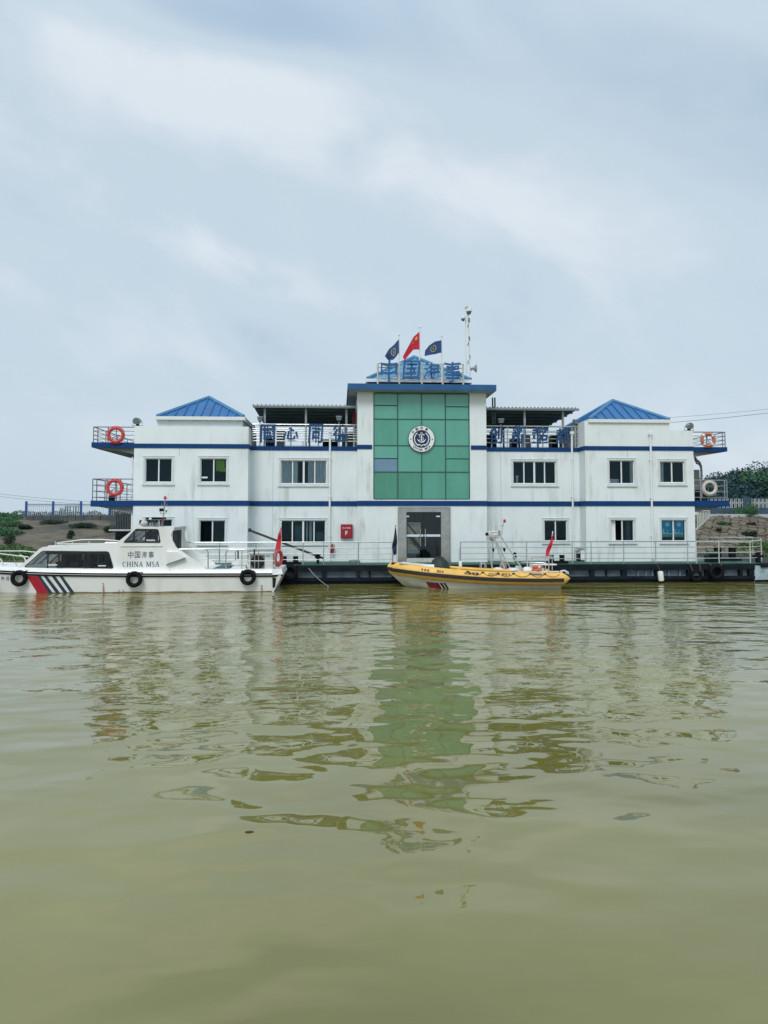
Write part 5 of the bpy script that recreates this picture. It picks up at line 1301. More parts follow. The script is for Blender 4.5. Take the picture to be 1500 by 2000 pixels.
tyre('smaller black tyre half sunk in shade left of the large pontoon tyre', 1360, 1124, YP - .18, .28, 'tyres on the pontoon side', DZ)
tyre('black tyre pressed between the launch stern and the pontoon', 566, 1118, YP - .18, .36, 'tyres on the pontoon side', DZ)
s = MB(); a, b_ = P(603, 1110, YP - .06), P(652, 1142, YP - 1.2); b_.z = -.1
s.path([a.lerp(b_, k / 8) - Vector((0, 0, .12 * 4 * k / 8 * (1 - k / 8))) for k in range(9)], .014, 5)
tag(s.build('mooring_line', galv_m), 'thin grey mooring line running from the pontoon edge into the water', 'rope')

# ------------------------------------------------------------------ launch
Yn = Ywl(300, 1157.5)
def L(px, py, dy=0.0): return P(px, py, Yn + dy)
BW = 3.3; Yc = Yn + BW / 2
launch = thing('patrol_launch', 'white patrol launch with black windows moored at the left of the pontoon', 'boat', (L(300, 1157).x, Yc, 0))
xs_, xt_ = L(531, 1150).x, L(550, 1115).x
xbow = L(-112, 1110, 1.6).x
def sheer(x):
    u = (x - xbow) / (xs_ - xbow); u = max(0, min(1, u)); base = L(400, 1122).z; return base + .30 * (1 - u) ** 4 - .03 * u
def halfb(x, k=1.0):
    u = max(0, (x - xbow) / (xs_ - xbow)); return BW / 2 * min(1, (1 - (1 - min(1, u / .42)) ** 2.3)) ** k
st_ = [xbow + (xs_ - xbow) * (k / 30) ** 1.25 for k in range(31)]
hul = MB(); vs = []; rows = []
for i, x in enumerate(st_):
    u = (x - xbow) / (xs_ - xbow); zs_ = sheer(x); hb = halfb(x); hc = hb * (.94 if u > .3 else .55 + 1.3 * u)
    zc = -.12 + (.55 * max(0, (1 - u / .28)) ** 1.3 if u < .28 else 0)
    zk = -.5 if u > .12 else -.5 + (zs_ + .3) * (1 - u / .12) ** 2
    xo = 0.0
    sec = []
    for (w, z) in ((hb + .02, zs_), (hb * .995, zs_ - .18), ((hb + hc) / 2 + .01, (zs_ + zc) / 2), (hc, zc), (hc * .9, zc - .06), (hc * .45, (zc + zk) / 2), (0.0, zk)): sec.append((w, z))
    full = [(-w, z) for w, z in sec] + [(w, z) for w, z in sec[::-1][1:]]
    rows.append([(x, Yc + w, z) for w, z in full])
nn = len(rows[0]); vs = [v for r_ in rows for v in r_]
fs = [(i * nn + j, i * nn + j + 1, (i + 1) * nn + j + 1, (i + 1) * nn + j) for i in range(30) for j in range(nn - 1)]
fs += [tuple(range(30 * nn, 31 * nn))]
hul.add(vs, fs); hul.smooth = True; hull = hul.build('hull', gel_m, launch)
# transom overhang
zsh = sheer(xs_)
s = MB(); s.prism([(xs_ + .001, zsh - .02), (xs_ + .001, .0), (xs_ + .02, -.1), (xt_ - .03, zsh - .1), (xt_ - .03, zsh - .02)], Yc - BW / 2 + .06, Yc + BW / 2 - .06); s.build('transom', gel2_m, launch)
s = MB(); s.prism([(xs_ + .03, zsh - .12), (xs_ + .03, .16), (xs_ + .13, .2), (xs_ + .16, zsh - .14)], Yc - BW / 2 + .045, Yc - BW / 2 + .0595); s.build('transom_recess', black_m, launch)
# scum line
s = MB()
for i in range(next(k for k in range(31) if st_[k] > L(60, 1157).x), 30):
    a, b_ = st_[i], st_[i + 1]
    ha, hb_ = halfb(a), halfb(b_); wa, wb_ = ha * .95, hb_ * .95
    def hw(x):
        u = (x - xbow) / (xs_ - xbow); hb = halfb(x); hc = hb * (.94 if u > .3 else .55 + 1.3 * u); zs_ = sheer(x); zc = -.12 + (.55 * max(0, (1 - u / .28)) ** 1.3 if u < .28 else 0); zm = (zs_ + zc) / 2; mid = (hb + hc) / 2 + .01
        return lambda z: hc + (mid - hc) * (z - zc) / (zm - zc)
    fa, fb = hw(a), hw(b_); za = .035 + .012 * math.sin(i * 1.7); zb = .035 + .012 * math.sin((i + 1) * 1.7)
    s.add([(a, Yc - fa(-.05) - .004, -.05), (b_, Yc - fb(-.05) - .004, -.05), (b_, Yc - fb(zb) - .004, zb), (a, Yc - fa(za) - .004, za), (a, Yc - fa(-.05), -.05), (b_, Yc - fb(-.05), -.05), (b_, Yc - fb(zb), zb), (a, Yc - fa(za), za)], [(0, 1, 2, 3), (4, 7, 6, 5), (3, 2, 6, 7)])
s.build('waterline_stain', scum_m, launch)
def hullsec(x):
    u = (x - xbow) / (xs_ - xbow); zs_ = sheer(x); hb = halfb(x); hc = hb * (.94 if u > .3 else .55 + 1.3 * u)
    zc = -.12 + (.55 * max(0, (1 - u / .28)) ** 1.3 if u < .28 else 0)
    return [(hb + .02, zs_), (hb * .995, zs_ - .18), ((hb + hc) / 2 + .01, (zs_ + zc) / 2), (hc, zc)]
def hullY(x, z):
    sc = hullsec(x)
    for (wa, za), (wb_, zb) in zip(sc[:-1], sc[1:]):
        if z >= zb: return Yc - (wb_ + (wa - wb_) * (z - zb) / (za - zb))
    return Yc - sc[-1][0]
def hullprint(name, poly, mt, off=.016, sub=8):
    """thin painted shape that follows the hull side; poly: px corners TL TR BR BL"""
    s = MB(); tl, tr_, br, bl = [Vector(q) for q in poly]; g = []
    for sd in (off, -.004):
        for j in range(sub + 1):
            for i in range(3):
                u, v = i / 2, j / sub; q = tl.lerp(tr_, u).lerp(bl.lerp(br, u), v); p = L(q.x, q.y, .05); yy = hullY(p.x, p.z); p = P(q.x, q.y, yy); g.append((p.x, hullY(p.x, p.z) - sd, p.z))
    n = 3 * (sub + 1); fs = []
    for j in range(sub):
        for i in range(2):
            a = j * 3 + i; fs += [(a, a + 1, a + 4, a + 3), (n + a, n + a + 3, n + a + 4, n + a + 1)]
        for a, b_ in ((j * 3, j * 3 + 3), (j * 3 + 2, j * 3 + 5)): fs.append((a, b_, n + b_, n + a))
    fs += [(0, 1, n + 1, n), (1, 2, n + 2, n + 1), (n - 3, n - 2, 2 * n - 2, 2 * n - 3), (n - 2, n - 1, 2 * n - 1, 2 * n - 2)]
    s.add(g, fs); return s.build(name, mt, launch)
stripered = M('hull_red_stripe', (.46, .012, .04), .4, var=.2, vs=4); stripeblue = M('hull_blue_stripe', (.018, .05, .085), .4, var=.2, vs=4)
hullprint('red_stripe', [(52, 1125), (74, 1125), (96, 1159.5), (74, 1159.5)], stripered)
for a, b_, c_, d_ in ((74, 79, 104, 96), (85.3, 92, 118.5, 110.5), (101, 107.5, 133, 125.5), (116, 122, 147, 139)): hullprint('blue_stripe', [(a, 1125), (b_, 1125), (c_, 1159.5), (d_, 1159.5)], stripeblue)
# rub rail and deck cap following the sheer
def sheerpath(dz, dout, n=40, far=False): 
    out = []
    for k in range(n + 1):
        x = xbow - .02 + (xs_ + .02 - xbow) * (k / n) ** 1.3; out.append((x, Yc - (halfb(x) + dout) * (-1 if far else 1), sheer(x) + dz))
    return out
for far in (False, True):
    s = MB(); s.path(sheerpath(-.045, .03, far=far), .035, 8); s.smooth = True; s.build('rub_rail', rubber_m, launch)
    s = MB(); s.path(sheerpath(.045, .03, far=far), .03, 8); s.smooth = True; s.build('rub_rail', rubber_m, launch)
    s = MB(); s.path(sheerpath(.0, .022, far=far), .02, 8); s.smooth = True; s.build('rub_strip', gel2_m, launch)
for far in (False, True):
    s = MB(); s.path([(xs_ + .02, Yc + (BW / 2 + .03) * (1 if far else -1), zsh - .04), (xt_ + .02, Yc + (BW / 2 - .2) * (1 if far else -1), zsh - .035)], .04, 8); s.build('rub_rail', rubber_m, launch)
def capz(x): return sheer(x) + .07
s = MB(); n = 40
pr = []
for k in range(n + 1):
    x = xbow + .02 + (xs_ - xbow) * (k / n) ** 1.3; x = min(x, xs_); pr.append(x)
vs = []; 
for x in pr:
    hb = halfb(x); z0 = sheer(x) + .07; z1 = L(350, 1113).z + (sheer(x) - sheer(xs_)) 
    for w, z in ((hb + .01, z0 - .03), (hb - .0, z0), (max(0, hb - .12), z1), (0, z1 + .02)): vs.append((x, Yc - w, z))
    for w, z in ((max(0, hb - .12), z1), (hb, z0), (hb + .01, z0 - .03)): vs.append((x, Yc + w, z))
fs = [(i * 7 + j, i * 7 + j + 1, (i + 1) * 7 + j + 1, (i + 1) * 7 + j) for i in range(n) for j in range(6)]
s.add(vs, fs); s.smooth = True; s.build('deck', gel_m, launch)
zdk = L(350, 1113).z
s = MB(); s.add([(xs_, Yc - BW / 2, zsh - .02), (xt_ + .03, Yc - BW / 2 + .25, zsh - .0), (xt_ + .03, Yc + BW / 2 - .25, zsh), (xs_, Yc + BW / 2, zsh - .02), (xs_, Yc - BW / 2 + .1, zdk), (xt_ - .02, Yc - BW / 2 + .35, zdk + .0), (xt_ - .02, Yc + BW / 2 - .35, zdk), (xs_, Yc + BW / 2 - .1, zdk)],
        [(0, 1, 5, 4), (1, 2, 6, 5), (2, 3, 7, 6), (4, 5, 6, 7), (0, 3, 2, 1), (0, 4, 7, 3)]); s.build('stern_platform', gel_m, launch)

def plate(outer, holes, y0, y1, mt, name, parent):
    bm = bmesh.new(); edges = []
    for loop in [outer] + holes:
        vv = [bm.verts.new((x, 0, z)) for x, z in loop]
        for k in range(len(vv)): edges.append(bm.edges.new((vv[k], vv[(k + 1) % len(vv)])))
    bmesh.ops.triangle_fill(bm, use_beauty=True, use_dissolve=False, edges=edges, normal=(0, -1, 0))
    base = MB(); vl = list(bm.verts); ix = {v: i for i, v in enumerate(vl)}
    tri = [tuple(ix[v] for v in f.verts) for f in bm.faces]; n = len(vl)
    base.add([(v.co.x, y0, v.co.z) for v in vl] + [(v.co.x, y1, v.co.z) for v in vl], tri + [tuple(k + n for k in f[::-1]) for f in tri] + [(ix[e_.verts[0]], ix[e_.verts[1]], ix[e_.verts[1]] + n, ix[e_.verts[0]] + n) for e_ in bm.edges if len(e_.link_faces) == 1])
    bm.free(); return base.build(name, mt, parent)
def rounded(poly, r, n=4):
    out = []
    for i, p in enumerate(poly):
        p = Vector(p); a = Vector(poly[i - 1]); b_ = Vector(poly[(i + 1) % len(poly)])
        d1 = (a - p); d2 = (b_ - p); rr_ = min(r, d1.length * .45, d2.length * .45); s0, s1 = p + d1.normalized() * rr_, p + d2.normalized() * rr_
        for k in range(n + 1):
            f = k / n; out.append(tuple(s0 * (1 - f) ** 2 + p * 2 * f * (1 - f) + s1 * f * f))
    return out
CD = .28
def LL(px, py): p = L(px, py, CD); return (p.x, p.z)
outer = [LL(*q) for q in ((26, 1117), (78, 1071), (84, 1068.5), (222, 1063), (228, 1060), (264, 1031.5), (270, 1029.5), (339, 1029), (340.5, 1031), (334, 1044), (337, 1056), (344, 1069), (398, 1106), (402, 1114), (402, 1119), (26, 1119))]
w1 = rounded([LL(*q) for q in ((46, 1108), (82.5, 1075.5), (213, 1077), (222.5, 1110.5))], .10)
w2 = rounded([LL(*q) for q in ((240, 1060), (265.5, 1032.5), (309.5, 1033.2), (314, 1060.5))], .08)
ynear, yfar = Yn + CD, Yn + BW - CD
plate(outer, [w1, w2], ynear, ynear + .08, gel_m, 'cabin_side', launch)
plate(outer, [w1, w2], yfar - .08, yfar, gel_m, 'cabin_side', launch)
def strip(pxs, name, mt, th=.05, ins=.081):
    pts = [LL(*q) for q in pxs]; s = MB()
    for (xa, za), (xb_, zb) in zip(pts[:-1], pts[1:]):
        d = Vector((xb_ - xa, zb - za)).normalized(); n_ = Vector((d.y, -d.x)) * th
        s.prism([(xa, za), (xb_, zb), (xb_ + n_.x, zb + n_.y), (xa + n_.x, za + n_.y)], ynear + ins, yfar - ins)
    return s.build(name, mt, launch)
strip([(26, 1117), (38, 1106.5)], 'windscreen_sill', gel_m); strip([(72, 1076.5), (78, 1071), (84, 1068.5), (222, 1063), (228, 1060)], 'cabin_roof', gel_m)
strip([(38, 1106.5), (72, 1076.5)], 'windscreen', boatglass_m, .02); strip([(234, 1055.5), (259, 1035.5)], 'windscreen', boatglass_m, .02); strip([(228, 1060), (234, 1055.5)], 'windscreen_sill', gel_m)
strip([(259, 1035.5), (264, 1031.5), (270, 1029.5), (339, 1029)], 'wheelhouse_roof', gel_m)
for q in (.33, .66):
    s = MB(); y = ynear + (yfar - ynear) * q; a, b_ = LL(38, 1106.5), LL(72, 1076.5); s.path([(a[0], y, a[1]), (b_[0], y, b_[1])], .04, 6); a, b_ = LL(234, 1055.5), LL(259, 1035.5); s.path([(a[0], y, a[1]), (b_[0], y, b_[1])], .03, 6); s.build('windscreen_post', gel_m, launch)
# rear bulkhead with dark door and window
xr = LL(336, 1060)[0]; zr1 = LL(336, 1031)[1]
s = MB(); s.box(xr - .05, xr, ynear + .09, yfar - .09, zdk, zr1); s.build('rear_bulkhead', gel2_m, launch)
xr2 = LL(352, 1075)[0]
for a, b_ in ((.15, .95), (1.1, 1.75)):
    s = MB(); s.box(xr + .001, xr + .03, ynear + a, ynear + b_, zdk + (.1 if a < .5 else .7), zr1 - .12); s.build('rear_window', black_m, launch)
s = MB(); s.box(LL(200, 1114)[0], xr - .06, ynear + .09, yfar - .09, zdk - .02, zdk + .02); s.build('cabin_floor', hull_m, launch)
seatm = M('dark_seat', (.03, .035, .04), .7)
for px in (110, 135, 165, 190):
    s = MB(); x = LL(px, 1100)[0]; s.box(x - .2, x + .2, ynear + .5, ynear + 1.0, zdk - .1, zdk + .3); s.box(x + .14, x + .2, ynear + .5, ynear + 1.0, zdk + .3, zdk + .62); s.box(x - .2, x + .2, yfar - 1.0, yfar - .5, zdk - .1, zdk + .3); s.box(x + .14, x + .2, yfar - 1.0, yfar - .5, zdk + .3, zdk + .62); s.build('seat', seatm, launch)
s = MB(); x = LL(262, 1070)[0]; s.box(x - .35, x + .15, ynear + .4, yfar - .4, LL(1, 1063)[1] - .1, LL(1, 1063)[1] + .02); s.build('dashboard', seatm, launch)
# glazing with black surround, mullions, pale sills
blackout = M('black_window_surround', (.010, .014, .018), .2)
def insetpoly(pl, d):
    c = Vector((sum(p[0] for p in pl) / len(pl), sum(p[1] for p in pl) / len(pl))); out = []
    for p in pl:
        v = Vector(p) - c; out.append(tuple(c + v * (1 - d / v.length)))
    return out
for wp, muls, shade, slots, opens in ((w1, (93.5, 115, 121, 166, 172, 192), [(118, 24), (169, 20)], ((94, 1103.5, 112), (192, 1105, 207)), ()), (w2, (261, 284), [(286, 6)], ((286, 1055, 303),), ())):
    for side, (yA, yB) in enumerate(((ynear - .012, ynear - .002), (yfar + .002, yfar + .012))):
        inn = insetpoly(wp, .055 if wp is w1 else .05)
        ring_ = plate(wp, [inn], yA, yB, blackout, 'window_surround', launch)
        s = MB(); s.prism(inn, (yA + yB) / 2 - .002, (yA + yB) / 2 + .002); s.build('window_pane', boatglass_m, launch)
        zlo, zhi = min(p[1] for p in inn), max(p[1] for p in inn)
        for mx_ in muls:
            x = LL(mx_, 1090)[0]; 
            xs0 = [p for p in inn]; top = zhi - .0
            # limit the bar to the sloping front edge
            def ztop(x):
                best = zlo
                for k in range(len(inn)):
                    (xa, za), (xb_, zb) = inn[k - 1], inn[k]
                    if (xa - x) * (xb_ - x) <= 0 and abs(xb_ - xa) > 1e-6: best = max(best, za + (zb - za) * (x - xa) / (xb_ - xa))
                return best
            s = MB(); s.box(x - .03, x + .03, yA + .001, yB - .001 if side else yB + .02, zlo, ztop(x)); s.build('window_bar', blackout, launch)
        if side == 0:
            s = MB(); zz_ = zhi - (.13 if wp is w1 else .06)
            xa_ = LL(90 if wp is w1 else 262, 1080)[0]; xb__ = LL(209 if wp is w1 else 308, 1080)[0]
            s.box(xa_, xb__, yA + .002, yB + .015, zz_, zhi - .01); s.build('window_bar', blackout, launch)
            for px, py, px2 in slots:
                a, b_ = LL(px, py), LL(px2, py); s = MB(); s.box(a[0], b_[0], yA - .012, yA - .001, a[1] - .02, a[1] + .02); s.build('window_latch', white_m, launch)
    # bulkhead panels inside darken the panes between the mullions
for px0, px1 in ((117, 123), (168, 174)):
    a, b_ = LL(px0, 1100), LL(px1, 1100); s = MB(); s.box(a[0], b_[0], ynear + .3, yfar - .3, zdk, LL(1, 1077)[1]); s.build('interior_frame', seatm, launch)
s = MB(); a, b_ = LL(124, 1100), LL(213, 1076); s.box(a[0], b_[0], yfar - .13, yfar - .09, zdk + .0, b_[1]); s.build('interior_panel', M('grey_lining', (.22, .23, .21), .8), launch)
s = MB(); a, b_ = LL(287, 1060), LL(312, 1034); s.box(a[0], b_[0], yfar - .13, yfar - .09, a[1], b_[1]); s.build('interior_panel', seatm, launch)
# ledge, vent scoop, lettering
s = MB(); a, b_ = LL(236, 1066.8), LL(317.5, 1067.3); s.box(a[0], b_[0], ynear - .03, ynear - .001, a[1] - .015, a[1] + .015); s.build('side_ledge', gel2_m, launch)
q = [L(*v, CD - .13) for v in ((326.5, 1078), (347, 1078), (360.5, 1089), (325.5, 1102))]; qb = [L(*v, CD - .001) for v in ((324.5, 1076), (349, 1076), (363, 1089.5), (323.5, 1104.5))]
s = MB(); s.add(q + qb, [(0, 1, 2, 3), (0, 4, 5, 1), (1, 5, 6, 2), (2, 6, 7, 3), (3, 7, 4, 0)]); s.build('air_scoop', gel_m, launch)
s = MB(); q2 = [L(*v, CD - .14) for v in ((326.5, 1101), (359.5, 1089.8), (361.5, 1091.5), (326.5, 1103.6))]; s.add(q2 + [v + Vector((0, .08, 0)) for v in q2], [(0, 1, 2, 3), (4, 7, 6, 5), (0, 4, 5, 1), (1, 5, 6, 2), (2, 6, 7, 3), (3, 7, 4, 0)]); s.build('scoop_vent', darkrail_m, launch)
ychr = ynear - .002
xa = [LL(249, 1083)[0], LL(302, 1083)[0]]; zz_ = [LL(270, 1090)[1], LL(270, 1077)[1]]
for i, ch in enumerate('中国海事'):
    w_ = (xa[1] - xa[0]) / 4; textmb(ch, xa[0] + w_ * (i + .08), xa[0] + w_ * (i + .88), zz_[0], zz_[1], ychr - .003, .006, .005).build('lettering', inkgrey_m, launch)
s = MB(); serif(s, 'CHINA MSA', LL(239.5, 1102)[0], LL(311, 1102)[0], LL(270, 1107)[1], LL(270, 1097)[1], ychr, .007); s.build('lettering', inkgrey_m, launch)
for i, ch in enumerate('海巡'):
    a, b_ = L(-1 + i * 11, 1134, .25), L(7 + i * 11, 1126, .25); mb = textmb(ch, a.x, b_.x, a.z, b_.z, 0, .004, .005)
    mb.xf(lambda p: (p.x, hullY(p.x, p.z) - .006 + p.y, p.z)); mb.build('lettering', inkgrey_m, launch)
draft = M('faded_red_marks', (.45, .20, .14), .6, var=.4, vs=9)
for px, py0, py1, mt in ((202.5, 1139, 1158, draft), (512, 1143, 1153, scum_m)):
    s = MB(); a = L(px, py0, .03); b_ = L(px, py1, .03)
    def bx_(x0, x1, z0, z1): 
        s.box(x0, x1, min(hullY(x0, z0), hullY(x0, z1)) - .006, max(hullY(x0, z0), hullY(x0, z1)) + .004, z0, z1)
    bx_(a.x - .012, a.x + .012, .02, a.z)
    for k in range(4): bx_(a.x - .07, a.x - .013, a.z - .02 - k * (a.z - .04) / 4, a.z - k * (a.z - .04) / 4)
    s.build('draft_mark', mt, launch)
s = MB(); a = L(236, 1157, .03); arcs(s, a.x, .035, .10, 0, 180, .012, hullY(a.x, .06) - .003, .006, 12); s.build('load_mark', inkgrey_m, launch)
# bow and roof rails
tubem = M('white_tube', (.72, .72, .68), .35, var=.1, vs=6)
for far in (0, 1):
    yy = .2 if not far else BW - .2
    p = [L(56, 1088, CD + .1), L(0, 1081.5, .45), L(-25, 1079, 1.0), L(-34, 1078, 1.6)]
    if far: p = [Vector((v.x, 2 * Yc - v.y, v.z)) for v in p]
    s = MB(); s.path(p, .024, 8); s.smooth = True; s.build('bow_rail', tubem, launch)
    p = [L(-6, 1090, .5), L(1, 1092.5, .5), L(5, 1098, .5), L(8, 1114, .5)]
    if far: p = [Vector((v.x, 2 * Yc - v.y, v.z)) for v in p]
    s = MB(); s.path(p, .03, 8); s.smooth = True; s.build('bow_rail', tubem, launch)
    if not far: s = MB(); s.tube(L(25, 1085, .5), L(33, 1106, .5), .014, 6); s.build('rail_post', galv_m, launch)
s = MB(); s.lathe(L(12, 1112, 1.2), [(.1, 0), (.1, .12), (.16, .14), (.05, .2)], n=12); s.build('bow_cleat', galv_m, launch)
s = MB(); s.cbox(L(20, 1112, .8), (.3, .5, .09)); s.build('anchor_chock', galv_m, launch)
p = [L(232, 1056.5, .9), L(200, 1053.5, .9), L(160, 1054, .9), L(125, 1058.5, .9), L(111, 1060.5, .95), L(112, 1062.5, .6), L(124, 1062.2, .45), L(228, 1061.8, .42)]
s = MB(); s.path(p, .022, 8); s.smooth = True; s.build('roof_rail', tubem, launch)
p = [L(94, 1066.5, .5), L(140, 1064, .5), L(190, 1062, .5)]
s = MB(); s.path(p, .018, 8); s.build('roof_rail', tubem, launch)
for a in (98, 131, 164, 200):
    s = MB(); s.tube(L(a, 1065, .5), L(a, 1069, .5), .015, 6); s.tube(L(a + 10, 1057, .9), L(a + 10, 1066, .9), .012, 6); s.build('rail_post', tubem, launch)
# wheelhouse roof gear
Yg = 1.2
def G(px, py, dy=Yg): return L(px, py, dy)
s = MB(); s.tube(G(317.5, 1028), G(322.3, 976), .022, 8); s.tube(G(303, 1018), G(303, 1030), .02, 6); s.tube(G(290.5, 1030), G(296, 1017), .02, 6); mast = s.build('mast', galv_m, launch)
s = MB(); s.lathe(G(322.5, 975.5), [(.05, 0), (.06, .03), (.06, .10), (.03, .15)], n=12); s.smooth = True; s.build('beacon', redlamp_m, mast)
s = MB(); s.path([G(315, 983), G(316, 987), G(320, 989), G(325, 988), G(327, 983)], .012, 6); s.path([G(312.5, 999), G(314, 1003), G(319, 1004), G(324, 1002.5), G(325, 999)], .014, 6); s.build('bracket', galv_m, mast)
s = MB(); s.cbox(G(315.5, 995.8), (.15, .16, .13)); s.cbox(G(313.5, 983), (.05, .06, .1)); s.cbox(G(328, 983), (.04, .05, .09)); s.build('camera', black_m, mast)
s = MB(); s.lathe(G(324.8, 1000.5), [(.01, 0), (.05, .08)], n=10); s.build('horn', black_m, mast)
s = MB(); s.cbox(G(305, 1012.6), (.66, .9, .085)); s.build('light_bar', black_m, launch)
s = MB(); s.cbox(G(293.5, 1012.8, .72), (.1, .04, .075)); s.build('light_bar_lens', white_m, launch)
s = MB(); s.cbox(G(318, 1015, .75), (.09, .06, .09)); s.build('light_bar_lens', red_m, launch)
s = MB(); s.lathe(G(281, 1021.5), [(.08, -.20), (.095, -.1), (.095, .10), (.06, .16)], 'X', 16); s.smooth = True; s.build('searchlight', cream_m, launch)
s = MB(); s.lathe(G(274.5, 1020), [(.10, -.03), (.10, .04)], 'X', 14); s.build('searchlight_rim', black_m, launch)
s = MB(); s.tube(G(281, 1023), G(281, 1030), .05, 8); s.tube(G(275, 1026), G(289, 1026), .03, 6); s.build('searchlight_base', galv_m, launch)
for a in (293.5, 298, 308, 315):
    s = MB(); s.path([G(a, 1030, .9), G(a, 1020, .9), G(a + 3, 1017.5, 1.0)], .018, 6); s.build('gear_leg', galv_m, launch)
s = MB(); s.cbox(G(297, 1024), (.2, .3, .14)); s.cbox(G(306, 1025), (.14, .25, .16)); s.build('horn_box', galv_m, launch)
s = MB(); s.tube(G(301, 1017), G(301, 1006), .006, 5); s.tube(G(326.5, 980), G(329, 963), .006, 5); s.build('antenna', galv_m, launch)
# aft deck rails, hoops
def hoop(pxs, dy, r=.026, name='deck_hoop'):
    s = MB(); s.path([L(a, b_, dy) for a, b_ in pxs], r, 8); s.smooth = True; return s.build(name, steel_m, launch)
for dy in (.3, BW - .35):
    hoop([(350, 1072.5), (398, 1072.5), (404, 1074), (406.5, 1078), (406.5, 1114)] if dy < 1 else [(370, 1072), (424, 1072), (428, 1075), (429, 1110)], dy)
    hoop([(441, 1114), (441, 1080), (444, 1075), (450, 1073.5), (470, 1073.5), (537, 1075.5), (537, 1113)] if dy < 1 else [(460, 1112), (460, 1078), (466, 1074), (548, 1074), (550, 1109)], dy)
for a, b_ in (((388, 1092), (406, 1092)), ((441, 1095.5), (537, 1095.5))):
    s = MB(); s.tube(L(a[0], a[1], .3), L(b_[0], b_[1], .3), .018, 6); s.build('deck_rail', tubem, launch)
for px in (472.5, 497.5, 505):
    s = MB(); s.tube(L(px, 1074, .3), L(px, 1113, .3), .017, 6); s.build('rail_post', steel_m, launch)
s = MB(); s.tube(L(465, 1076, .35), L(465, 1092, .35), .03, 6); s.tube(L(497, 1073, .25), L(496, 1084, .25), .025, 6); s.tube(L(430, 1110, 1), L(452, 1110, 1), .1, 6); s.build('boat_hook', black_m, launch)
s = MB(); a, b_ = L(412, 1113, .6), L(452, 1113, .6); s.prism([(a.x, zdk - .01), (a.x + .25, zdk + .07), (b_.x - .2, zdk + .07), (b_.x, zdk - .01)], Yn + .5, Yn + 2.4); s.build('engine_hatch', M('blue_grey_hatch', (.07, .13, .16), .6), launch)
# cool box
t = thing('cool_box', 'white lidded box on the aft deck of the launch', 'cool box', tuple(L(468, 1113, .9)))
a, b_ = L(456, 1113, .6), L(480, 1100, .6); s = MB(); s.box(a.x, b_.x, Yn + .6, Yn + 1.1, a.z, b_.z); s.build('body', white_m, t)
s = MB(); a2, b2 = L(452, 1103, .55), L(484, 1097, .55); s.prism([(a2.x, a2.z), (b2.x, a2.z), (b2.x - .03, a2.z + .09), (b2.x - .08, b2.z), (a2.x + .1, b2.z), (a2.x + .02, a2.z + .08)], Yn + .54, Yn + 1.16); s.build('lid', white_m, t)
# outdoor air conditioner on the stern
a, b_ = L(485.5, 1114, .5), L(533, 1081, .5)
t = thing('air_conditioner', 'white outdoor air conditioning unit with round fan grille on the launch stern', 'air conditioner', (a.x, Yn + .5, a.z))
s = MB(); s.box(a.x, b_.x, Yn + .5, Yn + .88, a.z, b_.z); s.build('case', M('aged_white_case', (.68, .69, .64), .5, var=.15, vs=3), t)
s = MB(); s.box(a.x - .02, b_.x + .02, Yn + .48, Yn + .9, b_.z + .001, b_.z + .035); s.build('top_cover', white_m, t)
ga, gb = L(488.5, 1111.5, .48), L(517, 1084, .48); s = MB(); s.box(ga.x, gb.x, Yn + .488, Yn + .499, ga.z, gb.z); g_ = s.build('grille', M('grey_grille', (.17, .17, .15), .6, var=.3, vs=8), t)
s = MB(); c = L(503, 1097.8, .48); rr_ = (gb.x - ga.x) * .47; s.lathe((c.x, Yn + .480, c.z), [(rr_, 0), (rr_, .007)], 'Y', 28); s.build('fan', black_m, g_)
s = MB()
for q in range(1, 6): s.torus((c.x, Yn + .474, c.z), rr_ * q / 6, .006, 'Y', 24, 5)
for q in range(8): s.tube((c.x, Yn + .474, c.z), (c.x + math.cos(q * .785) * rr_, Yn + .474, c.z + math.sin(q * .785) * rr_), .006, 5)
s.build('fan_guard', M('dark_guard', (.05, .05, .05), .6), g_)
s = MB(); la, lb = L(519.5, 1088, .48), L(527, 1084, .48); s.box(la.x, lb.x, Yn + .492, Yn + .499, la.z, lb.z); s.build('sticker', M('light_blue_label', (.16, .42, .62), .5), t)
# stern flag and ring
flagpole('ensign_staff', 'drooping red flag with yellow stars on the staff at the launch stern', 549, 1021, 1110, Yn + 1.2, .02, [(550, 1029), (549.6, 1040), (549.4, 1052), (548, 1074)], [(549.5, 1029.5), (544, 1042), (541, 1055), (537.5, 1075)], flagred_m, None, amp=.05, waves=1.6, group='boat ensigns', polemat=white_m, poledir=550)
s = MB()
for cx, cz, q in ((547.5, 1038, .055), (545.6, 1044, .02), (546.3, 1048.5, .02)):
    c = L(cx, cz, 1.2 - .07); s.prism([(c.x + a * q * .5, c.z + b_ * q * (2.3 if q > .03 else 1.4)) for a, b_ in starpts()], c.y - .005, c.y)
tag(s.build('flag_star', yellow_m, None), 'yellow stars folded into the drooping red flag at the launch stern', 'star'); so = bpy.data.objects['flag_star']
c = L(543.5, 1090, .75)
t = thing('life_ring', 'red life ring seen nearly edge on at the launch stern under the flag', 'life ring', tuple(c))
rt = Matrix.Rotation(R(66), 3, 'Z')
ringred = M('bright_red_ring', (.62, .06, .06), .5, var=.2, vs=6)
s = MB(); s.torus((0, 0, 0), .29, .075, 'Y', 32, 12); s.xf(lambda p: rt @ p + c); s.smooth = True; s.build('ring', ringred, t)
s = MB(); s.torus((0, .0, 0), .375, .012, 'Y', 28, 6); s.xf(lambda p: rt @ p + c); s.build('grab_rope', galv_m, t)
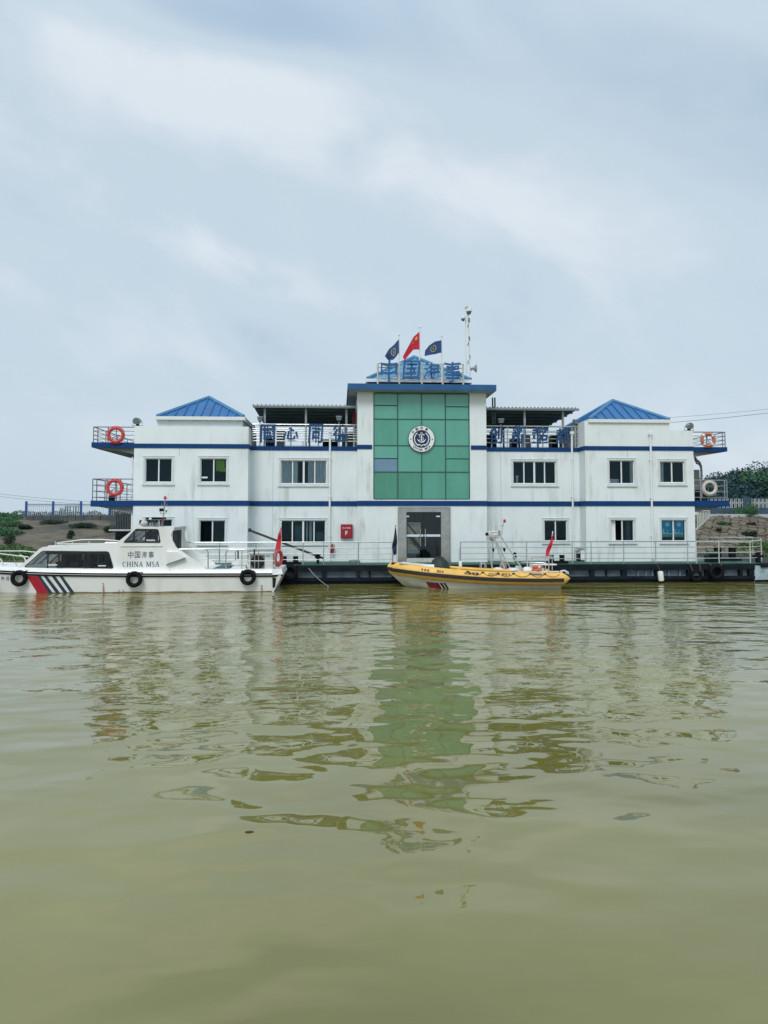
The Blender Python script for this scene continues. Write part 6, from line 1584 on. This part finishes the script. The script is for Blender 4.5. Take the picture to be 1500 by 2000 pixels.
# parent the stars to the flag cloth
ens = [o for o in bpy.data.objects if o.name.startswith('ensign_staff')][0]
cloth = [ch for ch in ens.children if ch.name.startswith('cloth')][0]
so.parent = cloth; so.location = -world_loc(cloth); so.name = 'star'
for k_ in ('label', 'category'):
    if k_ in so: del so[k_]
# tyres on the launch
for px, py, lab in ((37, 1129.5, 'black tyre hung at the bow of the launch left of the red stripe'), (262, 1131.5, 'black tyre hung amidships on the launch below the lettering'), (484, 1127.5, 'black tyre hung near the stern of the launch below the cool box')):
    x = L(px, py).x; tyre(lab, px, py, hullY(x, .5) - .16, .325, 'tyres on the launch side', sheer(x) + .08, 'b')

# ------------------------------------------------------------------ yellow rigid inflatable boat
Yr0 = Ywl(930, 1150.5) + .0
def B(px, py, dy=0.0): return P(px, py, Yr0 + dy)
TR = .275; BH = 1.28; Ycb = Yr0 + BH
rib = thing('inflatable_boat', 'yellow rigid inflatable patrol boat moored in front of the glass doors', 'boat', (B(930, 1150).x, Ycb, 0))
near_c = []                                       # tube centre line, near side, stern to bow
ctr = [(1098, 1130.5), (1060, 1131), (1000, 1130.3), (950, 1128.6), (900, 1125.2), (860, 1121.6), (830, 1118.4), (805, 1115), (786, 1112.2), (772, 1110.3)]
offy = [0, 0, 0, 0, 0, .06, .20, .45, .80, 1.15]
for (px, py), o_ in zip(ctr, offy): near_c.append(B(px, py, -.02 + TR * .0 + o_ + .1))
bowp = B(768.5, 1109, BH); bowp.y = Ycb
def catmull(pts, n=5):
    out = []; q = [pts[0]] + pts + [pts[-1]]
    for i in range(1, len(q) - 2):
        for k in range(n):
            t = k / n; a, b_, c, d = q[i - 1], q[i], q[i + 1], q[i + 2]
            out.append(.5 * ((2 * b_) + (-a + c) * t + (2 * a - 5 * b_ + 4 * c - d) * t * t + (-a + 3 * b_ - 3 * c + d) * t ** 3))
    out.append(pts[-1]); return out
half = near_c + [bowp]; far_c = [Vector((p.x, 2 * Ycb - p.y, p.z)) for p in near_c[::-1]]
pathp = catmull(half + far_c, 5)
tipn = B(1113, 1130, .1); cone = [tipn, B(1107, 1130.2, .1)]
fartip = Vector((tipn.x, 2 * Ycb - tipn.y, tipn.z)); fc1 = Vector((cone[1].x, 2 * Ycb - cone[1].y, cone[1].z))
full = cone + pathp + [fc1, fartip]; rad = [.03, .15] + [TR] * len(pathp) + [.15, .03]
s = MB(); s.path(full, rad, 20); s.smooth = True; s.build('inflatable_tube', tube_m, rib)
# rubbing strake: two dark bands round the outside of the tube
strake_m = M('brown_black_strake', (.030, .022, .020), .6, var=.4, vs=8)
def outside(dz, push, pts=pathp):
    out = []; n = len(pts)
    for i, p in enumerate(pts):
        a, b_ = pts[max(0, i - 1)], pts[min(n - 1, i + 1)]; t = (b_ - a); t.z = 0; t.normalize(); nrm = Vector((t.y, -t.x, 0))
        if nrm.dot(Vector((p.x - B(930, 1150).x, (p.y - Ycb) * 1.0, 0))) < 0 and abs(p.y - Ycb) > .0: nrm = nrm
        c = Vector((B(1000, 1130).x, Ycb, p.z)); 
        if nrm.dot(p - c) < 0: nrm = -nrm
        ang = math.asin(max(-1, min(1, dz / TR))); out.append(p + nrm * (math.cos(ang) * TR + push) + Vector((0, 0, dz)))
    return out
for dz in (.020, -.035, -.09):
    s = MB(); s.path(outside(dz, .008), .029, 6); s.smooth = True; s.build('strake', strake_m, rib)
# V hull
hb = MB(); st = [(1098, 1.0), (1040, 1.0), (980, 1.0), (920, .98), (870, .93), (835, .82), (810, .64), (790, .42), (775, .2), (766, .02)]
rows = []
for k, (px, f) in enumerate(st):
    x = B(px, 1140).x; zt = near_c[min(len(near_c) - 1, max(0, int(np_) if False else 0))].z
    # tube centre height at this x
    best = min(pathp[:len(pathp) // 2 + 1], key=lambda p: abs(p.x - x)); ztc = best.z - TR * .55; w = max(.0, (Ycb - best.y) - .02 * 0)
    w = max(0, Ycb - best.y + .02) * (.97 if f > .9 else .9)
    zk = -.35 if px > 830 else -.35 + (ztc + .30) * ((830 - px) / 64) ** 1.5
    zc = -.08 if px > 870 else -.08 + (ztc + .0) * ((870 - px) / 104) ** 1.3
    zc = min(zc, ztc - .01); zk = min(zk, zc - .01)
    sec = [(w, ztc), (w * .98, (ztc + zc) / 2), (w * .9, zc), (w * .45, (zc + zk) / 2), (0, zk)]
    fullr = [(-a, b_) for a, b_ in sec] + [(a, b_) for a, b_ in sec[::-1][1:]]; rows.append([(x, Ycb + a, b_) for a, b_ in fullr])
nn = len(rows[0]); hb.add([v for r_ in rows for v in r_], [(i * nn + j, i * nn + j + 1, (i + 1) * nn + j + 1, (i + 1) * nn + j) for i in range(len(rows) - 1) for j in range(nn - 1)] + [tuple(range(nn))])
hb.smooth = True; hb.build('hull', M('cream_white_hull', (.62, .60, .50), .4, col2=(.42, .38, .28), vs=2, lo=.5, hi=.8), rib)
# hull stripes: planted on the near side
def ribprint(poly, mt, name):
    s = MB(); tl, tr_, br, bl = [Vector(q) for q in poly]; ff = []
    def onhull(px, py):
        # find hull side by marching the ray onto the rows
        lo = None
        for k in range(160):
            Y = Yr0 - .3 + k * .012; p = P(px, py, Y)
            for i in range(len(rows) - 1):
                if rows[i + 1][0][0] <= p.x <= rows[i][0][0]:
                    f = (p.x - rows[i][0][0]) / (rows[i + 1][0][0] - rows[i][0][0]); prof = [Vector(rows[i][j]).lerp(Vector(rows[i + 1][j]), f) for j in range(5)]
                    for a, b_ in zip(prof[:-1], prof[1:]):
                        if (a.z - p.z) * (b_.z - p.z) <= 0 and abs(a.z - b_.z) > 1e-6:
                            yy = a.y + (b_.y - a.y) * (p.z - a.z) / (b_.z - a.z)
                            if Y >= yy: return Vector((p.x, yy, p.z))
        return P(px, py, Yr0 + .1)
    n = 4; g = []
    for j in range(n + 1):
        for i in range(n + 1): q = tl.lerp(tr_, i / n).lerp(bl.lerp(br, i / n), j / n); g.append(onhull(q.x, q.y) - Vector((0, .012, 0)))
    w = n + 1; s.add(g + [p + Vector((0, .03, 0)) for p in g], [(j * w + i, j * w + i + 1, (j + 1) * w + i + 1, (j + 1) * w + i) for i in range(n) for j in range(n)] + [(j * w + i + w * w, (j + 1) * w + i + w * w, (j + 1) * w + i + 1 + w * w, j * w + i + 1 + w * w) for i in range(n) for j in range(n)])
    return s.build(name, mt, rib)
darkred = M('dark_red_stripe', (.24, .012, .02), .5, var=.3, vs=5)
ribprint([(831, 1136), (853, 1138.5), (860, 1150), (838, 1147.5)], darkred, 'red_stripe')
for a, b_, c_, d_ in ((853, 856, 863, 860), (858.5, 863, 871, 866.5), (865.5, 869.5, 877, 873)): ribprint([(a, 1138.5), (b_, 1138.8), (c_, 1150), (d_, 1150)], black_m, 'black_stripe')
# deck and console
s = MB(); s.box(B(1095, 1130).x, B(800, 1120).x, Ycb - .9, Ycb + .9, .30, .36) if False else s.box(B(852, 1120, .6).x, B(1096, 1130).x, Ycb - BH + .45, Ycb + BH - .45, .28, .36); s.build('deck', gel2_m, rib)
s = MB(); pts = [B(785, 1097.5, BH), B(811, 1099.5, .5), B(825, 1103.5, .55)]
s = MB(); s.add([B(778, 1100, .7), B(820, 1104.5, .35), B(848, 1108, .35), B(848, 1102.5, .6), B(817, 1100.5, .9), B(788, 1097, 1.28), B(820, 1101.5, 2.1), B(848, 1105, 2.1)], [(0, 1, 4, 5), (1, 2, 3, 4), (5, 4, 6), (4, 3, 7, 6)]); s.build('bow_cover', gel_m, rib)
# tarpaulin over the console
s = MB(); c0 = B(859, 1107, BH - .3); vs = []; nseg = 22; lev = [(0, 1.0), (.25, 1.0), (.55, .93), (.8, .72), (.95, .42), (1.0, .05)]
for hh, sc_ in lev:
    for k in range(nseg):
        a = 2 * math.pi * k / nseg; rx, ry = .43, .45; sq = 1 / max(abs(math.cos(a)), abs(math.sin(a))) ** .55; w_ = 1 + .10 * nz(math.cos(a) * 2, math.sin(a) * 2, hh * 3, 1.2) * 2
        vs.append((c0.x + math.cos(a) * rx * sq * sc_ * w_ - .1 * (1 - hh) * 0 + .10 * (1 - hh) * math.cos(a) * .5 + (.12 if math.cos(a) > .5 and hh < .3 else 0), c0.y + math.sin(a) * ry * sq * sc_ * w_, .36 + hh * (B(860, 1087.5, BH - .3).z - .36) + .03 * math.sin(k * 2.1 + hh * 4) * (hh > .1)))
s.add(vs, [(i * nseg + k, i * nseg + (k + 1) % nseg, (i + 1) * nseg + (k + 1) % nseg, (i + 1) * nseg + k) for i in range(5) for k in range(nseg)] + [tuple(range(5 * nseg, 6 * nseg))]); s.smooth = True
tp = s.build('console_cover', tarp_m, rib)
# lettering on the tube top
def tubetext(txt, px0, px1, py, h_, mt=ink_m, off=.03):
    n = len(txt); w_ = (px1 - px0) / n
    for i, ch in enumerate(txt):
        if ch == ' ': continue
        a, b_ = px0 + w_ * i, px0 + w_ * (i + .85)
        if ch == 'I': a, b_ = a + w_ * .28, a + w_ * .52
        mb = textmb(ch, 0, 1, 0, 1, 0, .5, off)
        def f(p):
            px_ = a + (b_ - a) * p.x; py_ = py(px_) + h_ * (.5 - p.z)
            # put the mark on the tube surface
            q = P(px_, py_, Yr0); best = min(pathp[:len(pathp) // 2 + 1], key=lambda v: abs(v.x - q.x))
            zrel = q.z - best.z; k_ = math.sqrt(max(.001, TR * TR - min(abs(zrel), TR * .98) ** 2))
            for _ in range(3):
                Y = best.y - k_; q = P(px_, py_, Y); best = min(pathp[:len(pathp) // 2 + 1], key=lambda v: abs(v.x - q.x)); zrel = q.z - best.z; k_ = math.sqrt(max(.001, TR * TR - min(abs(zrel), TR * .98) ** 2))
            return Vector((q.x, best.y - k_ - .006 - (p.y < 0) * .006, q.z))
        mb.xf(f); mb.build('lettering', mt, rib)
tubetext('鄂海巡', 822, 840, lambda x: 1112.6 + (x - 822) * .11, 5.0)
tubetext('304', 853, 867, lambda x: 1115.4 + (x - 853) * .09, 5.0)
tubetext('中国海事', 907, 936, lambda x: 1119.6 + (x - 907) * .03, 5.0)
tubetext('CHINA', 954, 976, lambda x: 1121.4, 4.6); tubetext('MSA', 980, 998, lambda x: 1121.6, 4.6)
# grey patch and markings near the stern
s = MB(); g = []
for j in range(3):
    for i in range(5):
        px_ = 1036 + 21 * i / 4 + 2 * j / 2; best = min(pathp[:len(pathp) // 2], key=lambda v: abs(v.x - B(px_, 1121).x)); a = R(62 - 24 * j / 2)
        g.append((B(px_, 1121).x, best.y - math.cos(a) * (TR + .008), best.z + math.sin(a) * (TR + .008)))
s.add(g, [(j * 5 + i, j * 5 + i + 1, (j + 1) * 5 + i + 1, (j + 1) * 5 + i) for j in range(2) for i in range(4)]); s.build('wear_patch', M('grey_patch', (.10, .10, .11), .7), rib)
def tz(px, ang, out=.0):
    x = B(px, 1120).x; best = min(pathp[:len(pathp) // 2 + 1], key=lambda v: abs(v.x - x)); a = R(ang); return Vector((x, best.y - math.cos(a) * (TR + out), best.z + math.sin(a) * (TR + out)))
anch = [913, 942, 972, 1002, 1035, 1063, 1092]
for a, b_ in zip(anch[:-1], anch[1:]):
    s = MB(); s.path([tz(a + (b_ - a) * k / 10, 52 - 30 * 4 * (k / 10) * (1 - k / 10), .014) for k in range(11)], .010, 6); s.build('lifeline', rope_m, rib)
for a in anch[:-1]:
    s = MB(); s.path([tz(a - 2.6, 53, .012), tz(a + 2.6, 53, .012)], .035, 6); s.build('lifeline_patch', black_m, rib)
# inner side cushions, seats, bags
s = MB(); s.path([B(880, 1108, .4), B(900, 1110, .42), B(940, 1113.0, .45), B(1000, 1115.5, .45)], .06, 8); s.smooth = True; s.build('inner_tube_lip', tube_m, rib)
def lump(c, sz, mt, name, seed, parent=rib):
    s = MB(); n, m_ = 14, 8; vs = []
    for j in range(m_ + 1):
        for i in range(n):
            th_, a = math.pi * j / m_, 2 * math.pi * i / n; d = Vector((math.sin(th_) * math.cos(a), math.sin(th_) * math.sin(a), math.cos(th_))); k = 1 + .16 * noise.noise(d * 1.6 + Vector((seed, 0, 0)))
            d = Vector([math.copysign(abs(v) ** .75, v) for v in d]); vs.append(Vector(c) + Vector((d.x * sz[0], d.y * sz[1], d.z * sz[2])) * k)
    s.add(vs, [(j * n + i, j * n + (i + 1) % n, (j + 1) * n + (i + 1) % n, (j + 1) * n + i) for j in range(m_) for i in range(n)]); s.smooth = True; return s.build(name, mt, parent)
lump(B(973, 1113, .9), (.24, .3, .11), white_m, 'seat', 1); lump(B(1001, 1113, .9), (.22, .3, .10), white_m, 'seat', 2)
s = MB(); a, b_, c = B(1008, 1115, .8), B(1023, 1115, .8), B(1013, 1105.5, .8); s.prism([(a.x, a.z), (b_.x, b_.z), (B(1017, 1108, .8).x, B(1017, 1108, .8).z), (c.x, c.z)], Yr0 + .7, Yr0 + 1.3); s.build('seat', gel_m, rib)
t = thing('life_ring', 'orange and white life ring lying flat in the stern of the yellow boat', 'life ring', tuple(B(1045, 1111, .9)))
s = MB(); c = B(1047, 1111, .95); s.torus(c, .32, .085, 'Z', 30, 10); s.smooth = True; s.xf(lambda p: c + Matrix.Rotation(R(8), 3, 'X') @ (p - c)); s.build('ring', ring_m if False else M('orange_ring', (.68, .15, .06), .5, var=.2, vs=5), t)
for k in range(4):
    s = MB(); a = R(90 * k + 40); s.torus(c, .32, .09, 'Z', 4, 10, a0=a - .22, a1=a + .22); s.xf(lambda p: c + Matrix.Rotation(R(8), 3, 'X') @ (p - c)); s.build('band', white_m, t)
lump(B(1030, 1113.5, .5), (.2, .2, .14), white_m, 'bag', 4)
lump(B(1102, 1117.5, .9), (.2, .3, .10), gel_m, 'engine_cowl', 5) if False else None
for q in (0, 1):
    c = B(1103 - q * 3, 1117, .8 + q * .7); s = MB(); s.path([c + Vector((-.14, 0, -.08)), c + Vector((-.12, 0, .04)), c + Vector((.0, 0, .06)), c + Vector((.14, 0, -.01)), c + Vector((.16, 0, -.09))], .03, 8); s.smooth = True; s.build('tow_handle', white_m, rib)
# grab hoops, A frame, radar, lights, stern rail
stl = M('pale_steel_tube', (.60, .62, .60), .3, .5, var=.15, vs=6)
def tub(pts, r=.022, name='frame_tube', mt=stl, parent=rib):
    s = MB(); s.path([B(*p) for p in pts], r, 8); s.smooth = True; return s.build(name, mt, parent)
for px, dy in ((942, .6), (981, .9)):
    for d in (0, 2.5): tub([(px - 4.5 + d, 1116, dy + d * .15), (px - 4 + d, 1102, dy + d * .15), (px - 2.5 + d, 1100, dy + d * .15), (px + 3.5 + d, 1100.3, dy + d * .15), (px + 5 + d, 1103, dy + d * .15), (px + 5 + d, 1116, dy + d * .15)], .018, 'grab_hoop')
na, fa_ = .55, 1.95
tub([(951, 1047.5, na), (953, 1065, na), (957, 1086, na), (962, 1112, na)], .03)
tub([(962, 1047, na), (969, 1062, na), (977, 1086, na), (986, 1114, na)], .035)
tub([(963, 1047.5, fa_), (971, 1060, fa_), (983, 1086, fa_), (997, 1110, fa_)], .026)
tub([(978.5, 1048, na), (995, 1073, na), (1011, 1098, na), (1024, 1117, na)], .032)
tub([(953.5, 1068.5, na), (997, 1069.5, na)], .02); tub([(954, 1070, fa_), (990, 1070, fa_)], .016)
tub([(957, 1093, na), (989, 1094, na)], .024); tub([(981, 1096, na), (1004, 1096.5, na)], .03)
tub([(951, 1047.5, na), (960, 1048, 1.2), (953, 1047.5, fa_)], .025); tub([(951, 1047.5, na), (979, 1048, na)], .03); tub([(954, 1047.5, fa_), (979, 1048, fa_)], .022); tub([(979, 1048, na), (979, 1048, fa_)], .022)
s = MB(); c = B(965.5, 1042, 1.2); s.lathe(c - Vector((0, 0, .11)), [(.26, 0), (.33, .04), (.33, .15), (.28, .21), (.1, .23)], n=24); s.smooth = True; rd = s.build('radar_dome', M('radar_white', (.68, .68, .64), .4, var=.1, vs=4), rib)
textmb('Raymarine', B(958.5, 1040, .8).x, B(971, 1040, .8).x, B(960, 1041.3, .85).z, B(960, 1038.6, .85).z, c.y - .325, .008, .02).build('lettering', ink_m, rd)
s = MB(); s.lathe(B(951.5, 1043.3, .8), [(.07, -.07), (.08, .05)], 'X', 12); s.build('searchlight', black_m, rib)
s = MB(); s.lathe(B(962, 1051.5, .8), [(.1, -.06), (.13, 0), (.13, .05), (.05, .1)], 'Y', 16); s.smooth = True; s.build('lamp', galv_m, rib)
s = MB(); s.cbox(B(975, 1038, .9), (.09, .09, .08)); s.cbox(B(974, 1043, .9), (.07, .1, .12)); s.cbox(B(970, 1049, .8), (.12, .1, .06)); s.build('horn', galv_m, rib)
tub([(978.5, 1048, .9), (980.5, 1043, .9), (984, 1017, .9)], .016, 'light_pole')
s = MB(); s.lathe(B(985.5, 1021, .9), [(.055, 0), (.06, .02), (.055, .13), (.05, .15)], n=12); s.smooth = True; s.build('beacon', redlamp_m, rib)
s = MB(); s.lathe(B(981.5, 1026.5, .9), [(.03, -.02), (.035, .03)], 'Y', 10); s.build('lamp', galv_m, rib)
s = MB(); s.lathe(B(963.5, 1074, .6), [(.02, -.1), (.05, .02), (.05, .06)], n=8); s.lathe(B(985, 1073.5, .6), [(.02, -.1), (.06, .0), (.06, .06)], n=8); s.build('speaker', black_m, rib)
s = MB(); s.lathe(B(1005.5, 1081, .7), [(.07, -.04), (.09, 0), (.02, .06)], n=10); s.lathe(B(1005.5, 1087, .7), [(.03, -.14), (.09, .0), (.05, .05)], n=10); s.build('lamp', black_m, rib)
# stern rail with shelf
tub([(1030, 1117, .5), (1030, 1092, .5), (1034, 1088.5, .5), (1040, 1088, .5), (1080, 1089, .5)], .026, 'stern_rail'); tub([(1004, 1100, 1.6), (1002, 1089, 1.6), (1006, 1086, 1.6), (1040, 1086.5, 1.9), (1078, 1086.5, 1.9)], .022, 'stern_rail')
tub([(1080, 1089, .5), (1081, 1087, 1.9)], .022, 'stern_rail'); tub([(1038.5, 1088, .5), (1038.5, 1117, .5)], .024, 'stern_rail'); tub([(1072, 1089, .5), (1072, 1118, .5)], .024, 'stern_rail'); tub([(1065.5, 1089, 1.4), (1065.5, 1114, 1.4)], .02, 'stern_rail'); tub([(1078.5, 1088, 1.7), (1078.5, 1114, 1.7)], .022, 'stern_rail')
tub([(1018, 1098, .9), (1060, 1099, .9), (1072, 1102, .7)], .02, 'stern_rail'); s = MB(); a, b_ = B(1037, 1102.8, .5), B(1087.5, 1103, .5); s.box(a.x, b_.x, Yr0 + .5, Yr0 + .85, a.z - .03, a.z + .02); s.build('shelf', white_m, rib)
tub([(1040, 1117, .6), (1092, 1116.5, .6)], .03, 'stern_rail', white_m)
# fore posts with white clamp
tub([(897.5, 1112, .5), (897, 1082, .5), (897.5, 1070, .5)], .025, 'boarding_post'); lump(B(899, 1103, .45), (.07, .1, .16), white_m, 'post_clamp', 7)
tub([(892, 1113.5, .35), (900, 1114, .35)], .05, 'post_base', tube_m)
# bow staff and furled navy flag
flagpole('bow_staff', 'furled navy flag on a short staff at the bow of the yellow boat', 772.2, 1028, 1098, Ycb - .1, .018, [(773, 1031), (774, 1045), (775.5, 1060), (774, 1066), (773.5, 1082)], [(771.5, 1032), (768.5, 1050), (765.5, 1068), (767, 1078), (770, 1085)], M('dark_navy_cloth', (.010, .013, .06), .8, var=.3, vs=5), None, amp=.07, waves=2, group='boat ensigns', poledir=767, polemat=galv_m)
s = MB(); s.path([P(773, 1033, Ycb), P(775.5, 1050, Ycb), P(775, 1065, Ycb), P(774.5, 1078, Ycb), P(775.5, 1097, Ycb)], .012, 6)
s.build('bow_line', galv_m, rib)
lump(B(770, 1100.5, BH), (.16, .25, .06), black_m, 'bow_fitting', 9)
flagpole('ensign_staff', 'plain red flag hanging from the leaning staff at the stern of the yellow boat', 1079.5, 1040.5, 1088, Yr0 + 1.3, .018, [(1080.5, 1045), (1079, 1056), (1076, 1070), (1070.5, 1086)], [(1077.5, 1046), (1073, 1058), (1067, 1072), (1064, 1086)], flagred_m, None, amp=.05, waves=1.5, group='boat ensigns', poledir=1071, polemat=white_m)

# ------------------------------------------------------------------ small floating debris
deb_m = M('wet_debris', (.05, .03, .02), .6, var=.4, vs=9)
for (px, py, L_, lab) in ((487, 1625.5, .05, 'small brown leaf scrap floating nearest the camera left of the reflection'),):
    yw = Ywl(px, py); c = P(px, py, yw); s = MB(); rr = random.Random(int(px)); n = 7
    poly = [(c.x + math.cos(6.283 * k / n) * L_ * rr.uniform(.5, 1), c.y + math.sin(6.283 * k / n) * L_ * rr.uniform(.3, .7)) for k in range(n)]
    s.prismz(poly, -.004, .008); tag(s.build('floating_leaf', deb_m, None, origin=(c.x, c.y, 0)), lab, 'leaf', 'scraps floating on the river')
